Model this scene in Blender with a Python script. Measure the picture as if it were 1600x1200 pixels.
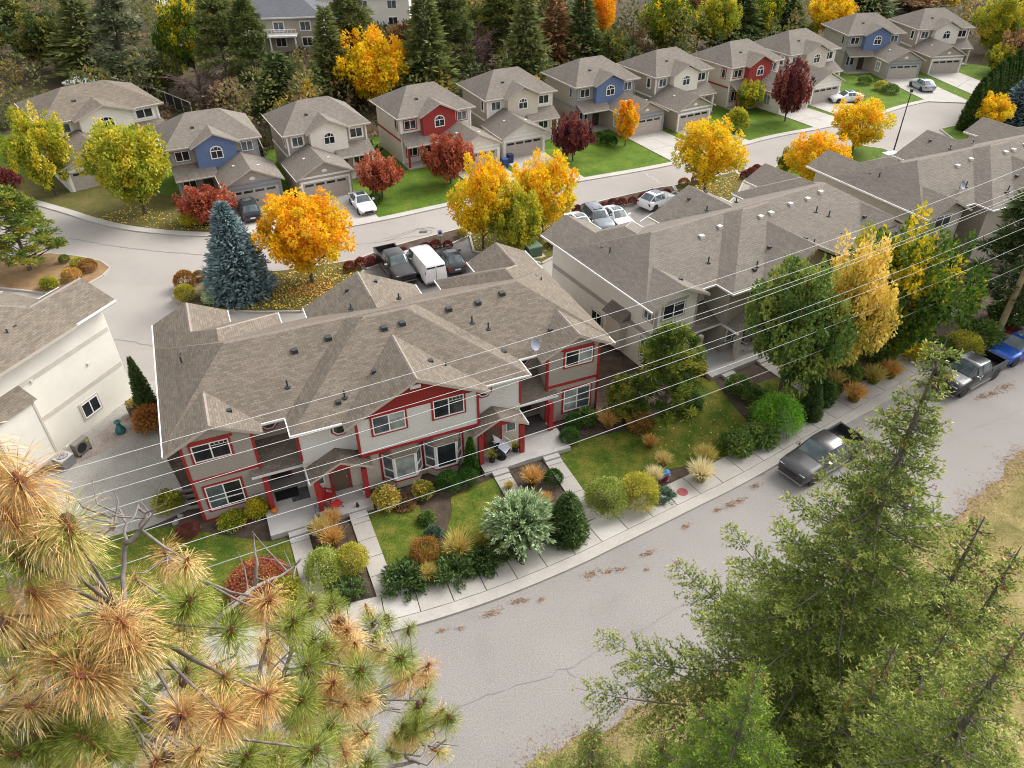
import bpy, math, random
import numpy as np
from mathutils import Matrix, Vector
sc = bpy.context.scene
for o in list(bpy.data.objects): bpy.data.objects.remove(o)
col = sc.collection
R = math.radians
# ------------------------------------------------------------------ camera, sky, sun, exposure
cd = bpy.data.cameras.new('camera'); cam = bpy.data.objects.new('camera', cd); col.objects.link(cam)
pit, rol = R(36.573), R(-0.440)
F = Vector((0, math.cos(pit), -math.sin(pit))); X = Vector((1, 0, 0)); U = X.cross(F)
X2 = X*math.cos(rol) + U*math.sin(rol); U2 = -X*math.sin(rol) + U*math.cos(rol)
m = Matrix.Identity(4)
for i in range(3): m[i][0] = X2[i]; m[i][1] = U2[i]; m[i][2] = -F[i]
m[2][3] = 30.988
cam.matrix_world = m
cd.sensor_width = 36; cd.sensor_fit = 'HORIZONTAL'; cd.lens = 36*1169.47/1600; cd.clip_start = .2; cd.clip_end = 3000
sc.camera = cam
SUN_EL, SUN_AZ = R(43), R(54)          # azimuth measured from north (+Y) towards east (+X)
w = bpy.data.worlds.new('World'); sc.world = w; w.use_nodes = True
nt = w.node_tree; bg = nt.nodes['Background']
sky = nt.nodes.new('ShaderNodeTexSky'); sky.sky_type = 'NISHITA'; sky.sun_disc = False
sky.sun_elevation = SUN_EL; sky.sun_rotation = SUN_AZ; sky.dust_density = 4; sky.air_density = 1; sky.ozone_density = 1
hs = nt.nodes.new('ShaderNodeHueSaturation'); hs.inputs['Saturation'].default_value = .12     # cloud cover: the sky is nearly white
nt.links.new(sky.outputs[0], hs.inputs['Color']); nt.links.new(hs.outputs[0], bg.inputs[0]); bg.inputs[1].default_value = .15
sd = bpy.data.lights.new('sun', 'SUN'); sd.energy = .85; sd.angle = R(26); sd.color = (1, .94, .84)
sun = bpy.data.objects.new('sun', sd); col.objects.link(sun)
sun.rotation_euler = Vector((-math.sin(SUN_AZ)*math.cos(SUN_EL), -math.cos(SUN_AZ)*math.cos(SUN_EL), -math.sin(SUN_EL))).to_track_quat('-Z', 'Y').to_euler()
vs = sc.view_settings; vs.view_transform = 'Standard'; vs.look = 'None'; vs.exposure = 1.16; vs.gamma = 1; vs.use_curve_mapping = False
sc.render.engine = 'CYCLES'
sc.cycles.use_denoising = True; sc.cycles.pixel_filter_type = 'BLACKMAN_HARRIS'; sc.cycles.filter_width = 1.05
sc.cycles.max_bounces = 6; sc.cycles.diffuse_bounces = 4; sc.cycles.transparent_max_bounces = 4

# ------------------------------------------------------------------ helpers
def tag(o, label=None, cat=None, group=None, kind=None):
    if label: o['label'] = label
    if cat: o['category'] = cat
    if group: o['group'] = group
    if kind: o['kind'] = kind
    return o
def empty(name, loc=(0, 0, 0), rz=0, parent=None):
    o = bpy.data.objects.new(name, None); col.objects.link(o); o.location = loc; o.rotation_euler = (0, 0, rz); o.parent = parent
    o.empty_display_size = .1
    return o
def link(name, me, parent=None, mat=None, loc=None, rz=None, scale=None):
    o = bpy.data.objects.new(name, me); col.objects.link(o); o.parent = parent
    if mat is not None and len(me.materials) == 0: me.materials.append(mat)
    if loc is not None: o.location = loc
    if rz is not None: o.rotation_euler = (0, 0, rz)
    if scale is not None: o.scale = scale if hasattr(scale, '__len__') else (scale,)*3
    return o
def copy_tree(o, parent=None):
    c = o.copy(); col.objects.link(c); c.parent = parent
    for ch in o.children: copy_tree(ch, c)
    return c
class MB:
    """collects faces with metric UVs (u level, v up the slope)"""
    def __init__(s): s.v = []; s.f = []; s.m = []
    def face(s, pts, m=0):
        n = len(s.v); s.v += [tuple(p) for p in pts]; s.f.append(tuple(range(n, n+len(pts)))); s.m.append(m)
    def box(s, x0, x1, y0, y1, z0, z1, m=0, top=None):
        if x0 > x1: x0, x1 = x1, x0
        if y0 > y1: y0, y1 = y1, y0
        p = [(x0,y0,z0),(x1,y0,z0),(x1,y1,z0),(x0,y1,z0),(x0,y0,z1),(x1,y0,z1),(x1,y1,z1),(x0,y1,z1)]
        for k, q in enumerate(((0,3,2,1),(4,5,6,7),(0,1,5,4),(1,2,6,5),(2,3,7,6),(3,0,4,7))):
            s.face([p[i] for i in q], top if (top is not None and k == 1) else m)
        return s
    def prism(s, poly, z0, z1, m=0, top=None, bottom=True):
        n = len(poly)
        a = sum(poly[i][0]*poly[(i+1) % n][1]-poly[(i+1) % n][0]*poly[i][1] for i in range(n))
        if a < 0: poly = poly[::-1]
        s.face([(x, y, z1) for x, y in poly], m if top is None else top)
        if bottom: s.face([(x, y, z0) for x, y in poly[::-1]], m)
        for i in range(n):
            a, b = poly[i], poly[(i+1) % n]
            s.face([(a[0],a[1],z0),(b[0],b[1],z0),(b[0],b[1],z1),(a[0],a[1],z1)], m)
        return s
    def tube(s, pts, r, seg=8, m=0, cap=True):
        pts = [Vector(p) for p in pts]; rr = r if hasattr(r, '__len__') else [r]*len(pts); rings = []
        for i, p in enumerate(pts):
            t = (pts[min(i+1, len(pts)-1)]-pts[max(i-1, 0)])
            t = t.normalized() if t.length > 1e-9 else Vector((0, 0, 1))
            a = t.cross(Vector((0, 0, 1)) if abs(t.z) < .9 else Vector((1, 0, 0))).normalized(); b = t.cross(a)
            rings.append([p+(a*math.cos(2*math.pi*k/seg)+b*math.sin(2*math.pi*k/seg))*rr[i] for k in range(seg)])
        for i in range(len(rings)-1):
            for k in range(seg):
                k2 = (k+1) % seg; s.face([rings[i][k2], rings[i][k], rings[i+1][k], rings[i+1][k2]], m)
        if cap: s.face(rings[0], m); s.face(rings[-1][::-1], m)
        return s
    def lathe(s, prof, seg=12, m=0, c=(0, 0, 0)):
        for i in range(len(prof)-1):
            (r0, z0), (r1, z1) = prof[i], prof[i+1]
            for k in range(seg):
                a, b = 2*math.pi*k/seg, 2*math.pi*(k+1)/seg
                q = [(c[0]+r0*math.cos(a), c[1]+r0*math.sin(a), c[2]+z0), (c[0]+r0*math.cos(b), c[1]+r0*math.sin(b), c[2]+z0),
                     (c[0]+r1*math.cos(b), c[1]+r1*math.sin(b), c[2]+z1), (c[0]+r1*math.cos(a), c[1]+r1*math.sin(a), c[2]+z1)]
                if r1 < 1e-6: q = q[:3]
                elif r0 < 1e-6: q = [q[0], q[2], q[3]]
                s.face(q, m)
        return s
    def mesh(s, name, mats, smooth=False, merge=False):
        me = bpy.data.meshes.new(name); me.from_pydata(s.v, [], s.f)
        for mt in mats: me.materials.append(mt)
        me.polygons.foreach_set('material_index', s.m)
        uv = me.uv_layers.new(name='UVMap').data; V = [Vector(p) for p in s.v]; k = 0; buf = []
        for f in s.f:
            n = Vector((0, 0, 0))
            for i in range(len(f)):
                a, b = V[f[i]], V[f[(i+1) % len(f)]]; n += a.cross(b)
            n = n.normalized() if n.length > 1e-12 else Vector((0, 0, 1))
            if abs(n.z) > .995: e, t = Vector((1, 0, 0)), Vector((0, 1, 0))
            else: e = Vector((0, 0, 1)).cross(n).normalized(); t = n.cross(e)
            for i in f: buf += [V[i].dot(e), V[i].dot(t)]
        uv.foreach_set('uv', buf)
        if merge or smooth:
            import bmesh
            bm = bmesh.new(); bm.from_mesh(me); bmesh.ops.remove_doubles(bm, verts=bm.verts, dist=1e-4); bm.to_mesh(me); bm.free()
        if smooth: me.polygons.foreach_set('use_smooth', [True]*len(me.polygons))
        me.update(); return me
    def build_each(s, name, mats, parent=None, per=6):
        """every box an object of its own"""
        for k in range(0, len(s.f), per):
            b = MB()
            for f, m_ in zip(s.f[k:k+per], s.m[k:k+per]): b.face([s.v[i] for i in f], m_)
            b.build(name, mats, parent)
    def build(s, name, mats, parent=None, smooth=False, loc=None, rz=None):
        mats = mats if isinstance(mats, (list, tuple)) else [mats]
        return link(name, s.mesh(name, mats, smooth), parent, loc=loc, rz=rz)
ORD = 'first second third fourth fifth sixth seventh eighth ninth tenth eleventh twelfth thirteenth fourteenth fifteenth sixteenth seventeenth eighteenth'.split()
# ------------------------------------------------------------------ materials
def new_mat(name, rough=.85, spec=.3):
    mt = bpy.data.materials.new(name); mt.use_nodes = True; b = mt.node_tree.nodes['Principled BSDF']
    b.inputs['Roughness'].default_value = rough; b.inputs['Specular IOR Level'].default_value = spec
    return mt, mt.node_tree, b
def N(nt, t, **kw):
    n = nt.nodes.new('ShaderNode'+t)
    for k, v in kw.items():
        if k in n.inputs: n.inputs[k].default_value = v
        else: setattr(n, k, v)
    return n
def rgb(c): return (c[0], c[1], c[2], 1)
def ramp(nt, stops):
    r = nt.nodes.new('ShaderNodeValToRGB'); e = r.color_ramp.elements
    while len(e) < len(stops): e.new(.5)
    for i, (p, c) in enumerate(stops): e[i].position = p; e[i].color = rgb(c)
    return r
def flat(name, c, rough=.6, metal=0, spec=.4, var=.06, scale=3):
    mt, nt, b = new_mat(name, rough, spec); b.inputs['Metallic'].default_value = metal
    tc = N(nt, 'TexCoord'); no = N(nt, 'TexNoise', Scale=scale, Detail=4); nt.links.new(tc.outputs['Object'], no.inputs['Vector'])
    r = ramp(nt, [(.3, [x*(1-var) for x in c]), (.7, [min(1, x*(1+var)) for x in c])]); nt.links.new(no.outputs[0], r.inputs[0]); nt.links.new(r.outputs[0], b.inputs['Base Color'])
    return mt
def ground_mat(name, stops, scale, fine=None, rough=.95, bump=.0, fine_amt=.25, bump_scale=40):
    """large patches from one noise, grain from a second one"""
    mt, nt, b = new_mat(name, rough, .2)
    tc = N(nt, 'TexCoord'); no = N(nt, 'TexNoise', Scale=scale, Detail=6, Roughness=.62); nt.links.new(tc.outputs['Object'], no.inputs['Vector'])
    r = ramp(nt, stops); nt.links.new(no.outputs[0], r.inputs[0]); out = r.outputs[0]
    if fine:
        n2 = N(nt, 'TexNoise', Scale=fine, Detail=3, Roughness=.7); nt.links.new(tc.outputs['Object'], n2.inputs['Vector'])
        mr = N(nt, 'MapRange'); mr.inputs[1].default_value = .3; mr.inputs[2].default_value = .7; mr.inputs[3].default_value = 1-fine_amt; mr.inputs[4].default_value = 1+fine_amt
        nt.links.new(n2.outputs[0], mr.inputs[0])
        mx = N(nt, 'MixRGB', blend_type='MULTIPLY'); mx.inputs[0].default_value = 1
        nt.links.new(out, mx.inputs[1]); nt.links.new(mr.outputs[0], mx.inputs[2]); out = mx.outputs[0]
    nt.links.new(out, b.inputs['Base Color'])
    if bump:
        n3 = N(nt, 'TexNoise', Scale=bump_scale, Detail=4); nt.links.new(tc.outputs['Object'], n3.inputs['Vector'])
        bp = N(nt, 'Bump', Strength=bump, Distance=.05); nt.links.new(n3.outputs[0], bp.inputs['Height']); nt.links.new(bp.outputs[0], b.inputs['Normal'])
    return mt
def shingle_mat(name, base, dark, light):
    mt, nt, b = new_mat(name, .92, .15)
    uv = N(nt, 'UVMap'); br = N(nt, 'TexBrick', offset=.5, offset_frequency=2, squash=1)
    br.inputs['Scale'].default_value = 1; br.inputs['Brick Width'].default_value = .34; br.inputs['Row Height'].default_value = .145
    br.inputs['Mortar Size'].default_value = .012; br.inputs['Bias'].default_value = -.05; br.inputs['Mortar Smooth'].default_value = .3
    br.inputs['Color1'].default_value = rgb(dark); br.inputs['Color2'].default_value = rgb(light); br.inputs['Mortar'].default_value = rgb([x*.62 for x in dark])
    nt.links.new(uv.outputs[0], br.inputs['Vector'])
    n1 = N(nt, 'TexNoise', Scale=.35, Detail=5); nt.links.new(uv.outputs[0], n1.inputs['Vector'])
    n2 = N(nt, 'TexNoise', Scale=9, Detail=4, Roughness=.8); nt.links.new(uv.outputs[0], n2.inputs['Vector'])
    r = ramp(nt, [(.3, [x*.88 for x in base]), (.7, [x*1.1 for x in base])]); nt.links.new(n1.outputs[0], r.inputs[0])
    mx = N(nt, 'MixRGB'); mx.inputs[0].default_value = .55; nt.links.new(r.outputs[0], mx.inputs[1]); nt.links.new(br.outputs[0], mx.inputs[2])
    mr = N(nt, 'MapRange'); mr.inputs[1].default_value = .3; mr.inputs[2].default_value = .7; mr.inputs[3].default_value = .8; mr.inputs[4].default_value = 1.2; nt.links.new(n2.outputs[0], mr.inputs[0])
    m2 = N(nt, 'MixRGB', blend_type='MULTIPLY'); m2.inputs[0].default_value = 1; nt.links.new(mx.outputs[0], m2.inputs[1]); nt.links.new(mr.outputs[0], m2.inputs[2])
    nt.links.new(m2.outputs[0], b.inputs['Base Color'])
    bp = N(nt, 'Bump', Strength=.5, Distance=.03); nt.links.new(br.outputs[1], bp.inputs['Height']); bp.invert = True; nt.links.new(bp.outputs[0], b.inputs['Normal'])
    return mt
def siding_mat(name, c, pitch=.15, vertical=False, dark=.72):
    mt, nt, b = new_mat(name, .7, .25)
    uv = N(nt, 'UVMap'); sp = N(nt, 'SeparateXYZ'); nt.links.new(uv.outputs[0], sp.inputs[0])
    mu = N(nt, 'Math', operation='MULTIPLY'); mu.inputs[1].default_value = 1/pitch; nt.links.new(sp.outputs[0 if vertical else 1], mu.inputs[0])
    fr = N(nt, 'Math', operation='FRACT'); nt.links.new(mu.outputs[0], fr.inputs[0])
    r = ramp(nt, [(0, [x*dark for x in c]), (.16, c), (1, [min(1, x*1.03) for x in c])]); nt.links.new(fr.outputs[0], r.inputs[0])
    no = N(nt, 'TexNoise', Scale=.8, Detail=6, Roughness=.7); nt.links.new(uv.outputs[0], no.inputs['Vector'])
    mr = N(nt, 'MapRange'); mr.inputs[1].default_value = .3; mr.inputs[2].default_value = .75; mr.inputs[3].default_value = .92; mr.inputs[4].default_value = 1.05; nt.links.new(no.outputs[0], mr.inputs[0])
    mx = N(nt, 'MixRGB', blend_type='MULTIPLY'); mx.inputs[0].default_value = 1; nt.links.new(r.outputs[0], mx.inputs[1]); nt.links.new(mr.outputs[0], mx.inputs[2])
    nt.links.new(mx.outputs[0], b.inputs['Base Color'])
    bp = N(nt, 'Bump', Strength=.5, Distance=.02); nt.links.new(fr.outputs[0], bp.inputs['Height']); nt.links.new(bp.outputs[0], b.inputs['Normal'])
    return mt
def leaf_mat(name, stops, trans=.3, rough=.65, shift=.12, gain=1.3):
    """colour comes from the per-leaf attribute 'tone'; the object's own random shifts it a little"""
    stops = [(p, [min(.86, x*gain) for x in c]) for p, c in stops]
    mt, nt, b = new_mat(name, rough, .25)
    at = N(nt, 'Attribute', attribute_name='tone'); oi = N(nt, 'ObjectInfo')
    sh = N(nt, 'MapRange'); sh.inputs[3].default_value = -shift; sh.inputs[4].default_value = shift; nt.links.new(oi.outputs['Random'], sh.inputs[0])
    ad = N(nt, 'Math', operation='ADD', use_clamp=True); nt.links.new(at.outputs['Fac'], ad.inputs[0]); nt.links.new(sh.outputs[0], ad.inputs[1])
    r = ramp(nt, stops); nt.links.new(ad.outputs[0], r.inputs[0]); nt.links.new(r.outputs[0], b.inputs['Base Color'])
    tr = N(nt, 'BsdfTranslucent'); nt.links.new(r.outputs[0], tr.inputs[0]); mx = N(nt, 'MixShader'); mx.inputs[0].default_value = trans
    nt.links.new(b.outputs[0], mx.inputs[1]); nt.links.new(tr.outputs[0], mx.inputs[2]); nt.links.new(mx.outputs[0], nt.nodes['Material Output'].inputs[0])
    return mt
def glass_mat(name, c, rough=.08, spec=.6):
    mt, nt, b = new_mat(name, rough, spec)
    tc = N(nt, 'TexCoord'); no = N(nt, 'TexNoise', Scale=1.3, Detail=2); nt.links.new(tc.outputs['Object'], no.inputs['Vector'])
    r = ramp(nt, [(.35, [x*.6 for x in c]), (.65, [x*1.3 for x in c])]); nt.links.new(no.outputs[0], r.inputs[0]); nt.links.new(r.outputs[0], b.inputs['Base Color'])
    return mt
def paint_mat(name, c, metal=.3, rough=.3):
    mt, nt, b = new_mat(name, rough, .5); b.inputs['Metallic'].default_value = metal; b.inputs['Coat Weight'].default_value = .45; b.inputs['Coat Roughness'].default_value = .06
    tc = N(nt, 'TexCoord'); no = N(nt, 'TexNoise', Scale=2.5, Detail=5); nt.links.new(tc.outputs['Object'], no.inputs['Vector'])
    r = ramp(nt, [(.3, [x*.9 for x in c]), (.7, [min(1, x*1.08) for x in c])]); nt.links.new(no.outputs[0], r.inputs[0]); nt.links.new(r.outputs[0], b.inputs['Base Color'])
    r2 = N(nt, 'MapRange'); r2.inputs[3].default_value = rough*.8; r2.inputs[4].default_value = rough*1.4; nt.links.new(no.outputs[0], r2.inputs[0]); nt.links.new(r2.outputs[0], b.inputs['Roughness'])
    return mt
M = {}
M['shingle'] = shingle_mat('roof shingle brown', (.185, .155, .124), (.12, .098, .077), (.23, .193, .155))
M['shingle_b'] = shingle_mat('roof shingle grey brown', (.2, .175, .15), (.15, .13, .11), (.24, .21, .182))
M['shingle_n'] = shingle_mat('roof shingle slate', (.12, .125, .14), (.09, .095, .11), (.16, .165, .18))
M['cap'] = flat('ridge cap shingle', (.25, .21, .18), .95, var=.15, scale=6)
M['white'] = flat('white trim paint', (.78, .77, .74), .5)
M['gutter'] = flat('white gutter metal', (.7, .69, .67), .4, var=.04)
M['fascia'] = flat('taupe fascia board', (.42, .37, .32), .6)
M['soffit'] = flat('beige soffit', (.4, .36, .31), .8)
M['red'] = flat('dark red trim paint', (.32, .022, .025), .5, var=.12)
M['sid_taupe'] = siding_mat('taupe lap siding', (.37, .325, .285))
M['sid_white'] = siding_mat('pale grey lap siding', (.66, .64, .61))
M['sid_cream'] = siding_mat('cream lap siding', (.58, .52, .44))
M['sid_warm'] = siding_mat('warm white lap siding', (.74, .705, .63), dark=.9)
M['sid_beige'] = siding_mat('beige stone siding', (.44, .4, .34))
M['sid_khaki'] = siding_mat('khaki lap siding', (.38, .34, .28))
M['sid_blue'] = siding_mat('slate blue siding', (.13, .19, .34))
M['sid_red'] = siding_mat('barn red siding', (.33, .045, .04))
M['batten_red'] = siding_mat('red board siding', (.27, .03, .025), .2, True, .55)
M['trim_tan'] = flat('tan trim', (.5, .46, .4), .6)
M['trim_grey'] = flat('grey brown trim', (.36, .33, .29), .6)
M['trim_blue'] = flat('blue grey trim', (.2, .24, .3), .6)
M['glass'] = glass_mat('dark window glass', (.022, .026, .032))
M['glass_blind'] = glass_mat('window glass over a pale blind', (.3, .33, .31), .12)
M['glass_mid'] = glass_mat('window glass over a curtain', (.1, .12, .13), .1)
M['door_brown'] = flat('brown door', (.13, .09, .065), .5)
M['door_dark'] = flat('dark doorway', (.05, .04, .035), .6)
M['garage'] = flat('taupe garage door', (.42, .37, .33), .5)
M['concrete'] = ground_mat('light concrete', [(.3, (.345, .32, .288)), (.7, (.42, .392, .355))], .6, 14, bump=.08, fine_amt=.1)
M['concrete_b'] = ground_mat('pale concrete', [(.3, (.385, .36, .33)), (.7, (.46, .435, .4))], .5, 12, bump=.05, fine_amt=.08)
M['porch'] = ground_mat('porch concrete', [(.3, (.37, .352, .335)), (.7, (.45, .43, .405))], 1.1, 15, bump=.05, fine_amt=.08)
M['asphalt'] = ground_mat('aged pale asphalt', [(.25, (.212, .195, .183)), (.45, (.25, .231, .217)), (.6, (.265, .245, .23)), (.78, (.3, .278, .262))], .14, 14, bump=.3, fine_amt=.26, bump_scale=45)
M['asphalt_r'] = ground_mat('rear lane asphalt', [(.25, (.26, .238, .218)), (.5, (.315, .289, .265)), (.75, (.36, .331, .305))], .1, 12, bump=.15, fine_amt=.12, bump_scale=50)
M['asphalt_d'] = ground_mat('parking asphalt', [(.3, (.15, .14, .135)), (.7, (.23, .215, .205))], .4, 14, bump=.2, fine_amt=.2)
M['crack'] = flat('tar filled crack', (.19, .18, .17), .9)
M['lawn'] = ground_mat('lawn with yellow patches', [(.3, (.04, .08, .008)), (.46, (.08, .115, .012)), (.6, (.145, .145, .022)), (.74, (.21, .17, .045))], .75, 11, bump=.6, fine_amt=.5, bump_scale=30)
M['lawn_b'] = ground_mat('bright lawn', [(.3, (.05, .105, .008)), (.5, (.085, .145, .012)), (.62, (.11, .16, .016)), (.76, (.17, .19, .03))], .5, 9, bump=.6, fine_amt=.4, bump_scale=30)
M['lawn_worn'] = ground_mat('worn lawn', [(.3, (.075, .085, .018)), (.6, (.13, .11, .035)), (.8, (.2, .14, .06))], .6, 10, bump=.6, fine_amt=.5, bump_scale=30)  # yellower, browner grass of the islands and the left lawn
M['soil'] = ground_mat('bark mulch', [(.3, (.06, .042, .03)), (.6, (.11, .08, .06)), (.8, (.17, .13, .1))], 1.2, 22, bump=1, fine_amt=.5)
M['bark_mulch'] = ground_mat('pine needle litter', [(.3, (.2, .12, .06)), (.6, (.3, .19, .1)), (.8, (.36, .25, .15))], .9, 18, bump=.8, fine_amt=.4)
M['dry'] = ground_mat('dry grass bank', [(.3, (.13, .12, .035)), (.5, (.25, .2, .08)), (.7, (.34, .26, .13))], .45, 9, bump=1, fine_amt=.4, bump_scale=25)
M['forest'] = ground_mat('forest floor', [(.3, (.03, .028, .014)), (.55, (.07, .05, .028)), (.75, (.12, .09, .05))], .25, 6, bump=1, fine_amt=.5, bump_scale=8)
M['gravel'] = ground_mat('pale gravel', [(.3, (.3, .28, .25)), (.6, (.4, .38, .34)), (.75, (.28, .3, .2))], .35, 26, bump=1, fine_amt=.4, bump_scale=30)
M['gravel_b'] = ground_mat('brown river gravel', [(.3, (.26, .22, .19)), (.7, (.4, .34, .3))], .8, 24, bump=1, fine_amt=.5, bump_scale=28)
M['bark'] = flat('grey brown bark', (.1, .078, .06), .95, var=.35, scale=9)
M['bark_grey'] = flat('weathered grey twig bark', (.19, .165, .15), .95, var=.35, scale=14)
M['bark_fir'] = flat('fir bark', (.13, .11, .09), .95, var=.3, scale=10)
M['wood'] = flat('cedar fence wood', (.25, .1, .045), .85, var=.2, scale=4)
M['pole'] = flat('weathered wood pole', (.27, .22, .13), .9, var=.2, scale=3)
M['black'] = flat('black plastic', (.02, .02, .022), .5)
M['tyre'] = flat('tyre rubber', (.018, .018, .02), .8)
M['rim'] = flat('alloy rim', (.45, .46, .48), .3, .8)
M['chrome'] = flat('bright metal', (.6, .6, .6), .2, .9)
M['vent'] = flat('dark vent metal', (.035, .04, .042), .5)
M['vent_w'] = flat('pale vent metal', (.62, .58, .54), .5)
M['wire'] = flat('pale cable sheath', (.62, .62, .63), .45, var=.03)
M['wire_b'] = flat('dark cable sheath', (.35, .35, .36), .45, var=.03)
M['lamp'] = flat('headlight lens', (.6, .62, .63), .1, spec=.7)
M['tail'] = flat('red tail lens', (.3, .01, .012), .2)
M['metal_grey'] = flat('grey painted metal', (.2, .2, .195), .5)
M['green_box'] = flat('green painted metal', (.07, .12, .08), .5)
M['paint_red'] = flat('red painted canvas', (.4, .02, .02), .6)
# ------------------------------------------------------------------ the ground, the streets
def sheet(name, poly, z, mat, kind='structure', parent=None, thick=0):
    b = MB(); poly = list(poly); n = len(poly)
    if sum(poly[i][0]*poly[(i+1) % n][1]-poly[(i+1) % n][0]*poly[i][1] for i in range(n)) < 0: poly = poly[::-1]
    if thick: b.prism(poly, z-thick, z)
    else: b.face([(x, y, z) for x, y in poly])
    o = b.build(name, mat, parent)
    if kind and parent is None: o['kind'] = kind
    return o
def smooth_line(pts, step=.6):
    """Catmull-Rom through the points, resampled"""
    P = [np.array(p[:2], float) for p in pts]; P = [2*P[0]-P[1]]+P+[2*P[-1]-P[-2]]; out = []
    for i in range(1, len(P)-2):
        n = max(2, int(np.linalg.norm(P[i+1]-P[i])/step))
        for k in range(n):
            t = k/n; a, b, c, d_ = P[i-1], P[i], P[i+1], P[i+2]
            out.append(.5*((2*b)+(-a+c)*t+(2*a-5*b+4*c-d_)*t*t+(-a+3*b-3*c+d_)*t**3))
    out.append(P[-2]); return np.array(out)
def offset(line, d_):
    t = np.gradient(line, axis=0); t /= np.linalg.norm(t, axis=1)[:, None]
    return line+np.c_[-t[:, 1], t[:, 0]]*d_
def band(name, line, d0, d1, z0, z1, mat, kind='structure', parent=None):
    a, b = offset(line, d0), offset(line, d1)
    mb = MB()
    for i in range(len(line)-1):
        q = [a[i], a[i+1], b[i+1], b[i]]
        if d1 < d0: q = q[::-1]
        mb.face([(p[0], p[1], z1) for p in q])
        for e, fl in ((a, d1 > d0), (b, d1 < d0)):
            f = [(e[i][0], e[i][1], z0), (e[i+1][0], e[i+1][1], z0), (e[i+1][0], e[i+1][1], z1), (e[i][0], e[i][1], z1)]
            mb.face(f if fl else f[::-1])
    o = mb.build(name, mat, parent)
    if kind and parent is None: o['kind'] = kind
    return o
gm = MB(); gm.face([(-900, -300, -.06), (900, -300, -.06), (900, 1500, -.06), (-900, 1500, -.06)])
gm.build('ground', M['forest'])['kind'] = 'structure'
# front street: kerb line along its house side, from left to right
kerb = smooth_line([(-60, 12.5), (-40, 14.2), (-24, 16.7)] + [(-11.38,20.24),(-5.4,21.96),(-2.43,23.01),(0.27,24.18),(3.27,25.69),(5.42,26.93),(8.03,28.46),(10.6,29.98),(13.14,31.49),(16.03,33.37),(22.8,37.96),(31.03,43.43),(35.55,46),(38.96,47.88)] + [(60, 60), (80, 71.5), (110, 90)])
far_side = offset(kerb, -8.5)
sheet('street', [tuple(p) for p in kerb]+[tuple(p) for p in far_side[::-1]], 0, M['asphalt'])
band('kerb', kerb, -.02, .62, -.05, .11, M['concrete'])
# dry bank on the near side of the street, its edge ragged
rng = random.Random(5)
def rag(i, seed): return .55*math.sin(i*.31+seed)+.35*math.sin(i*.83+seed*2)+.22*math.sin(i*2.1+seed)+rng.uniform(-.14, .14)
fine = smooth_line(kerb[np.abs(kerb[:, 0]-15) < 42], .22); ln = [offset(fine, d_) for d_ in (-8.15, -9.2, -11.5, -32)]
jit = np.array([rag(i*.22/.6, 1) for i in range(len(fine))])[:, None]; nrm = offset(fine, 1)-fine
ln[0] = ln[0]+nrm*jit*.55; mb = MB(); zz = (.008, .06, .3, .9)
for i in range(len(fine)-1):
    for k in range(3):
        a, b = ln[k], ln[k+1]; mb.face([(b[i][0], b[i][1], zz[k+1]), (b[i+1][0], b[i+1][1], zz[k+1]), (a[i+1][0], a[i+1][1], zz[k]), (a[i][0], a[i][1], zz[k])])
mb.build('bank', M['dry'])['kind'] = 'structure'
# sidewalk: slabs with joints
side = empty('sidewalk'); side['kind'] = 'structure'
acc = np.r_[0, np.cumsum(np.linalg.norm(np.diff(kerb, axis=0), axis=1))]
def at_len(line, s): return np.array([np.interp(s, acc, line[:, 0]), np.interp(s, acc, line[:, 1])])
in_, out_ = offset(kerb, .64), offset(kerb, 2.2)
rs = random.Random(3); s = 15.0; k = 0
i0 = np.argmin(np.abs(kerb[:, 0]+30)); s = acc[i0]
while s < acc[-1]-30:
    L = 1.75; g = .022
    a, b, c, d_ = at_len(in_, s+g), at_len(in_, s+L-g), at_len(out_, s+L-g), at_len(out_, s+g)
    dz = rs.uniform(0, .008)
    mb = MB().prism([tuple(a), tuple(b), tuple(c), tuple(d_)], 0, .115+dz)
    mb.build('slab', M['concrete'] if k % 7 else M['concrete_b'], side); s += L; k += 1
band('sidewalk_bed', kerb, .625, 2.18, -.05, .085, M['soil'])
# gravel and gardens between the sidewalk and the townhouses
gi = offset(kerb, 2.21)
j0, j1 = np.argmin(np.abs(kerb[:, 0]+34)), np.argmin(np.abs(kerb[:, 0]-70))
sheet('garden_soil', [tuple(p) for p in gi[j0:j1]]+[(75, 84), (45, 66), (20, 52), (2, 44), (-16, 36), (-40, 30)], .03, M['soil'])
sheet('gravel_yard', [(-28.74,32),(-30.52,35.43),(-29.09,39.27),(-27.34,42.27),(-24.92,42.39),(-21.14,34.14),(-18.27,30.08),(-19.68,28.97),(-22.22,27.41),(-25.85,29.91)], .05, M['gravel'])
sheet('river_gravel', [(-28.98,34.11),(-26.75,36.24),(-25.35,39.22),(-24.36,39.77),(-23.55,37.34),(-25.47,34.89),(-27.12,33.35),(-28.09,32.97)], .056, M['gravel_b'])
sheet('lawn', [(-27.94,24.18),(-25.75,26.22),(-23.55,27.29),(-20.75,28.5),(-18.36,28.76),(-16.56,28.13),(-13.07,27.5),(-12.19,27.77),(-10.83,25.03),(-13.16,24.64),(-14.22,22.24),(-18.73,21.5),(-22.33,20.77),(-25.7,20.36)], .06, M['lawn'])
sheet('lawn', [(-8.27,29.67),(-5.35,30.19),(-4.51,27.55),(-3.84,26.96),(-3.45,29.67),(-3.6,30.78),(-1.03,32.45),(-0.68,31.27),(-1.06,29.4),(-0.41,27.97),(-0.92,26.49),(-3.4,25.37),(-5.37,25.18),(-6.15,23.98),(-6.42,24.14)], .06, M['lawn'])
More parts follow.
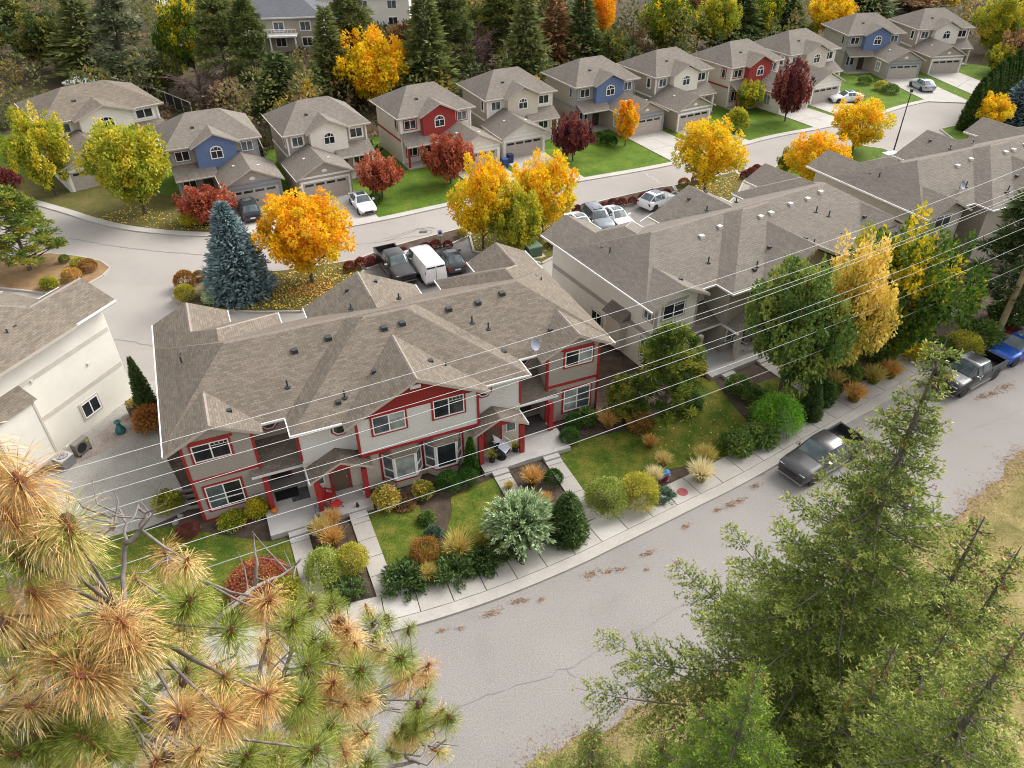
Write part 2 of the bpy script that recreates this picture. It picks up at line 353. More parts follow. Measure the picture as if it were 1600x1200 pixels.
sheet('lawn', [(2.83,34.1),(3.99,35.51),(5.87,36.23),(8.21,36.96),(10.59,38.78),(13.07,42.2),(13.97,42.19),(14.82,38.73),(15.84,35.5),(14.11,34.2),(10.79,33.32),(7.78,32.57),(6.11,31.35),(4.99,31.37),(4.11,29.35),(3.41,31.12)], .06, M['lawn'])
sheet('lawn', [(16.93,41.55),(17.99,38.69),(22.14,41.48),(26.94,45.78),(28.52,47.94),(24.6,44.56)], .06, M['lawn'])
# rear lane with its far kerb, seen from the left to the turning circle
rk = smooth_line([(-69.93,83.36),(-54.23,76.01),(-45.98,71.72),(-42.11,69.49),(-37.97,67.49),(-33.6,66.27),(-28.49,65.62),(-22.49,65.94),(-17.18,66.98),(-12.5,68.95),(-5.45,72.73),(0.15,75.3),(6.56,78.18),(19.42,83.89),(31.81,91.97),(39.54,95.7),(47.55,99.96),(54.47,104.88),(60.45,107.73),(63.28,105.84)], 1)
sheet('rear_lane', [tuple(p) for p in rk]+[(62.08,100.97),(57.62,95.02)]+[(85, 92), (62, 78), (40, 64), (20, 56), (2, 49), (-12, 42.5)]+[(-22.43,39.19),(-25.35,39.22)]+[(-40, 38), (-75, 46)], .0, M['asphalt_r'])
band('far_kerb', rk, 0, .85, -.05, .1, M['concrete_b'])
sheet('far_lawn', [tuple(p) for p in offset(rk, .86)]+[tuple(p) for p in offset(rk, 24)[::-1]], .05, M['lawn_b'])
sheet('left_lawn', [(-56.2,77.1),(-46.37,72.53),(-42.13,70.25),(-37.84,68.37),(-33.87,66.99),(-28.72,66.33),(-28.93,70.01),(-32.9,73.25),(-38.19,76.74),(-45.62,79.6),(-52.5,80.68),(-57.74,79.84)], .075, M['lawn_worn'])
def island(name, poly, mat, kerb_mat=None, z=.13):
    sheet(name, poly, z, mat, thick=z+.03)
    if kerb_mat:
        P = [np.array(p) for p in poly]; c = sum(P)/len(P)
        b = MB(); n = len(P)
        area = sum(P[i][0]*P[(i+1) % n][1]-P[(i+1) % n][0]*P[i][1] for i in range(n))
        if area < 0: P = P[::-1]
        for i in range(n):
            a, e = P[i], P[(i+1) % n]; t = (e-a)/max(1e-6, np.linalg.norm(e-a)); nn = np.array([t[1], -t[0]])*.18
            b.prism([tuple(a), tuple(e), tuple(e+nn), tuple(a+nn)], 0, z+.02)
        b.build('kerb', kerb_mat)['kind'] = 'structure'
island('spruce_island', [(-27.93,54.34),(-27.98,55.85),(-27.18,57.18),(-25.5,57.95),(-22.77,58.14),(-20.06,58.45),(-15.82,59.7),(-13.68,60.52),(-13.01,58.46),(-13.2,56.17),(-14.56,52.99),(-16.88,51.71),(-20.46,51.67),(-23.13,52),(-25.4,52.64),(-26.89,53.17)], M['lawn_worn'], M['concrete'])
sheet('leaf_bed', [(-27.81,54.44),(-27.34,56.84),(-25.35,57.49),(-23.49,53.53),(-24.39,52.73),(-26.66,53.27)], .137, M['soil'])
island('shrub_strip', [(-13.58,60.64),(-11.65,62.51),(-8.89,64.32),(-6,66.07),(-4.46,67.04),(-3.84,65.47),(-5.83,63.33),(-9.21,61.7),(-12.73,58.81)], M['soil'], M['concrete_b'])
island('maple_lawn', [(-4.34,67.18),(0.13,69.32),(4,70.95),(5.72,71.55),(6.12,69.82),(4.03,63.69),(4.26,61.35),(2.69,59.64),(0.78,60.9),(-3.29,61.98),(-3.84,65.47)], M['lawn_worn'], M['concrete_b'])
island('shrub_strip', [(5.96,71.23),(10.79,73.9),(15.88,76.55),(17.48,77.06),(17.5,75.65),(13.33,73.02),(6.82,69.81)], M['soil'], M['concrete_b'])
island('maple_lawn', [(17.48,77.06),(21.18,78.99),(25.17,80.99),(25.62,79.08),(23.58,74.5),(21.36,71.25),(19.31,73.24),(17.57,75.3)], M['lawn_worn'], M['concrete_b'])
island('shrub_strip', [(25.17,80.99),(28.55,82.89),(28.94,81.69),(25.76,79.08)], M['soil'], M['concrete_b'])
island('lamp_lawn', [(30.02,82.46),(33.65,85.24),(38.23,87.72),(42.2,89.19),(44.43,88.02),(45.16,85.41),(45.1,83.35),(42.84,81.4),(38.78,81.09),(34.52,77.07),(29.88,75.4),(29.04,78.09)], M['lawn_b'], M['concrete_b'])
island('pine_island', [(-47.15,58.89),(-44.67,61.66),(-41.99,62.12),(-39.4,61.57),(-36.74,60.53),(-35.46,59.29),(-35.47,57.88),(-36.15,56.31),(-39.06,55.04),(-45.76,56.46)], M['bark_mulch'], M['concrete'])
island('circle_lawn', [(54.58,95.09),(56.78,96.31),(58.44,96.01),(61.4,94.19),(59.05,89.72),(54.34,89.6)], M['lawn_b'], M['concrete_b'])
sheet('parking', [(-12.69,58.57),(-9.2,61.57),(-5.82,63.2),(-3.71,65.33),(-2.93,61.47),(-4.08,56.47),(-5.64,52.24),(-8.22,52.28),(-13.77,54.44)], .008, M['asphalt_d'])
sheet('parking', [(6.02,69.36),(13.28,72.7),(17.43,75.3),(18.38,73.59),(13.16,67.45),(7.9,64.3)], .008, M['asphalt'])
sheet('upper_lane', [(-82.17,194.42),(-75.05,194.12),(-68.33,172.28),(-70.14,168.41),(-74.53,175.23)], .03, M['concrete_b'])
mb = MB()
for a, b in ([(12.67,68.34),(14.46,70.6)], [(15.45,69.96),(14.44,72.51)], [(8.54,64.7),(7.17,68.59)]):
    a, b = np.array(a), np.array(b); t = (b-a)/np.linalg.norm(b-a); n_ = np.array([-t[1], t[0]])*.05
    mb.face([(*(a-n_), .014), (*(a+n_), .014), (*(b+n_), .014), (*(b-n_), .014)])
mb.build('parking_lines', M['white'])['kind'] = 'structure'
# tar filled cracks in the asphalt, and the storm drain patch
def crack(line, w_=.03, z=.012, seed=1, mat='crack', parent=None, wob=.05):
    r = random.Random(seed); L = smooth_line(line, .35); L = L+np.array([[r.gauss(0, wob), r.gauss(0, wob)] for _ in L]); b = MB(); o = offset(L, 1)-L
    for i in range(len(L)-1):
        q0, q1 = w_*r.uniform(.5, 1.2), w_*r.uniform(.5, 1.2)
        b.face([(*(L[i]-o[i]*q0), z), (*(L[i]+o[i]*q0), z), (*(L[i+1]+o[i+1]*q1), z), (*(L[i+1]-o[i+1]*q1), z)])
    ob = b.build('road_crack', M[mat], parent); ob['kind'] = 'structure'; return ob
crack([(-4.36,15.59),(-2.9,17.64),(-0.1,18.86),(2.4,19.79),(4.11,20.71),(6.06,21.81),(8.14,23.08),(10.1,24.06),(12.67,25.84),(17.59,29.45)], .016, seed=2)
crack([(2.4,19.79),(2.58,19.47),(2.74,19.31)], .012, seed=3)
crack([(19.78,31.47),(24.07,33.63),(28.32,35.97),(33.77,38.5)], .012, seed=4)
crack([(-41.86,65.58),(-36.82,63.73),(-32.23,62.6),(-27.84,61.76)], .05, seed=5)
crack([(-30.24,47.87),(-28.78,47.5),(-26.94,46.86)], .035, seed=6)
crack([(-15.07,63.62),(-11.9,64.37),(-8.55,67.11),(-7.31,67.09),(-9.03,66.98),(-12.07,64.79)], .05, seed=7)
crack([(-9.15,66.98),(-7.51,66.52),(-7.93,65.68),(-9.58,65.15),(-11.9,64.37)], .04, seed=8)
crack([(14.55,81.6),(15.42,80.23),(16.49,78.16)], .09, seed=9, mat='concrete_b', wob=.15)
sheet('drain_patch', [(-8.8,66.54),(-8.01,66.67),(-7.97,66.1),(-8.75,65.98)], .011, M['crack'])
d_ = MB().box(-.35, .35, -.25, .25, 0, .02).build('storm_drain', M['vent'], loc=(*[(-8.41,66.32)][0], .012)); tag(d_, 'dark storm drain grate in the rear lane', 'drain')
for k in range(4): MB().box(-.3+k*.18, -.26+k*.18, -.22, .22, .02, .035).build('bar', M['metal_grey'], d_)
d_ = MB().lathe([(0, .02), (.3, .02), (.32, 0)], 14).build('manhole_cover', flat('red utility cover', (.3, .06, .06)), loc=(*[(9.81,31)][0], .126)); tag(d_, 'small red utility cover set in the front sidewalk', 'cover')
d_ = MB().lathe([(0, .02), (.42, .02), (.45, 0)], 18).build('manhole_cover', M['metal_grey'], loc=(*[(34.86,45.84)][0], .126)); tag(d_, 'round grey utility cover in the sidewalk beside the pole', 'cover')
# ------------------------------------------------------------------ buildings: shared pieces
def chevron(b, a0, a1, f0, f1, ze, zr, axis, th=.2, mt=0, me=1, am=None):
    """gable roof slab; ridge runs along 'v' (axis 1) or 'u' (axis 0) between f0 and f1"""
    am = (a0+a1)/2 if am is None else am
    sec = [(a0, ze), (am, zr), (a1, ze), (a1, ze-th), (am, zr-th), (a0, ze-th)]
    P = (lambda a, f, z: (a, f, z)) if axis == 1 else (lambda a, f, z: (f, a, z))
    for i in range(6):
        (x0, z0), (x1, z1) = sec[i], sec[(i+1) % 6]
        q = [P(x0, f0, z0), P(x1, f0, z1), P(x1, f1, z1), P(x0, f1, z0)]
        if axis == 0: q = q[::-1]
        b.face(q, mt if i in (0, 1) else me)
    for f, rev in ((f0, False), (f1, True)):
        for idx in ((0, 5, 4, 1), (1, 4, 3, 2)):
            q = [P(sec[i][0], f, sec[i][1]) for i in idx]
            if rev != (axis == 0): q = q[::-1]
            b.face(q, me)
def hip(b, u0, u1, v0, v1, ze, zr, r0, r1, rv, axis=0, th=.2, mt=0, me=1):
    """hip roof, ridge from r0 to r1 (along axis) at cross position rv"""
    A, B, C_, D_ = (u0, v0), (u1, v0), (u1, v1), (u0, v1)
    if axis == 0: p, q = (r0, rv, zr), (r1, rv, zr); fs = ([A, B, q, p], [B, C_, q], [C_, D_, p, q], [D_, A, p])
    else: p, q = (rv, r0, zr), (rv, r1, zr); fs = ([A, B, p], [B, C_, q, p], [C_, D_, q], [D_, A, p, q])
    for f in fs: b.face([(x[0], x[1], ze) if len(x) == 2 else x for x in f], mt)
    for a, c in ((A, B), (B, C_), (C_, D_), (D_, A)): b.face([(*a, ze-th), (*c, ze-th), (*c, ze), (*a, ze)], me)
    b.face([(*x, ze-th) for x in (A, D_, C_, B)], me)
def shed(b, u0, u1, v0, v1, z0, z1, th=.16, mt=0, me=1):
    top = [(u0, v0, z0), (u1, v0, z0), (u1, v1, z1), (u0, v1, z1)]; bot = [(x, y, z-th) for x, y, z in top]
    b.face(top, mt); b.face(bot[::-1], me)
    for i in range(4): j = (i+1) % 4; b.face([bot[i], bot[j], top[j], top[i]], me)
class Face:
    """maps (a along the wall, z up, d out of the wall) to building coordinates"""
    def __init__(s, side, at): s.side, s.at = side, at
    def p(s, a, z, d):
        return {'front': (a, s.at-d, z), 'back': (a, s.at+d, z), 'left': (s.at-d, a, z), 'right': (s.at+d, a, z)}[s.side]
    def box(s, b, a0, a1, z0, z1, d0, d1, m=0):
        p, q = s.p(a0, z0, d0), s.p(a1, z1, d1)
        b.box(p[0], q[0], p[1], q[1], p[2], q[2], m)
def window(parent, F_, a0, a1, z0, z1, trim=None, cols=2, pane='glass', panes=None, tw=.11, fw=.06, rail=None, grid=False):
    b = MB()
    if trim:
        for q in ((a0-tw, a1+tw, z1, z1+tw), (a0-tw, a1+tw, z0-tw, z0), (a0-tw, a0, z0, z1), (a1, a1+tw, z0, z1)): F_.box(b, *q, .0, .045, 1)
    for q in ((a0, a1, z1-fw, z1), (a0, a1, z0, z0+fw), (a0, a0+fw, z0+fw, z1-fw), (a1-fw, a1, z0+fw, z1-fw)): F_.box(b, *q, .0, .065, 0)
    for k in range(1, cols): c = a0+(a1-a0)*k/cols; F_.box(b, c-.035, c+.035, z0+fw, z1-fw, 0, .06, 0)
    if rail: zz = z0+(z1-z0)*rail; F_.box(b, a0+fw, a1-fw, zz-.03, zz+.03, 0, .055, 0)
    if grid:
        zz = z1-(z1-z0)*.22
        F_.box(b, (a0+a1)/2+.04, a1-fw, zz-.012, zz+.012, 0, .052, 0)
        for k in range(1, 4): c = (a0+a1)/2+(a1-a0)/2*k/4; F_.box(b, c-.012, c+.012, zz, z1-fw, 0, .051, 0)
    w_ = b.build('window', [M['white'], trim or M['white']], parent)
    for k in range(cols):
        pb = MB(); c0, c1 = a0+(a1-a0)*k/cols, a0+(a1-a0)*(k+1)/cols
        F_.box(pb, c0+.02, c1-.02, z0+.02, z1-.02, .004, .03)
        pb.build('pane', M[panes[k] if panes else pane], w_)
    return w_
def gable_wall(b, a0, a1, f, zb, ze, zr, depth=.2, m=0, am=None):
    am = (a0+a1)/2 if am is None else am
    p = [(a0, f, zb), (a1, f, zb), (a1, f, ze), (am, f, zr), (a0, f, ze)]
    b.face(p, m); b.face([(x, y+depth, z) for x, y, z in p[::-1]], m)
    for i in range(5): j = (i+1) % 5; b.face([(p[j][0], f, p[j][2]), (p[i][0], f, p[i][2]), (p[i][0], f+depth, p[i][2]), (p[j][0], f+depth, p[j][2])], m)
def vent_box(parent, u, v, z, mat='vent', s=.17): return MB().box(u-s, u+s, v-s, v+s, z-.12, z+.16).build('vent', M[mat], parent)
def vent_pipe(parent, u, v, z, h=.5, mat='vent'):
    return MB().tube([(u, v, z-.1), (u, v, z+h)], .05, 8).lathe([(.0, .02), (.17, .02), (.18, -.06)], 8, c=(u, v, z)).build('pipe', M[mat], parent)
def townhouse(name, label, loc, yaw, pal, zb=0, front=True, vents='vent', band_z=(3.05,)):
    root = empty(name, (loc[0], loc[1], zb), R(yaw)); tag(root, label, 'townhouse', 'row of townhouses')
    E, Mi, Lo, tr, tr2 = (M[pal[k]] for k in ('end', 'mid', 'low', 'trim', 'post'))
    W = 21.14; mu = lambda u: W-u
    Z = 5.5; base = -.15-zb
    # walls
    for sgn, nm in ((0, 'wall'), (1, 'wall')):
        T = (lambda u: u) if sgn == 0 else mu
        b = MB(); b.box(T(-1.68), T(1.85), .48, 13.2, base, Z-.12); gable_wall(b, min(T(-1.68), T(1.85)), max(T(-1.68), T(1.85)), .482, Z-.12, 5.6, 6.55, .3, am=T(0))
        gable_wall(b, min(T(-1.68), T(1.35)), max(T(-1.68), T(1.35)), 12.9, Z-.12, 5.6, 6.45, .3, am=T(-.17)); b.build(nm, E, root)
    b = MB(); b.box(1.85, mu(1.85), 2.0, 10.2, base, Z-.12); b.box(7.2, 14.2, 9, 11.6, base, Z-.12); gable_wall(b, 7.2, 14.2, 11.3, Z-.12, 5.6, 7.2, .3); b.build('wall', E, root)
    b = MB(); b.box(4.05, mu(4.05), -.35, 4, 3.0, Z-.12); b.build('wall', Mi, root)
    b = MB(); b.box(4.06, mu(4.06), -.34, 4, base, 2.99); b.build('wall', Lo, root)
    b = MB(); b.box(7.12, mu(7.0), -1.05, 3, 3.05, Z-.02); b.build('wall', Mi, root)
    b = MB(); gable_wall(b, 7.12, mu(7.0), -1.052, 5.48, 5.5, 7.33, .3, am=10.6); b.build('gable_panel', M[pal['gable']], root)
    b = MB(); b.box(7.2, mu(7.1), -.68, 2, base, 3.04); b.build('wall', Lo, root)
    # roofs
    sh, fa = M[pal['roof']], M['fascia']
    b = MB()
    hip(b, -2.46, mu(-2.6), .78, 10.65, 5.54, 7.98, 1.6, 19.4, 5.72)
    hip(b, 3.73, 17.5, -.9, 10.3, 5.542, 8.34, 9.33, 11.9, 4.7)
    rf = b.build('roof', [sh, fa], root)
    b = MB(); hip(b, -2.47, 5.15, 1.2, 12.08, 5.545, 7.45, 5.0, 8.28, 1.34, 1); hip(b, mu(5.15), mu(-2.47), 1.2, 12.08, 5.545, 7.45, 5.0, 8.28, mu(1.34), 1); b.build('rear_roof', [sh, fa], root)
    for T in ((lambda u: u), mu):
        b = MB(); chevron(b, min(T(-2.475), T(2.47)), max(T(-2.475), T(2.47)), 0, 6.4, 5.55, 6.785, 1); b.build('gable_roof', [sh, fa], root)
        b = MB(); chevron(b, min(T(-2.474), T(2.13)), max(T(-2.474), T(2.13)), 8.6, 13.75, 5.535, 6.68, 1, am=T(-.17)); b.build('gable_roof', [sh, fa], root)
    b = MB(); chevron(b, 6.45, 14.75, -1.55, 4.1, 5.56, 7.64, 1); b.build('gable_roof', [sh, fa], root)
    b = MB(); chevron(b, 6.8, 14.55, 6.5, 12.03, 5.55, 7.42, 1); b.build('gable_roof', [sh, fa], root)
    # ridge caps
    b = MB()
    for p, q in (((1.6, 5.72, 7.98), (19.4, 5.72, 7.98)), ((9.33, 4.7, 8.34), (11.9, 4.7, 8.34)), ((11.9, 4.7, 8.34), (17.5, -.9, 5.56)), ((0, .02, 6.785), (0, 3, 6.785)), ((W, .02, 6.785), (W, 3, 6.785)), ((10.6, -1.5, 7.64), (10.6, 3.2, 7.64)),
                 ((10.67, 8.4, 7.42), (10.67, 12, 7.42)), ((-.17, 9.9, 6.68), (-.17, 13.7, 6.68)), ((mu(-.17), 9.9, 6.68), (mu(-.17), 13.7, 6.68)), ((1.34, 8.28, 7.45), (5.1, 12.03, 5.57)), ((1.34, 8.28, 7.45), (-.1, 9.8, 6.73)),
                 ((mu(1.34), 8.28, 7.45), (mu(5.1), 12.03, 5.57)), ((mu(1.34), 8.28, 7.45), (mu(-.1), 9.8, 6.73))):
        P, Q = Vector(p), Vector(q); t = (Q-P).normalized(); n = t.cross(Vector((0, 0, 1))).normalized()*.11; up = Vector((0, 0, .03))
        dn = Vector((0, 0, -.05))
        b.face([P-n+dn, Q-n+dn, Q+up, P+up]); b.face([P+up, Q+up, Q+n+dn, P+n+dn])
    b.build_each('ridge_cap', M['cap'], rf, 2)
    # gutters: bright lines along the eaves
    b = MB(); g = .07
    for u in (-2.48, mu(-2.48)):
        s_ = -1 if u < 5 else 1
        b.box(u, u+s_*g, .02, 13.73, 5.42, 5.55)
    for u0, u1, v in ((2.45, 3.7, .78), (mu(3.7), mu(2.45), .78), (3.74, 6.5, -.9), (14.7, 17.49, -.9)): b.box(u0, u1, v-g, v, 5.43, 5.55)
    for u, v0, v1 in ((3.73, -.98, .7), (17.5, -.98, .7), (5.15, 10.4, 12.08), (mu(5.15), 10.4, 12.08), (6.8, 10.6, 12.02), (14.55, 10.6, 12.02), (2.13, 12.1, 13.74), (mu(2.13), 12.1, 13.74)):
        s_ = -1 if u in (3.73, mu(5.15), 6.8, mu(2.13)) else 1
        b.box(u, u+s_*.06, v0, v1, 5.44, 5.55)
    b.build_each('gutter', M['gutter'], rf)
    # vents and pipes
    for u, v in ((5.2, 4.3), (7.2, 4.6), (10.3, 3.7), (11.4, 3.75), (14.6, 4.75), (16.5, 4.75), (18.2, 5.0)):
        z = max(5.54+.494*(v-.78), 5.54+.5*(v+.9) if 5 < u < 12.5 and v+.9 < min(u-3.73, 17.5-u) else 0); vent_box(rf, u, v, z, vents)
    for u, v in ((4.3, 2.4), (16.2, 2.3), (12.9, .6), (7.0, .4), (15.4, 2.9)): vent_pipe(rf, u, v, max(5.54+.494*(v-.78), 5.54+.5*(v+.9) if 5 < u < 16.5 else 0), .45)
    for u, v in ((4.6, 1.2), (16.8, 1.4), (12.3, .3), (6.6, .2)): vent_box(rf, u, v, max(5.54+.494*(v-.78), 5.54+.5*(v+.9) if 5 < u < 16.5 else 0)-.02, 'vent', .13)
    vent_pipe(rf, 9.3, 8.2, 7.0, .35); vent_pipe(rf, 12.4, 8.2, 7.0, .35); vent_pipe(rf, -.9, 7.0, 6.32, .6); vent_box(rf, -.8, 8.0, 6.36, 'vent', .12)
    vent_pipe(rf, mu(-1), 7.6, 6.28, .4); vent_box(rf, mu(-.8), 8.2, 6.38, 'vent', .12); vent_box(rf, 1.1, 1.6, 6.2, 'vent', .12); vent_box(rf, 20.1, 1.9, 6.25, 'vent', .12)
    vent_box(rf, 8.9, 1.2, 6.78, 'vent', .12); vent_box(rf, 12.1, .8, 6.85, 'vent', .12); vent_box(rf, 9.6, 10.6, 6.9, 'vent', .1); vent_box(rf, 11.6, 10.9, 6.96, 'vent', .1)
    # trim: corner boards and bands
    b = MB()
    for T in ((lambda u: u), mu):
        for u in (-1.68, 1.85):
            x = T(u); b.box(x-.075, x+.075, .45, .6, 0, 5.45)
        b.box(min(T(-1.6), T(1.78)), max(T(-1.6), T(1.78)), .44, .5, 2.95, 3.13); b.box(min(T(-1.25), T(.95)), max(T(-1.25), T(.95)), .44, .5, 5.5, 5.66)
        b.box(min(T(-1.72), T(-1.6)), max(T(-1.72), T(-1.6)), .6, 13.1, 2.95, 3.13) if pal['band'] else 0
        x = T(4.05); b.box(x-.07, x+.07, -.39, -.25, 3.2, 5.42)
        b.box(min(T(-1.6), T(1.4)), max(T(-1.6), T(1.4)), .45, .52, -.1, .16)
    for x in (7.12, mu(7.0)): b.box(x-.07, x+.07, -1.1, -.95, 3.1, 5.44)
    b.box(7.1, mu(6.98), -1.09, -1.0, 2.93, 3.12); b.box(7.7, mu(7.6), -1.085, -1.0, 5.62, 5.76)
    b.build_each('trim', tr, root)
    for z_ in band_z[1:] if len(band_z) > 1 else ():
        MB().box(mu(-1.7), mu(-1.64), .6, 13.1, z_, z_+.3).build('band', M['trim_tan'], root)
    if pal.get('side_band'):
        b = MB(); b.box(-1.72, -1.66, .6, 13.1, 2.8, 3.15); b.box(mu(-1.66), mu(-1.72), .6, 13.1, 2.8, 3.15); b.build_each('band', M[pal['side_band']], root)
    MB().box(10.3, 10.9, -1.13, -1.06, 6.75, 6.98).build('louvre', M['white'], root)
    # windows of the end gables, the middle gable and the octagons
    fr = Face('front', .48)
    for T, p1, p2 in (((lambda u: u), ['glass', 'glass'], ['glass_mid', 'glass']), (mu, ['glass', 'glass_blind'], ['glass_blind', 'glass_mid'])):
        a, c = sorted((T(-1.2), T(.68)))
        window(root, fr, a, c, 4.3, 5.42, tr, 2, panes=p1, grid=True); window(root, fr, a, c, .78, 2.5, tr, 2, panes=p2, rail=.38)
    fc = Face('front', -1.05)
    window(root, fc, 8.0, 9.85, 4.28, 5.5, tr, 2, panes=['glass_mid', 'glass_blind']); window(root, fc, 11.48, 13.3, 4.3, 5.56, tr, 2, panes=['glass', 'glass'], grid=True)
    if not front: return root
    def octagon(u, z, v, r=.36):
        b = MB(); pb = MB(); A = [R(22.5+45*k) for k in range(8)]
        for k in range(8):
            a, c = A[k], A[(k+1) % 8]
            for r0, r1, d, m_ in ((r, r+.07, .05, 0), (r+.07, r+.17, .035, 1)):
                b.face([(u+r0*math.cos(a), v-d, z+r0*math.sin(a)), (u+r1*math.cos(a), v-d, z+r1*math.sin(a)), (u+r1*math.cos(c), v-d, z+r1*math.sin(c)), (u+r0*math.cos(c), v-d, z+r0*math.sin(c))], m_)
                b.face([(u+r1*math.cos(c), v-d, z+r1*math.sin(c)), (u+r1*math.cos(a), v-d, z+r1*math.sin(a)), (u+r1*math.cos(a), v, z+r1*math.sin(a)), (u+r1*math.cos(c), v, z+r1*math.sin(c))], m_)
        pb.face([(u+r*math.cos(a), v-.02, z+r*math.sin(a)) for a in A])
        w_ = b.build('window', [M['white'], tr], root); pb.build('pane', M['glass'], w_)
    for T in ((lambda u: u), mu):
        octagon(T(2.85), 4.55, 2.0); octagon(T(6.35), 4.8, -.35)
    # bays
    for c0 in (9.48, 11.97):
        out = [(c0-1.15, -.68), (c0-.62, -1.3), (c0+.65, -1.3), (c0+1.15, -.68)]
        b = MB(); b.prism(out, .1, .62); bay = b.build('bay_window', Lo, root)
        MB().prism([(c0-1.2, -.66), (c0-.65, -1.36), (c0+.68, -1.36), (c0+1.2, -.66)], .62, .72).build('sill', tr, bay)
        b = MB(); o2 = [(c0-1.22, -.67), (c0-.67, -1.4), (c0+.7, -1.4), (c0+1.22, -.67)]; i2 = [(c0-1.15, -.66), (c0-.66, -1.04), (c0+.69, -1.04), (c0+1.15, -.66)]
        for k in range(3): b.face([(*o2[k], 2.5), (*o2[k+1], 2.5), (*i2[k+1], 3.02), (*i2[k], 3.02)], 0)
        b.face([(*p, 2.5) for p in o2[::-1]], 1); b.build('bay_roof', [sh, fa], bay)
        b = MB(); gb = []
        for k in range(3):
            p, q = Vector((*out[k], 0)), Vector((*out[k+1], 0)); t = (q-p).normalized(); n = Vector((t.y, -t.x, 0)); L = (q-p).length
            def bar(s0, s1, z0, z1, d=.05):
                A_ = [p+t*s0, p+t*s1, p+t*s1+n*d, p+t*s0+n*d]; b.prism([(x.x, x.y) for x in A_], z0, z1)
            bar(0, .09, .72, 2.5); bar(L-.09, L, .72, 2.5); bar(.09, L-.09, .72, .82); bar(.09, L-.09, 2.4, 2.5)
            if k != 1: bar(.09, L-.09, 1.42, 1.48)
            x0, x1 = p+t*.06+n*.008, p+t*(L-.06)+n*.008
            pm = MB().face([(x0.x, x0.y, .75), (x1.x, x1.y, .75), (x1.x, x1.y, 2.48), (x0.x, x0.y, 2.48)])
            pb = MB(); pb.face([(x0.x, x0.y, .75), (x1.x, x1.y, .75), (x1.x, x1.y, 2.48), (x0.x, x0.y, 2.48)])
            pb.build('pane', M['glass_blind' if (k == 1 and c0 < 10) else 'glass_mid' if k != 1 else 'glass'], bay)
        MB().prism([(x, y+.03) for x, y in out], .7, 2.49).build('bay_core', M['door_dark'], bay)
        b.build('frame', M['white'], bay)
        b = MB(); b.box(c0-1.3, c0-1.18, -.74, -.68, .5, 2.9); b.box(c0+1.18, c0+1.3, -.74, -.68, .5, 2.9); b.build_each('trim', tr, bay)
    # porches: slab, steps, posts, roofs, doors
    for T, S in (((lambda u: u), 1), (mu, -1)):
        rr = lambda a, c: (min(T(a), T(c)), max(T(a), T(c)))
        po = empty('porch', parent=root)
        MB().box(*rr(1.5, 7.2), -2.35, -.34, -.1, .35).box(*rr(1.87, 4.04), -.34, 1.99, -.1, .345).build('porch_slab', M['porch'], po)
        for a, c in ((2.4, 3.42), (5.76, 6.76)):
            for k in range(2): MB().box(*rr(a, c), -2.35-.38*(k+1), -2.36-.38*k, -.1, .24-.11*k).build('step', M['porch'], po)
        for u, v, h in ((1.95, -.3, 2.5), (4.45, -1.5, 2.55), (7.1, -1.5, 2.55)):
            x = T(u); MB().box(x-.14, x+.14, v-.14, v+.14, .35, h).build('post', tr2, po)
        b = MB(); chevron(b, *rr(4.1, 7.66), -1.68, 1.2, 2.64, 3.54, 1, .16); b.build('porch_roof', [sh, fa], po)
        b = MB(); shed(b, *rr(1.28, 4.15), .1, 2.05, 2.62, 3.6); b.build('porch_roof', [sh, fa], po)
        b = MB(); gable_wall(b, *rr(5.1, 6.66), -1.5, 2.86, 2.9, 3.27, .1, am=T(5.88)); b.build('porch_gable', tr, po)
        b = MB(); b.box(*rr(1.28, 4.1), .02, .1, 2.5, 2.62); x = T(4.1); b.box(x-.05, x+.05, -1.7, .0, 2.5, 2.65); b.build_each('gutter', M['gutter'], po)
        for a, v, mt in ((2.35, 2.0, 'door_dark'), (5.4, -.345, 'door_brown')):
            d_ = MB().box(*rr(a, a+.95), v-.05, v-.004, .36, 2.4).build('door', M[mt], po)
            b = MB()
            for q in ((a-.12, a, .36, 2.4), (a+.95, a+1.07, .36, 2.4), (a-.12, a+1.07, 2.4, 2.52)): b.box(*rr(q[0], q[1]), v-.07, v-.003, q[2], q[3])
            b.build('door_frame', tr, d_); x = T(a+.83); MB().box(x-.03, x+.03, v-.12, v-.05, 1.3, 1.4).build('handle', M['chrome'], d_)
        window(po, Face('front', -.345), *rr(4.35, 5.0), 1.2, 2.3, None, 1, 'glass_mid')
    return root
PAL_RED = dict(end='sid_taupe', mid='sid_white', low='sid_cream', trim='red', post='red', gable='batten_red', roof='shingle', band=1)
PAL_GREY = dict(end='sid_warm', mid='sid_khaki', low='sid_taupe', trim='trim_grey', post='trim_tan', gable='sid_khaki', roof='shingle_b', band=0, side_band='trim_grey')
PAL_BEIGE = dict(end='sid_beige', mid='sid_khaki', low='sid_taupe', trim='trim_grey', post='trim_tan', gable='sid_khaki', roof='shingle_b', band=0)
PAL_CREAM = dict(end='sid_warm', mid='sid_warm', low='sid_cream', trim='trim_tan', post='trim_tan', gable='sid_warm', roof='shingle', band=0)
TH1 = townhouse('townhouse', 'townhouse block with dark red trim, red gable panel and two bay windows', (-15.4, 29.24), 22.92, PAL_RED)
TH2 = townhouse('townhouse', 'grey brown townhouse block with pale side wall, beyond the red trimmed one', (11.4, 43.2), 30.2, PAL_GREY, vents='vent_w')
TH3 = townhouse('townhouse', 'beige townhouse block at the right edge, behind the dark conifer', (35.9, 56.9), 26, PAL_BEIGE, vents='vent_w', front=False)
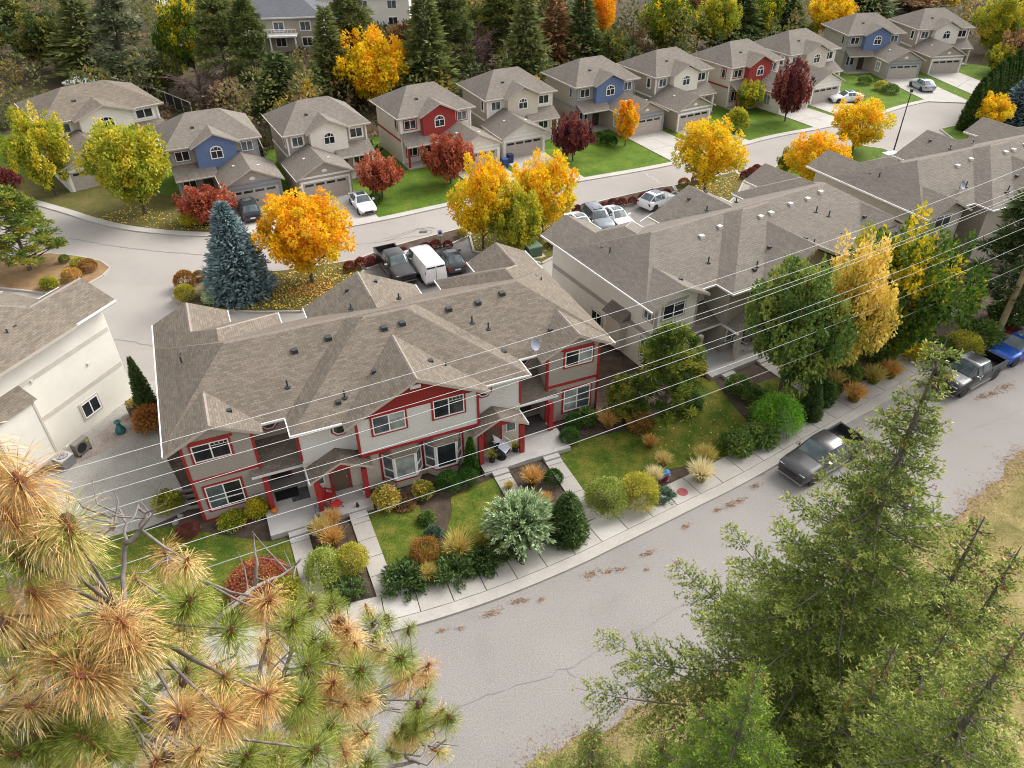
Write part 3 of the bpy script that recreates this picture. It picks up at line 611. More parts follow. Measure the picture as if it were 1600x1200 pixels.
# cream end wall at the left edge: eaves two storeys above a basement storey
a0 = R(-21); c0 = (-24.95-(23.61*math.cos(a0)-13.6*math.sin(a0)), 40.9-(23.61*math.sin(a0)+13.6*math.cos(a0)))
TH0 = townhouse('townhouse', 'cream white townhouse end wall at the left edge beside the gravel yard', c0, -21, PAL_CREAM, zb=1.85, front=False, band_z=(0, .75, 3.45))
# its side window, chimney box and small wall fittings
fr = Face('right', 21.14+1.68)
window(TH0, fr, 9.3, 10.6, -.95, .1, M['trim_tan'], 2, 'glass')
b = MB(); b.box(22.83, 23.75, 3.6, 6.2, -.9, 3.1); ch = b.build('chimney_box', M['sid_warm'], TH0)
b = MB(); b.face([(22.83, 3.4, 3.75), (23.95, 3.4, 3.05), (23.95, 6.4, 3.05), (22.83, 6.4, 3.75)]); b.face([(22.83, 3.4, 3.05), (23.95, 3.4, 3.05), (22.83, 3.4, 3.75)]); b.face([(22.83, 6.4, 3.05), (22.83, 6.4, 3.75), (23.95, 6.4, 3.05)]); b.face([(22.83, 3.4, 3.04), (22.83, 6.4, 3.04), (23.95, 6.4, 3.04), (23.95, 3.4, 3.04)]); b.build('box_roof', M['shingle'], ch)
b = MB(); b.box(23.70, 23.78, 3.55, 3.68, -.9, 3.05); b.box(23.70, 23.78, 6.12, 6.25, -.9, 3.05); b.box(22.83, 23.8, 3.55, 6.25, -1.05, -.9); b.build_each('trim', M['trim_tan'], ch)
for v, z in ((10.9, 2.3), (7.2, 3.5)): MB().box(22.82, 22.92, v-.08, v+.08, z-.08, z+.08).build('wall_light', M['vent_w'], TH0)
# chimney box and windows on the pale end wall of the middle block
b = MB(); b.box(-1.69, -2.35, 3.4, 5.0, .6, 3.1); ch = b.build('chimney_box', M['sid_cream'], TH2)
b = MB(); b.face([(-1.69, 3.1, 3.7), (-1.69, 5.3, 3.7), (-2.6, 5.3, 3.1), (-2.6, 3.1, 3.1)]); b.face([(-1.69, 3.1, 3.1), (-1.69, 3.1, 3.7), (-2.6, 3.1, 3.1)]); b.face([(-1.69, 5.3, 3.1), (-2.6, 5.3, 3.1), (-1.69, 5.3, 3.7)]); b.build('box_roof', M['shingle_b'], ch)
fl = Face('left', -1.68)
window(TH2, fl, .9, 1.75, 4.1, 5.1, M['trim_grey'], 2, 'glass_mid'); window(TH2, fl, .9, 1.75, .9, 2.4, M['trim_grey'], 2, 'glass_mid'); window(TH2, fl, 6.3, 7.6, .7, 1.8, M['trim_tan'], 2, 'glass')
# satellite dishes on the roofs
def dish(parent, u, v, z, rz):
    d_ = MB().lathe([(0, 0), (.15, .012), (.3, .06), (.38, .11)], 14).build('satellite_dish', flat('dish grey', (.2, .22, .27), .5), parent, smooth=True)
    d_.location = (u, v, z+.55); d_.rotation_euler = (R(62), 0, rz)
    s = MB().tube([(u, v+.1, z), (u, v+.12, z+.5)], .03, 6); s.build('dish_mast', M['metal_grey'], parent)
dish(TH1, 18.6, .95, 5.65, R(25)); dish(TH3, 3.2, 2.1, 6.2, R(10))
# walks from the steps to the sidewalk
def walk(th, yaw, loc, u0, u1, v0, v1, sl=1.3, mat='concrete'):
    w_ = empty('garden_walk', (loc[0], loc[1], 0), R(yaw)); w_['kind'] = 'structure'; v = v0; k = 0
    while v > v1+.1:
        e = max(v1, v-sl); MB().box(u0, u1, e+.015, v-.015, -.05, .118+.004*(k % 2)).build('slab', M[mat], w_); v = e; k += 1
def street_v(loc, yaw, u):
    """how far in front of the house the sidewalk's back edge lies at u"""
    a = R(yaw); o = np.array(loc); bx = np.array([math.cos(a), math.sin(a)]); by = np.array([-math.sin(a), math.cos(a)])
    q = out_-o; uu = q @ bx; vv = q @ by; i = np.argsort(uu); return float(np.interp(u, uu[i], vv[i]))
for loc, yaw in (((-15.4, 29.24), 22.92), ((11.4, 43.2), 30.2)):
    for u0, u1 in ((2.4, 3.42), (5.76, 6.76), (14.38, 15.38), (17.72, 18.74)):
        walk(None, yaw, loc, u0, u1, -3.12, street_v(loc, yaw, (u0+u1)/2)+.02)
# ------------------------------------------------------------------ the row of detached houses
M['gutter_tan'] = flat('beige gutter metal', (.55, .5, .44), .5, var=.04)
def arch_window(parent, F_, a, z, w_=1.25, h=1.3):
    b = MB(); pb = MB(); r = w_/2; zs = z+h-r*.8
    pts = [(a-r, z), (a+r, z), (a+r, zs)]+[(a+r*math.cos(t), zs+r*.8*math.sin(t)) for t in [math.pi*k/8 for k in range(1, 8)]]+[(a-r, zs)]
    n = len(pts)
    for k in range(n):
        p, q = pts[k], pts[(k+1) % n]; i = lambda s_: (a+(s_[0]-a)*.84, z+.1+(s_[1]-z)*.84)
        b.face([F_.p(*p, .06), F_.p(*q, .06), F_.p(*i(q), .06), F_.p(*i(p), .06)]); b.face([F_.p(*q, .06), F_.p(*p, .06), F_.p(*p, 0), F_.p(*q, 0)])
    F_.box(b, a-r, a+r, zs-.05, zs+.03, .01, .062); F_.box(b, a-.03, a+.03, z, zs, .01, .058)
    for k in (-1, 1): p = (a+k*r*.5, zs+r*.62); F_.box(b, a+k*r*.3-.02, a+k*r*.3+.02, zs, zs+r*.6, .01, .056)
    pb.face([F_.p(*p, .02) for p in pts])
    o = b.build('window', M['white'], parent); pb.build('pane', M['glass'], o)
def far_house(label, FL, yaw, kind, gable, body, trim, front_body=None, roof='shingle_b', drive=True, door_w='garage'):
    """kind 'A': garage on the right and porch on the left; 'B' mirrored. FL is the front left corner of the main roof."""
    a = R(yaw); root = empty('house', (FL[0], FL[1], 0), a); tag(root, label, 'house', 'detached houses along the rear lane')
    W = 9.7; T = (lambda s: s) if kind == 'A' else (lambda s: W-s)
    rr = lambda p, q: (min(T(p), T(q)), max(T(p), T(q)))
    Bd, Tr = M[body], M[trim]; Fb = M[front_body or body]
    b = MB().box(.55, W-.55, .55, 8.1, -.2, 5.32); b.build('wall', Bd, root)
    b = MB().box(.6, W-.6, .5, .54, 0, 5.3); b.build('wall', Fb, root)
    b = MB(); hip(b, 0, W, 0, 8.7, 5.4, 7.6, 3.2, 6.5, 4.35); rf = b.build('roof', [M[roof], M['fascia']], root)
    # dormer gable
    d0, d1 = rr(2.9, 6.9); m0, m1 = d0-.45, d1+.45
    b = MB(); b.box(d0, d1, -.35, .5, 2.8, 5.35); gable_wall(b, d0, d1, -.352, 5.33, 5.45, 6.35, .2); b.build('dormer_wall', M[gable], root)
    b = MB(); chevron(b, m0, m1, -.75, 3.6, 5.42, 6.62, 1, .16); b.build('dormer_roof', [M[roof], M['fascia']], root)
    arch_window(root, Face('front', -.35), (d0+d1)/2, 3.95)
    # garage and porch
    g0, g1 = rr(4.45, 9.95)
    b = MB(); b.box(g0, g1, -5.2, .45, -.2, 2.55); gable_wall(b, g0, g1, -5.202, 2.53, 2.62, 3.95, .2); b.build('garage_wall', Bd if front_body is None else Fb, root)
    b = MB(); chevron(b, g0-.35, g1+.35, -5.65, .4, 2.66, 4.2, 1, .16); gr = b.build('garage_roof', [M[roof], M['fascia']], root)
    b = MB(); shed(b, *rr(.3, 4.5), -1.5, .5, 2.64, 3.6); b.build('porch_roof', [M[roof], M['fascia']], root)
    b = MB(); x = T(.6); b.box(x-.1, x+.1, -1.25, -1.05, 0, 2.5); b.build('post', Tr, root)
    MB().box(*rr(.4, 4.4), -1.4, .5, -.1, .2).build('porch_slab', M['concrete'], root)
    fr = Face('front', -5.2)
    dc = (g0+g1)/2
    gd = MB(); fr.box(gd, dc-2.4, dc+2.4, 0.0, 2.05, .0, .03); gdo = gd.build('garage_door', M[door_w], root)
    for k in range(3): pb = MB(); fr.box(pb, dc-2.4, dc+2.4, .5*(k+1), .5*(k+1)+.025, .03, .036); pb.build('panel_joint', M['trim_grey'], gdo)
    for k in range(4):
        pb = MB(); fr.box(pb, dc-2.2+k*1.13, dc-1.3+k*1.13, 1.66, 1.9, .03, .04); pb.build('pane', M['glass'], gdo)
    b = MB()
    for q in ((dc-2.6, dc-2.4, 0, 2.25), (dc+2.4, dc+2.6, 0, 2.25), (dc-2.4, dc+2.4, 2.05, 2.25)): fr.box(b, *q, 0, .05)
    fr.box(b, g0, g1, 2.5, 2.68, 0, .05)
    b.build_each('trim', M['white'] if trim == 'red' else Tr, root)
    b = MB(); pts = [(dc-.3, 2.95)]+[(dc+.3*math.cos(t), 2.95+.32*math.sin(t)) for t in [math.pi*k/6 for k in range(6, -1, -1)]]
    b.face([fr.p(*p, .05) for p in pts[::-1]]); b.build('gable_vent', M['white'], root)
    # windows, door
    ff = Face('front', .5)
    p, q = rr(.95, 2.35); window(root, ff, p, q, 3.95, 4.95, Tr, 2, 'glass')
    p, q = rr(7.5, 8.7); window(root, ff, p, q, 4.0, 5.0, Tr, 2, 'glass_mid')
    p, q = rr(1.0, 2.3); window(root, ff, p, q, .9, 2.2, Tr, 2, 'glass')
    MB().box(*rr(3.0, 3.95), .44, .498, .2, 2.3).build('door', M['door_dark'], root)
    fs = Face('left', .55)
    window(root, fs, 1.6, 2.3, 3.7, 4.9, Tr, 1, 'glass'); 
    if kind == 'A': window(root, Face('left', g0), -3.4, -2.3, .8, 2.1, M['white'], 2, 'glass_blind')
    b = MB(); b.box(.47, .55, .55, 8.1, 2.6, 2.78); b.build('band', Tr, root)
    x = .5; b = MB(); b.box(.45, .6, .42, .6, 0, 5.3); b.box(W-.6, W-.45, .42, .6, 0, 5.3); b.build_each('corner_board', M['white'] if trim == 'red' else Tr, root)
    b = MB(); b.box(0, W, -.06, 0, 5.32, 5.41); b.box(-.06, 0, 0, 8.7, 5.32, 5.41); b.box(g0-.41, g0-.35, -5.64, -.2, 2.57, 2.67); b.box(*rr(.3, 4.4), -1.56, -1.5, 2.55, 2.65); b.build_each('gutter', M['gutter_tan'], rf)
    vent_box(rf, 3.4, 2.3, 6.5, 'vent', .15); vent_box(rf, 7.6, 3.0, 6.6, 'vent', .13); vent_pipe(rf, 2.2, 3.2, 6.5, .35); vent_box(gr, dc-1.2, -2.4, 3.5, 'vent_w', .13); vent_box(gr, dc+1.1, -3.4, 3.55, 'vent_w', .13)
    if drive:
        # driveway: from the door down to the lane
        o = np.array(FL); bx = np.array([math.cos(a), math.sin(a)]); by = np.array([-math.sin(a), math.cos(a)])
        def reach(s_):
            q_ = rk-o; uu = q_ @ bx; vv = q_ @ by; m_ = (vv < -2) & (np.abs(uu-s_) < 8); i = np.argsort(uu[m_]); return float(np.interp(s_, uu[m_][i], vv[m_][i])) if m_.any() else -11.5
        pl = [(dc-2.75, -5.2), (dc+2.75, -5.2), (dc+2.9, reach(dc+2.9)+.05), (dc-2.9, reach(dc-2.9)+.05)]
        e = empty('driveway', (FL[0], FL[1], 0), a); e['kind'] = 'structure'
        for k in range(2):
            for j in range(2):
                f = lambda s_, t_: tuple((1-s_)*((1-t_)*np.array(pl[0])+t_*np.array(pl[3]))+s_*((1-t_)*np.array(pl[1])+t_*np.array(pl[2])))
                MB().prism([f(j/2+.003, k/2+.003), f(j/2+.497, k/2+.003), f(j/2+.497, k/2+.497), f(j/2+.003, k/2+.497)], -.02, .112).build('slab', M['concrete_b'], e)
    return root
far_house('taupe two storey house with slate blue gable beside the blue spruce, maroon maple in front', (-34.6, 73.9), 26.5, 'A', 'sid_blue', 'sid_taupe', 'trim_blue')
far_house('taupe house with white arched gable, white sedan on its driveway', (-23.7, 77.9), 28.3, 'B', 'sid_warm', 'sid_taupe', 'white')
far_house('white house with barn red gable and red trim, red maple in front', (-12.4, 83.4), 29, 'A', 'sid_red', 'sid_cream', 'red', 'sid_warm')
far_house('pale house with cream gable between the red and the blue gabled houses', (-2.9, 90.1), 26, 'B', 'sid_cream', 'sid_taupe', 'white', 'sid_warm')
far_house('khaki house with slate blue gable behind the slim orange tree', (8.1, 95.3), 27.5, 'A', 'sid_blue', 'sid_khaki', 'trim_blue')
far_house('khaki house with white arched gable, yellow maple on its lane side', (18.6, 99.6), 29, 'B', 'sid_warm', 'sid_khaki', 'white')
far_house('cream house with barn red gable behind the dark maroon tree', (29.4, 104.0), 30, 'A', 'sid_red', 'sid_cream', 'red', 'sid_warm')
far_house('beige house with pale gable and white garage beside the maroon tree', (39.1, 110.6), 27, 'B', 'sid_cream', 'sid_taupe', 'white', 'sid_warm')
far_house('khaki house with blue gable at the turning circle, silver car on its driveway', (51.6, 123.0), 8, 'A', 'sid_blue', 'sid_khaki', 'trim_blue')
far_house('last khaki house of the row with white gable at the turning circle', (63.9, 126.4), 9, 'B', 'sid_warm', 'sid_khaki', 'white')
h_ = far_house('cream house with pale walls at the upper left behind yellow trees', (-51.0, 82.0), 40, 'B', 'sid_warm', 'sid_warm', 'white', 'sid_warm', 'shingle', drive=False); h_.scale = (1.38, 1.3, 1)
# ------------------------------------------------------------------ plants: meshes of many small leaves
def unit(v): return v/np.maximum(1e-9, np.linalg.norm(v, axis=-1, keepdims=True))
def leaf_mesh(name, P, D, L, W, tone, mat=None, rg=None, bend=0.):
    """one diamond per leaf: starts at P, points along D, length L, width W; 'tone' picks its colour"""
    n = len(P); rg = rg or np.random.default_rng(1)
    D = unit(D); A = unit(np.cross(D, rg.normal(size=(n, 3)))); L = np.broadcast_to(L, n)[:, None]; W = np.broadcast_to(W, n)[:, None]
    B = np.cross(D, A)*bend*L
    V = np.empty((n, 4, 3)); V[:, 0] = P; V[:, 1] = P+D*L*.5+A*W*.5+B; V[:, 2] = P+D*L; V[:, 3] = P+D*L*.5-A*W*.5+B
    me = bpy.data.meshes.new(name); me.vertices.add(n*4); me.vertices.foreach_set('co', V.reshape(-1))
    me.loops.add(n*4); me.loops.foreach_set('vertex_index', np.arange(n*4, dtype=np.int32))
    me.polygons.add(n); me.polygons.foreach_set('loop_start', np.arange(0, n*4, 4, dtype=np.int32))
    me.update(calc_edges=True)
    at = me.attributes.new('tone', 'FLOAT', 'POINT'); at.data.foreach_set('value', np.repeat(np.clip(tone, 0, 1), 4).astype(np.float32))
    if mat: me.materials.append(mat)
    return me
def rand_dir(rg, n): return unit(rg.normal(size=(n, 3)))
def maple_mesh(seed, K=125, n=90, ht=2.5, clear=.42, egg=.12, leaf=.08, spread=.23, lean=.6):
    """crown of radius 1 and total height ht: clumps of leaves through the crown's volume, outline uneven"""
    rg = np.random.default_rng(seed); c = []
    hz = (ht-clear)/2.2
    lob = rg.normal(size=(6, 3)); lob = unit(lob); amp = rg.uniform(-.38, .34, 6)
    while len(c) < K:
        d = rand_dir(rg, 1)[0]; r = rg.uniform(.25, 1)**.45*.86
        s = 1+sum(a*max(0, d @ l)**2 for a, l in zip(amp, lob))
        p = d*r*s; z = p[2]; wd = 1-egg*z if z > -.2 else 1-.35*(abs(z)-.2)
        c.append((p[0]*wd, p[1]*wd, z))
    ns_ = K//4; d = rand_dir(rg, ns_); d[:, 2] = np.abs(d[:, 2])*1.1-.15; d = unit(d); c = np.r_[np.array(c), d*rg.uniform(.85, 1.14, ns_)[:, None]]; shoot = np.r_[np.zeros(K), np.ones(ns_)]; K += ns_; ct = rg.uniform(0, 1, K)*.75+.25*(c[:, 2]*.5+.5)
    C_ = np.c_[c[:, :2], clear+hz+c[:, 2]*hz]
    idx = np.repeat(np.arange(K), n); N_ = len(idx); rad = np.where(shoot > 0, rg.uniform(.08, .15, K), rg.uniform(.1, spread, K))[idx]
    q = rand_dir(rg, N_); q[:, 2] *= 1.15+.9*shoot[idx]; rr = rg.uniform(.2, 1, N_)**.5
    P = C_[idx]+q*(rad*rr)[:, None]
    D = unit(q+rand_dir(rg, N_)*.9+np.array([0, 0, -.15])+unit(c)[idx]*.35)
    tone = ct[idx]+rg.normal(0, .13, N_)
    me = leaf_mesh('crown', P, D, rg.uniform(.7, 1.3, N_)*leaf, rg.uniform(.7, 1.2, N_)*leaf*.75, tone, None, rg, .12)
    tb = MB(); top = clear+hz*1.1
    wob = lambda z: (math.sin(z*3+seed)*.03, math.cos(z*2.3+seed)*.03)
    tb.tube([(*wob(z), z) for z in np.linspace(-.02, top, 7)], [.055, .045, .042, .036, .03, .022, .01], 7)
    for k in rg.choice(K, 16, replace=False):
        e = C_[k]; z0 = rg.uniform(clear*.8, max(clear, e[2]*.75)); s = np.array([*wob(z0), z0]); mid = (s+e)/2+np.array([0, 0, -.05*rg.uniform(0, 1)])
        tb.tube([s, mid, e], [.022, .014, .005], 5, cap=False)
    return me, tb
def cone_tree_mesh(seed, ht=2.6, levels=34, per=11, sub=9, sprig=.13, width=.045, clear=.12, droop=.25, power=.85, ragged=.15, bottom_in=.06):
    """spruce or fir, radius 1: whorls of drooping boughs carrying short sprigs"""
    rg = np.random.default_rng(seed); P = []; D = []; T = []; tb = MB()
    tb.tube([(0, 0, -.02), (0, 0, ht*.5), (0, 0, ht*.985)], [.06, .04, .006], 7)
    for i in range(levels):
        f = i/(levels-1); z = clear+(ht-clear)*f**1.05; Rm = (1-f)**power*(1-.0*f)+.03
        if f < bottom_in: Rm *= .75+.25*f/bottom_in
        nb = max(3, int(per*(1-.55*f)))
        for k in range(nb):
            a = 2*math.pi*(k+rg.uniform(-.35, .35))/nb+i*1.1; Lb = Rm*rg.uniform(1-ragged*2, 1+ragged*.4)
            d = np.array([math.cos(a), math.sin(a), 0]); ns = max(5, int(sub*(.5+Lb)*2.2)); t = rg.uniform(.18, 1, ns)
            hzv = z-droop*Lb*t**1.2+.16*Lb*t**3+rg.normal(0, .012, ns)
            side = rg.normal(0, .13, ns)*Lb*(1.1-.6*t); s = np.array([-d[1], d[0], 0])
            p = d[None]*(Lb*t)[:, None]+s[None]*side[:, None]; p[:, 2] = hzv
            dd = d[None]*.8+s[None]*(np.sign(side)*.55)[:, None]+np.array([0, 0, .12])+rg.normal(0, .3, (ns, 3))
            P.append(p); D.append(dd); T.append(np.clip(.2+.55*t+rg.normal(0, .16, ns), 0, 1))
            if Lb > .35 and k % 3 == 0: tb.tube([(0, 0, z), tuple(d*Lb*.5+np.array([0, 0, z-droop*Lb*.4])), tuple(d*Lb*.85+np.array([0, 0, z-droop*Lb*.7]))], [.014, .009, .004], 4, cap=False)
    P, D, T = np.concatenate(P), np.concatenate(D), np.concatenate(T); n = len(P)
    return leaf_mesh('crown', P, D, rg.uniform(.7, 1.3, n)*sprig, rg.uniform(.7, 1.3, n)*width, T, None, rg, .1), tb
def pine_mesh(seed, K=70, n=75, ht=2.6, clear=.5, top_w=.55, leaf=.15):
    """long-needled pine: tufts at the ends of uneven boughs, needles spraying outwards"""
    rg = np.random.default_rng(seed); tb = MB(); C_ = []
    tb.tube([(0, 0, -.02), (.03, -.02, ht*.5), (0, .02, ht*.96)], [.06, .04, .012], 7)
    for k in range(K):
        f = rg.uniform(0, 1)**.8; z = clear+(ht-clear)*f; Rm = (1-(1-top_w)*f)*(1 if f < .75 else 1-(f-.75)*2.2); a = rg.uniform(0, 6.283); r = Rm*rg.uniform(.3, 1)**.6
        C_.append((r*math.cos(a), r*math.sin(a), z+.1*r))
        if k % 2 == 0: tb.tube([(0, 0, max(.2, z-.25*r)), (r*.5*math.cos(a), r*.5*math.sin(a), z-.05), C_[-1]], [.018, .012, .005], 5, cap=False)
    C_ = np.array(C_); idx = np.repeat(np.arange(K), n); N_ = len(idx); q = rand_dir(rg, N_); q[:, 2] = np.abs(q[:, 2])*.8-.15
    P = C_[idx]+q*rg.uniform(.0, .14, N_)[:, None]; ct = rg.uniform(.1, .9, K)
    return leaf_mesh('crown', P, q+rg.normal(0, .25, (N_, 3)), rg.uniform(.7, 1.2, N_)*leaf, leaf*.22, ct[idx]+rg.normal(0, .12, N_), None, rg, .05), tb
def bare_mesh(seed, ht=2.4, twigs=900):
    """leafless tree: limbs, branches and fine twigs"""
    rg = np.random.default_rng(seed); tb = MB(); P = []; D = []
    tb.tube([(0, 0, -.02), (0, .02, ht*.5), (.03, 0, ht*.9)], [.05, .03, .006], 6)
    for k in range(26):
        a = rg.uniform(0, 6.283); z0 = rg.uniform(.2, .7)*ht*.8; e = np.array([math.cos(a), math.sin(a), 0])*rg.uniform(.4, .95)+np.array([0, 0, min(ht*.98, z0+rg.uniform(.4, 1.0))])
        s = np.array([0, 0, z0]); m_ = (s+e)/2+np.array([0, 0, .08]); tb.tube([s, m_, e], [.02, .012, .004], 5, cap=False)
        t = rg.uniform(.25, 1, twigs//26)[:, None]; p = s*(1-t)+e*t; P.append(p); D.append(unit(e-s)[None]+rg.normal(0, .55, (len(p), 3)))
    P, D = np.concatenate(P), np.concatenate(D); n = len(P)
    return leaf_mesh('crown', P, D, rg.uniform(.15, .42, n), .014, rg.uniform(0, 1, n), None, rg), tb
def globe_mesh(seed, n=2600, leaf=.16, flat_=1., loose=.05, fill=.82):
    """clipped or mounded shrub, radius 1, sitting on the ground"""
    rg = np.random.default_rng(seed); d = rand_dir(rg, n); d[:, 2] = np.abs(d[:, 2])*1.25-.35*(rg.uniform(0, 1, n) < .45); d = unit(d)
    lob = rand_dir(rg, 9); bump = 1+loose*2.2*(np.max(d @ lob.T, axis=1)-.75)
    r = rg.uniform(fill, 1, n)*bump+rg.normal(0, loose*.5, n); P = d*r[:, None]; P[:, 2] = (P[:, 2]*flat_+.62*flat_); P[:, 2] = np.maximum(P[:, 2], .01)
    cl = rand_dir(rg, 26); tone = rg.uniform(0, 1, 26)[np.argmax(d @ cl.T, axis=1)]*.55+rg.uniform(0, .45, n)
    return leaf_mesh('shrub', P, d+rg.normal(0, .7, (n, 3)), rg.uniform(.7, 1.3, n)*leaf, rg.uniform(.7, 1.2, n)*leaf*.62, tone, None, rg, .12)
def juniper_mesh(seed, n=2600, leaf=.34):
    rg = np.random.default_rng(seed); k = 60; a = rg.uniform(0, 6.283, k); el = rg.uniform(.05, 1.2, k); idx = rg.integers(0, k, n); t = rg.uniform(.3, 1, n)**.7
    d = np.c_[np.cos(a)*np.cos(el), np.sin(a)*np.cos(el), np.sin(el)*.8]; P = d[idx]*t[:, None]*rg.uniform(.75, 1.02, k)[idx][:, None]+rg.normal(0, .07, (n, 3)); P[:, 2] = np.abs(P[:, 2])+.05
    return leaf_mesh('shrub', P, d[idx]+rg.normal(0, .45, (n, 3)), rg.uniform(.6, 1.2, n)*leaf*.6, leaf*.2, np.clip(t*.6+rg.uniform(-.1, .5, n), 0, 1), None, rg, .1)
def grass_mesh(seed, n=800, h=1.15, spread=.6):
    """tuft of arching blades, two segments each"""
    rg = np.random.default_rng(seed); a = rg.uniform(0, 6.283, n); r0 = rg.uniform(0, .22, n); lean = rg.uniform(.05, 1, n)*spread
    base = np.c_[r0*np.cos(a), r0*np.sin(a), np.zeros(n)]; d1 = unit(np.c_[lean*.6*np.cos(a), lean*.6*np.sin(a), np.ones(n)]); L = rg.uniform(.55, 1, n)*h
    mid = base+d1*(L*.55)[:, None]; d2 = unit(np.c_[lean*1.9*np.cos(a), lean*1.9*np.sin(a), 1-lean*.7]); s = rg.uniform(.3, 1, n)
    P = np.r_[base, mid]; D = np.r_[d1, d2]; LL = np.r_[L*.62, L*.5]; T = np.r_[s*.45, s*.55+.4]
    return leaf_mesh('grass', P, D, LL, np.r_[np.full(n, .026), np.full(n, .024)], T, None, rg)
def weeping_shrub_mesh(seed, n=3000):
    """fountain of fine upright sprays"""
    rg = np.random.default_rng(seed); k = 190; a = rg.uniform(0, 6.283, k); el = np.arcsin(rg.uniform(-.05, 1, k)); d = np.c_[np.cos(a)*np.cos(el), np.sin(a)*np.cos(el), np.sin(el)]
    idx = rg.integers(0, k, n); t = rg.uniform(.2, 1.12, n); P = d[idx]*(t*rg.uniform(.85, 1.05, k)[idx])[:, None]; P[:, 2] = P[:, 2]*1.0+.75-.1*t**3; P += rg.normal(0, .03, (n, 3))
    return leaf_mesh('shrub', P, d[idx]+rg.normal(0, .38, (n, 3)), rg.uniform(.1, .22, n), .05, rg.uniform(.1, 1, n)*t, None, rg, .1)
V_MAPLE = [maple_mesh(s) for s in (11, 12, 13, 14)]; V_WIDE = [maple_mesh(s, 110, 80, 1.9, .35, .05, .1) for s in (21, 22)]
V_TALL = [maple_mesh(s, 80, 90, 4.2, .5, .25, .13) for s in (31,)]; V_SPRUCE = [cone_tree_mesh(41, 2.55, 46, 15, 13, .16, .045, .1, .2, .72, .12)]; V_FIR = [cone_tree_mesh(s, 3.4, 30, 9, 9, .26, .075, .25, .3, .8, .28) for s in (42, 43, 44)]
V_PINE = [pine_mesh(s, 170, 80, 2.6, .4, .6, .14) for s in (51, 52)]; V_PTALL = [pine_mesh(s, 130, 70, 4.2, .6, .45, .22) for s in (53, 54)]; V_BARE = [bare_mesh(s) for s in (61, 62)]
TRUNKS = {}
G_ = lambda *s: [(i/(len(s)-1), c) for i, c in enumerate(s)]
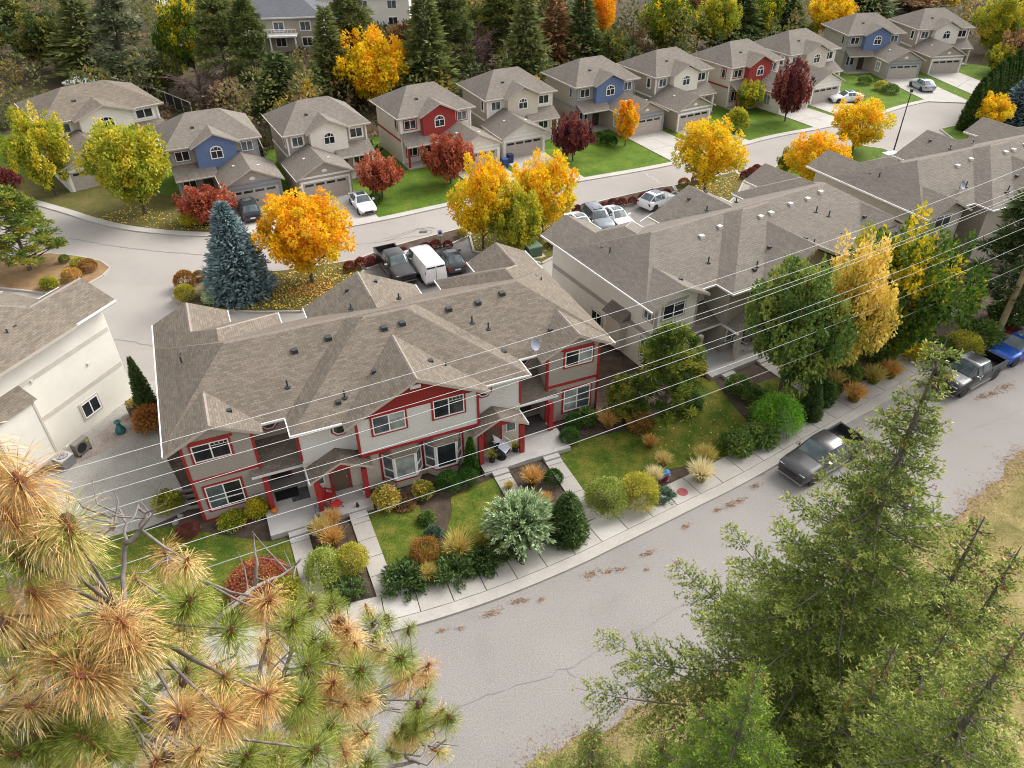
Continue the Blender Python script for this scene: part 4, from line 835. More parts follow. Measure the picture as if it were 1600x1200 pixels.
LM = {
 'orange': leaf_mat('orange maple leaves', G_((.42, .34, .02), (.72, .42, .01), (.85, .36, .008), (.86, .27, .006), (.78, .16, .006)), .38),
 'amber': leaf_mat('amber maple leaves', G_((.2, .25, .018), (.56, .42, .015), (.84, .49, .012), (.86, .39, .01), (.84, .28, .01)), .38, shift=.07),
 'yellow': leaf_mat('yellow leaves', G_((.14, .16, .02), (.42, .36, .06), (.66, .5, .1), (.7, .5, .12), (.62, .42, .14))),
 'ygreen': leaf_mat('yellow green leaves', G_((.08, .12, .014), (.17, .22, .018), (.3, .3, .022), (.44, .38, .03), (.58, .44, .03)), .34, shift=.07),
 'turning': leaf_mat('green leaves turning orange', G_((.025, .06, .01), (.05, .1, .012), (.1, .16, .014), (.42, .36, .015), (.8, .44, .01)), .34),
 'green': leaf_mat('dark green leaves', G_((.025, .06, .014), (.05, .1, .02), (.085, .145, .028), (.14, .2, .04), (.26, .28, .06))),
 'bggreen': leaf_mat('muted green leaves', G_((.02, .035, .012), (.04, .06, .016), (.08, .1, .022), (.17, .17, .03), (.3, .24, .04))),
 'red': leaf_mat('red maple leaves', G_((.1, .04, .02), (.24, .06, .03), (.33, .07, .04), (.4, .12, .06), (.42, .19, .1))),
 'rustred': leaf_mat('rust red mound leaves', G_((.08, .06, .02), (.2, .05, .025), (.26, .06, .03), (.34, .16, .05)), .2),
 'maroon': leaf_mat('maroon leaves', G_((.03, .012, .014), (.08, .02, .022), (.13, .03, .03), (.18, .045, .04), (.25, .09, .06))),
 'crimson': leaf_mat('crimson leaves', G_((.08, .02, .02), (.2, .03, .04), (.34, .03, .05), (.4, .06, .05), (.38, .14, .05))),
 'purple': leaf_mat('purple grey twigs', G_((.05, .03, .035), (.1, .055, .06), (.15, .085, .09), (.2, .13, .13))),
 'brown': leaf_mat('brown autumn leaves', G_((.05, .035, .016), (.13, .075, .03), (.24, .13, .055), (.34, .2, .09))),
 'willow': leaf_mat('grey green willow leaves', G_((.06, .075, .035), (.12, .14, .07), (.2, .21, .12), (.28, .27, .17))),
 'spruce': leaf_mat('blue spruce needles', G_((.025, .048, .055), (.065, .11, .12), (.14, .205, .215), (.24, .32, .33)), .15),
 'fir': leaf_mat('dark fir needles', G_((.025, .045, .014), (.046, .076, .02), (.08, .112, .03), (.13, .155, .045)), .22),
 'pine': leaf_mat('pine needles', G_((.035, .06, .01), (.06, .1, .014), (.11, .15, .02), (.2, .24, .03), (.36, .29, .05)), .25),
 'pinebg': leaf_mat('far pine needles', G_((.055, .072, .022), (.095, .12, .032), (.15, .17, .05), (.22, .22, .08)), .28),
 'box': leaf_mat('boxwood leaves', G_((.012, .04, .006), (.03, .085, .01), (.055, .13, .014)), .15),
 'lime': leaf_mat('bright green leaves', G_((.07, .17, .012), (.14, .3, .025), (.22, .42, .05)), .25),
 'pale': leaf_mat('pale green shrub leaves', G_((.14, .18, .03), (.27, .32, .06), (.42, .45, .13)), .25),
 'olive': leaf_mat('yellow olive shrub leaves', G_((.12, .13, .015), (.25, .25, .025), (.4, .37, .05), (.5, .4, .06)), .25),
 'rust': leaf_mat('rust shrub leaves', G_((.07, .09, .014), (.2, .13, .025), (.32, .14, .035), (.4, .17, .045)), .2),
 'globe_red': leaf_mat('dark red shrub leaves', G_((.06, .035, .018), (.13, .035, .028), (.2, .045, .036), (.26, .07, .05)), .15),
 'juniper': leaf_mat('juniper sprays', G_((.025, .05, .014), (.05, .09, .024), (.1, .15, .04)), .2),
 'teal': leaf_mat('blue green low juniper', G_((.02, .05, .035), (.05, .09, .06), (.09, .14, .09)), .12),
 'grass': leaf_mat('ornamental grass blades', G_((.07, .11, .015), (.2, .2, .03), (.42, .34, .08), (.6, .47, .22)), .3),
 'grass_o': leaf_mat('orange ornamental grass', G_((.1, .12, .02), (.28, .2, .035), (.5, .29, .07), (.6, .4, .18)), .3),
 'grass_p': leaf_mat('pale ornamental grass', G_((.16, .17, .05), (.4, .36, .14), (.6, .52, .3), (.68, .6, .4)), .25),
 'silver': leaf_mat('silvery willow shrub leaves', G_((.1, .15, .06), (.24, .33, .16), (.4, .5, .28), (.5, .58, .36)), .25),
 'bloom': leaf_mat('faded hydrangea blooms', G_((.07, .1, .015), (.16, .18, .02), (.45, .34, .05), (.66, .52, .24)), .2),
 'hedge': leaf_mat('cedar hedge sprays', G_((.012, .03, .006), (.03, .06, .01), (.06, .095, .018)), .12),
}
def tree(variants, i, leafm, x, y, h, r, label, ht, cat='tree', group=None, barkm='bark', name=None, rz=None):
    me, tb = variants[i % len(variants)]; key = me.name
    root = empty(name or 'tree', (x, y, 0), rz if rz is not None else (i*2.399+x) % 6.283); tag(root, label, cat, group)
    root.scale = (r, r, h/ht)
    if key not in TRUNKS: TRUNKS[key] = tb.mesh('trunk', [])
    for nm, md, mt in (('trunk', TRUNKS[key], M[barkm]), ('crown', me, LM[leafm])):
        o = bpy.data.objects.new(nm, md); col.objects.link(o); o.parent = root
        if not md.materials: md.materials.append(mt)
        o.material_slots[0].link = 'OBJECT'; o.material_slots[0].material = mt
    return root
def leafy(me, name, label, cat, x, y, r, leafm, group=None, sz=None, z=.05, rz=None):
    o = bpy.data.objects.new(name, me); col.objects.link(o); o.location = (x, y, z); o.scale = (r, r, sz or r); o.rotation_euler = (0, 0, rz if rz is not None else (x*3.7+y*1.3) % 6.28)
    if not me.materials: me.materials.append(LM[leafm])
    o.material_slots[0].link = 'OBJECT'; o.material_slots[0].material = LM[leafm]
    return tag(o, label, cat, group)
# -------- trees near the lane and in the gardens
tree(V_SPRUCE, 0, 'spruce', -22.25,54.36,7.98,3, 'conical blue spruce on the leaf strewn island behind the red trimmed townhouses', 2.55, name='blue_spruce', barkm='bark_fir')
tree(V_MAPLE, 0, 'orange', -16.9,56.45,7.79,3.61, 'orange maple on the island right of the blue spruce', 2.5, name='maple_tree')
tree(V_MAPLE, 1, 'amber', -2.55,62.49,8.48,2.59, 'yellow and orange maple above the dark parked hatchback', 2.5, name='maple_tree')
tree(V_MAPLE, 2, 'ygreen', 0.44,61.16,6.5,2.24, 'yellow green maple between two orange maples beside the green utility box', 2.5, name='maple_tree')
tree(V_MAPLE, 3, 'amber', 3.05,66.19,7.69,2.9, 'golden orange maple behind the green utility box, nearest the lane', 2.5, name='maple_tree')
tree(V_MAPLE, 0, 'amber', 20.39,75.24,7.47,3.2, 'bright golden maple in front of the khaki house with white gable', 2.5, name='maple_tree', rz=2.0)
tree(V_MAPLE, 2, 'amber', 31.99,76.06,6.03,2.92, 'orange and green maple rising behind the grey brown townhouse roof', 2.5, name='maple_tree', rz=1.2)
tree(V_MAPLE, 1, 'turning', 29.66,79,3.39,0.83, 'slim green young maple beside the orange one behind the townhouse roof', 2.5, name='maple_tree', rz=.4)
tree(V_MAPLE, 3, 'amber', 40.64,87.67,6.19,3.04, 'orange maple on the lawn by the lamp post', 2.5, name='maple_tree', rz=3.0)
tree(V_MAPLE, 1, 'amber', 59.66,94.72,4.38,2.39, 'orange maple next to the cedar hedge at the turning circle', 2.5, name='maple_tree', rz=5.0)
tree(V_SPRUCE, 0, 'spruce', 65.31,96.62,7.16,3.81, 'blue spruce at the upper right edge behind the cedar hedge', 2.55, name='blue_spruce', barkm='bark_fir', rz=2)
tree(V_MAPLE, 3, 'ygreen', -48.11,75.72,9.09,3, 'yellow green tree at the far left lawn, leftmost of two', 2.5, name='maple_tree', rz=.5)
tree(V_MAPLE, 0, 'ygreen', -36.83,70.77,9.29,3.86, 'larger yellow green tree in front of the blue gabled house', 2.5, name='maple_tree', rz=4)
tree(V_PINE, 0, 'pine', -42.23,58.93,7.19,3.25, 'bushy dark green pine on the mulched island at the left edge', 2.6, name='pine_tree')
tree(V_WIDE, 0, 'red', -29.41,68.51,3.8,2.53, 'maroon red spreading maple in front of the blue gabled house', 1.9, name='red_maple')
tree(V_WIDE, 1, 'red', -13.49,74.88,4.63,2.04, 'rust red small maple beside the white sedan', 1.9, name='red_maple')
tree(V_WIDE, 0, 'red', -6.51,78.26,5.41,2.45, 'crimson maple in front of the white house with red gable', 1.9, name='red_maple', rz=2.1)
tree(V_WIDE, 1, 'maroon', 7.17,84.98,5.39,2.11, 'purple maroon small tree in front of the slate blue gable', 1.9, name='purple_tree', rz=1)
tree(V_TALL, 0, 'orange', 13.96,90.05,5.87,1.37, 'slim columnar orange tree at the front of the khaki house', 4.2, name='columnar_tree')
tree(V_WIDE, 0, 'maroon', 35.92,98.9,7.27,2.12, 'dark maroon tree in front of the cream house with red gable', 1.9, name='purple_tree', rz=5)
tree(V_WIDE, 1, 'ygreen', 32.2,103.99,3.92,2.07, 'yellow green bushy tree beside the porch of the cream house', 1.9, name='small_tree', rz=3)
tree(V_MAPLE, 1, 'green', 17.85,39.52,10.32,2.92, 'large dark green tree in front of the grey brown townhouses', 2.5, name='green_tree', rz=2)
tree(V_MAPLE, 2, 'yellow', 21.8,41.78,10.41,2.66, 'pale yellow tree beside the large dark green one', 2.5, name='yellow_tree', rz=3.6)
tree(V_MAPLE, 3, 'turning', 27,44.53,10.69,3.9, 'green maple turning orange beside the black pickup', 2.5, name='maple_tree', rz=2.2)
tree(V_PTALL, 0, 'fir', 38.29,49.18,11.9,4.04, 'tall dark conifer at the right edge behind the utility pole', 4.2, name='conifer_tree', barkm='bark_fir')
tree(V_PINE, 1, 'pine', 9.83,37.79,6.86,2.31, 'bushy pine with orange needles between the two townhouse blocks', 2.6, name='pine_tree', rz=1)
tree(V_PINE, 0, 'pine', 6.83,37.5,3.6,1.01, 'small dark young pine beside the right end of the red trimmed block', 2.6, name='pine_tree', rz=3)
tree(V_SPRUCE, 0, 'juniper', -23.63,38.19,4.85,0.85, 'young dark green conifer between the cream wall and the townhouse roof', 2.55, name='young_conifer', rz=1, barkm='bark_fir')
# -------- trees on the slope behind the houses
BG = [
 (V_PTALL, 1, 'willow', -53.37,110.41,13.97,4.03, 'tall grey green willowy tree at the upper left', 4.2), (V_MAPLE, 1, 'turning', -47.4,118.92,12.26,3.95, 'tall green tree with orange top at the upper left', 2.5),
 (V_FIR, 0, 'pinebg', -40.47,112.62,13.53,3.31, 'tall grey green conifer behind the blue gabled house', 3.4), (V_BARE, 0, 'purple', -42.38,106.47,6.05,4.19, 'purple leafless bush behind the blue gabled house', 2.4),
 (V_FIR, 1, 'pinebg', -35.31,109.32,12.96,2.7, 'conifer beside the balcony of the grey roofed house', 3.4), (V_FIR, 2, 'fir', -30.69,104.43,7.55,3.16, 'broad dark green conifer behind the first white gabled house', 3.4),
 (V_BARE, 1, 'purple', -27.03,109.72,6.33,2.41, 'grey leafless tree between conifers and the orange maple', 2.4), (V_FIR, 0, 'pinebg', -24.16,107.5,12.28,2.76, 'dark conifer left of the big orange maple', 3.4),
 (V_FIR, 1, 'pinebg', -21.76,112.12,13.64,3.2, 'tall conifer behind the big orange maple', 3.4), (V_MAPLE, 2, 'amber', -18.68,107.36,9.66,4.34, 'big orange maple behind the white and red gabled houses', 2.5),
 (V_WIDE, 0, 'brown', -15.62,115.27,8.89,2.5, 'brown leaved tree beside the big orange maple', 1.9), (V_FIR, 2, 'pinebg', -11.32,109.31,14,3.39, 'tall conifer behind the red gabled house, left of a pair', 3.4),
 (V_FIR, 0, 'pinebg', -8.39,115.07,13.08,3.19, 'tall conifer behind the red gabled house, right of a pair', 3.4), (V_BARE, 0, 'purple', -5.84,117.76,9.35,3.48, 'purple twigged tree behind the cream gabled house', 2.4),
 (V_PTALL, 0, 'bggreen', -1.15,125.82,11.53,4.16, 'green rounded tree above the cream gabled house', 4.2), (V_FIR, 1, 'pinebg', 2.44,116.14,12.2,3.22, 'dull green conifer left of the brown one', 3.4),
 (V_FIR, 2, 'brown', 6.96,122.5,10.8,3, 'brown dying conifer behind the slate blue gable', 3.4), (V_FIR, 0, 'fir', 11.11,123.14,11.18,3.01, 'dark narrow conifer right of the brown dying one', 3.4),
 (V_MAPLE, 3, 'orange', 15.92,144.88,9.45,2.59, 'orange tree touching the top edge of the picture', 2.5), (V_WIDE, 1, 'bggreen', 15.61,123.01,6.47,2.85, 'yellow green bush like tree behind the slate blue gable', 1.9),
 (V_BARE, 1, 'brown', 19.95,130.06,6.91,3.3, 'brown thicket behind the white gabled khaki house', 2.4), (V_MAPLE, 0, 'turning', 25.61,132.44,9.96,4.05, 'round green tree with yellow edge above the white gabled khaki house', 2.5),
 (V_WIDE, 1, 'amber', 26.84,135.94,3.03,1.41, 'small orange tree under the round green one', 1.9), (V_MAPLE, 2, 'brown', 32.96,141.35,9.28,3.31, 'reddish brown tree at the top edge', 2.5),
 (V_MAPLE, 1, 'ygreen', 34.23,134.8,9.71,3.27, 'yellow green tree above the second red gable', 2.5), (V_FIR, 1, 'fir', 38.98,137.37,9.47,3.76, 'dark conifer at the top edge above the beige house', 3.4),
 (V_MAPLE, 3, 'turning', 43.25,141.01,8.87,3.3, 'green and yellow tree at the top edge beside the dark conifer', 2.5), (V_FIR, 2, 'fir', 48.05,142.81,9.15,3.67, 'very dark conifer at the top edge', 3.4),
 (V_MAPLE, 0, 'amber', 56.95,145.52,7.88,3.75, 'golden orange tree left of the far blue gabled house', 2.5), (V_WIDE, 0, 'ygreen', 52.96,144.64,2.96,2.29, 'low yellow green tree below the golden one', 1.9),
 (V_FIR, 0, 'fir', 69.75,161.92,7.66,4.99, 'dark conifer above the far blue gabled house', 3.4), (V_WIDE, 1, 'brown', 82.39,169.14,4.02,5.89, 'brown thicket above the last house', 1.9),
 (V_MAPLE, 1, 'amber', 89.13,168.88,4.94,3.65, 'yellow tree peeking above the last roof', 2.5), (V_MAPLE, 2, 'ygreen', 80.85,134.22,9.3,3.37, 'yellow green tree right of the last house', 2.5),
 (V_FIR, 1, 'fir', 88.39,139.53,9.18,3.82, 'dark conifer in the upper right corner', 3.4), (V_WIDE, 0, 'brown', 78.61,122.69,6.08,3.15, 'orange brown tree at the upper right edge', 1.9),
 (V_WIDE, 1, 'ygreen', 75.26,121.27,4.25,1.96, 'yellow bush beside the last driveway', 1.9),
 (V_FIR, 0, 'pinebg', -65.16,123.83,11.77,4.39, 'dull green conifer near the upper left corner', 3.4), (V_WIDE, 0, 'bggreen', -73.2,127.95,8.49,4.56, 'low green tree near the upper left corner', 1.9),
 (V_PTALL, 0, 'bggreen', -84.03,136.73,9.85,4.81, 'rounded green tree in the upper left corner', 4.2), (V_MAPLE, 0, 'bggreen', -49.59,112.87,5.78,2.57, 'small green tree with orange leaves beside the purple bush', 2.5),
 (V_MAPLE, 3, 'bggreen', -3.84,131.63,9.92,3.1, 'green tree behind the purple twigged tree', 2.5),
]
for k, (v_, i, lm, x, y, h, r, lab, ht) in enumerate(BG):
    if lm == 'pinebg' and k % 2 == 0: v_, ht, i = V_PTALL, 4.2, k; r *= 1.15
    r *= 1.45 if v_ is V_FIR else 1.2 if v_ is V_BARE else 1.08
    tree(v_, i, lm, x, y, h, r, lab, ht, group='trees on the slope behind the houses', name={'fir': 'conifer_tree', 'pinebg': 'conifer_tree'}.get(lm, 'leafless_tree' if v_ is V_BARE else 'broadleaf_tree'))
# the wood on the slope: one mass of crowns between and behind the trees that stand out
rg = np.random.default_rng(78); K = 330; wi = rg.integers(0, len(rk)-1, K); t_ = np.gradient(rk, axis=0); t_ /= np.linalg.norm(t_, axis=1)[:, None]; nn = np.c_[-t_[:, 1], t_[:, 0]]
wd = rg.uniform(26, 95, K); wc = rk[wi]+nn[wi]*wd[:, None]; ok = ~((np.abs(wc[:, 0]+38) < 13) & (wc[:, 1] > 106)) & ~((np.abs(wc[:, 0]+26) < 14) & (wc[:, 1] > 134)) & (wc[:, 1] < 190)
wc = np.r_[wc[ok], np.c_[rg.uniform(-125, -52, 150), rg.uniform(98, 190, 150)], np.c_[rg.uniform(78, 120, 40), rg.uniform(120, 190, 40)]]; K = len(wc); wr = rg.uniform(1.3, 3.0, K); wh = rg.uniform(3.2, 8.5, K); wt = rg.choice([.08, .12, .16, .22, .3, .38, .46, .62, .8, .95], K, p=[.14, .16, .16, .14, .12, .1, .06, .05, .04, .03]); n = 190
idx = np.repeat(np.arange(K), n); N_ = len(idx); q = rand_dir(rg, N_); sh_ = rg.uniform(.55, 1, N_); zt = q[:, 2]*.5+.5; taper = np.where((np.arange(K) % 3 == 0)[idx], 1.15-zt, 1.0)
P = np.c_[wc[idx]+q[:, :2]*(wr[idx]*sh_*taper)[:, None], wh[idx]*(.12+.88*zt)]
me = leaf_mesh('woodland', P, q+rg.normal(0, .7, (N_, 3)), rg.uniform(.35, .75, N_), rg.uniform(.2, .42, N_), np.clip(wt[idx]+rg.normal(0, .06, N_), 0, 1),
  leaf_mat('mixed woodland leaves', G_((.035, .055, .018), (.05, .075, .024), (.075, .095, .03), (.11, .125, .034), (.16, .145, .04), (.2, .125, .055), (.18, .11, .095), (.3, .22, .04), (.45, .32, .03), (.5, .24, .03)), .3), rg, .1)
tag(link('woodland', me), 'mixed autumn woodland covering the slope behind the houses', 'woodland', kind='stuff')
# undergrowth on the slope: low brush between the trees
rg = np.random.default_rng(77); back = offset(rk, 19); n = 26000
ii = rg.integers(0, len(back)-1, n); t_ = np.gradient(rk, axis=0); t_ /= np.linalg.norm(t_, axis=1)[:, None]; nn = np.c_[-t_[:, 1], t_[:, 0]]
mound = rg.integers(0, 700, n); mi = rg.integers(0, len(back)-1, 700); md_ = rg.uniform(0, 80, 700); mr = rg.uniform(.6, 1.9, 700); mt_ = rg.uniform(0, 1, 700)
cc = back[mi]+nn[mi]*md_[:, None]; q = rand_dir(rg, n); q[:, 2] = np.abs(q[:, 2]); P = np.c_[cc[mound], np.zeros(700)[mound]]+q*(mr[mound]*rg.uniform(.6, 1, n))[:, None]
me = leaf_mesh('undergrowth', P, q+rg.normal(0, .7, (n, 3)), rg.uniform(.35, .8, n), rg.uniform(.25, .5, n), np.clip(mt_[mound]*.8+rg.normal(0, .12, n)+.1, 0, 1), leaf_mat('undergrowth leaves', G_((.02, .028, .01), (.05, .05, .018), (.1, .08, .03), (.16, .1, .05), (.2, .12, .1))), rg, .1)
tag(link('undergrowth', me), 'dull brown and green brush on the slope behind the houses', 'undergrowth', kind='stuff')
# -------- shrubs, hedges and grasses
S_GLOBE = [globe_mesh(s) for s in (1, 2)]; S_FINE = [globe_mesh(s, 6500, .09, 1, .14, .78) for s in (3, 4)]; S_LOOSE = [globe_mesh(s, 3000, .2, 1, .14, .6) for s in (5, 6, 7)]; S_JUN = [juniper_mesh(s) for s in (8, 9)]
S_GRASS = [grass_mesh(s) for s in (10, 11, 12)]; S_WEEP = weeping_shrub_mesh(14, 8500); S_MAT = globe_mesh(15, 2200, .16, .5, .1, .5); S_CONE = cone_tree_mesh(16, 2.8, 40, 16, 9, .2, .07, .02, .1, .55, .08)[0]
for k, (x, y) in enumerate([(-14.08,58.47),(-13.16,59.05),(-12.33,59.52),(-10.62,60.84),(-9.71,60.95),(-8.94,61.82),(-7.76,62.06),(-6.89,62.43),(-5.78,62.54)]):
    leafy(S_GLOBE[k % 2], 'red_globe_shrub', f'dark red globe shrub, {ORD[k]} from the left in the row behind the van', 'shrub', x, y, .5+.05*math.sin(k*2.1)-(.2 if k == 5 else 0), 'globe_red', 'red globe shrubs along the lane', z=.12)
for k, (x, y) in enumerate([(6.64,69.96),(7.44,70.41),(8.3,70.71),(9.35,70.85),(10.32,71.46),(11.28,71.92),(12.42,72.39),(13.59,73.02),(14.71,73.83),(16.25,74.3),(25.55,79.08),(26.51,79.82),(27.32,80.75)]):
    leafy(S_GLOBE[k % 2], 'red_globe_shrub', f'dark red globe shrub, {ORD[k]} from the left in the row above the grey wagon', 'shrub', x, y, .5+.06*math.sin(k*1.7+1), 'globe_red', 'red globe shrubs along the lane', z=.12)
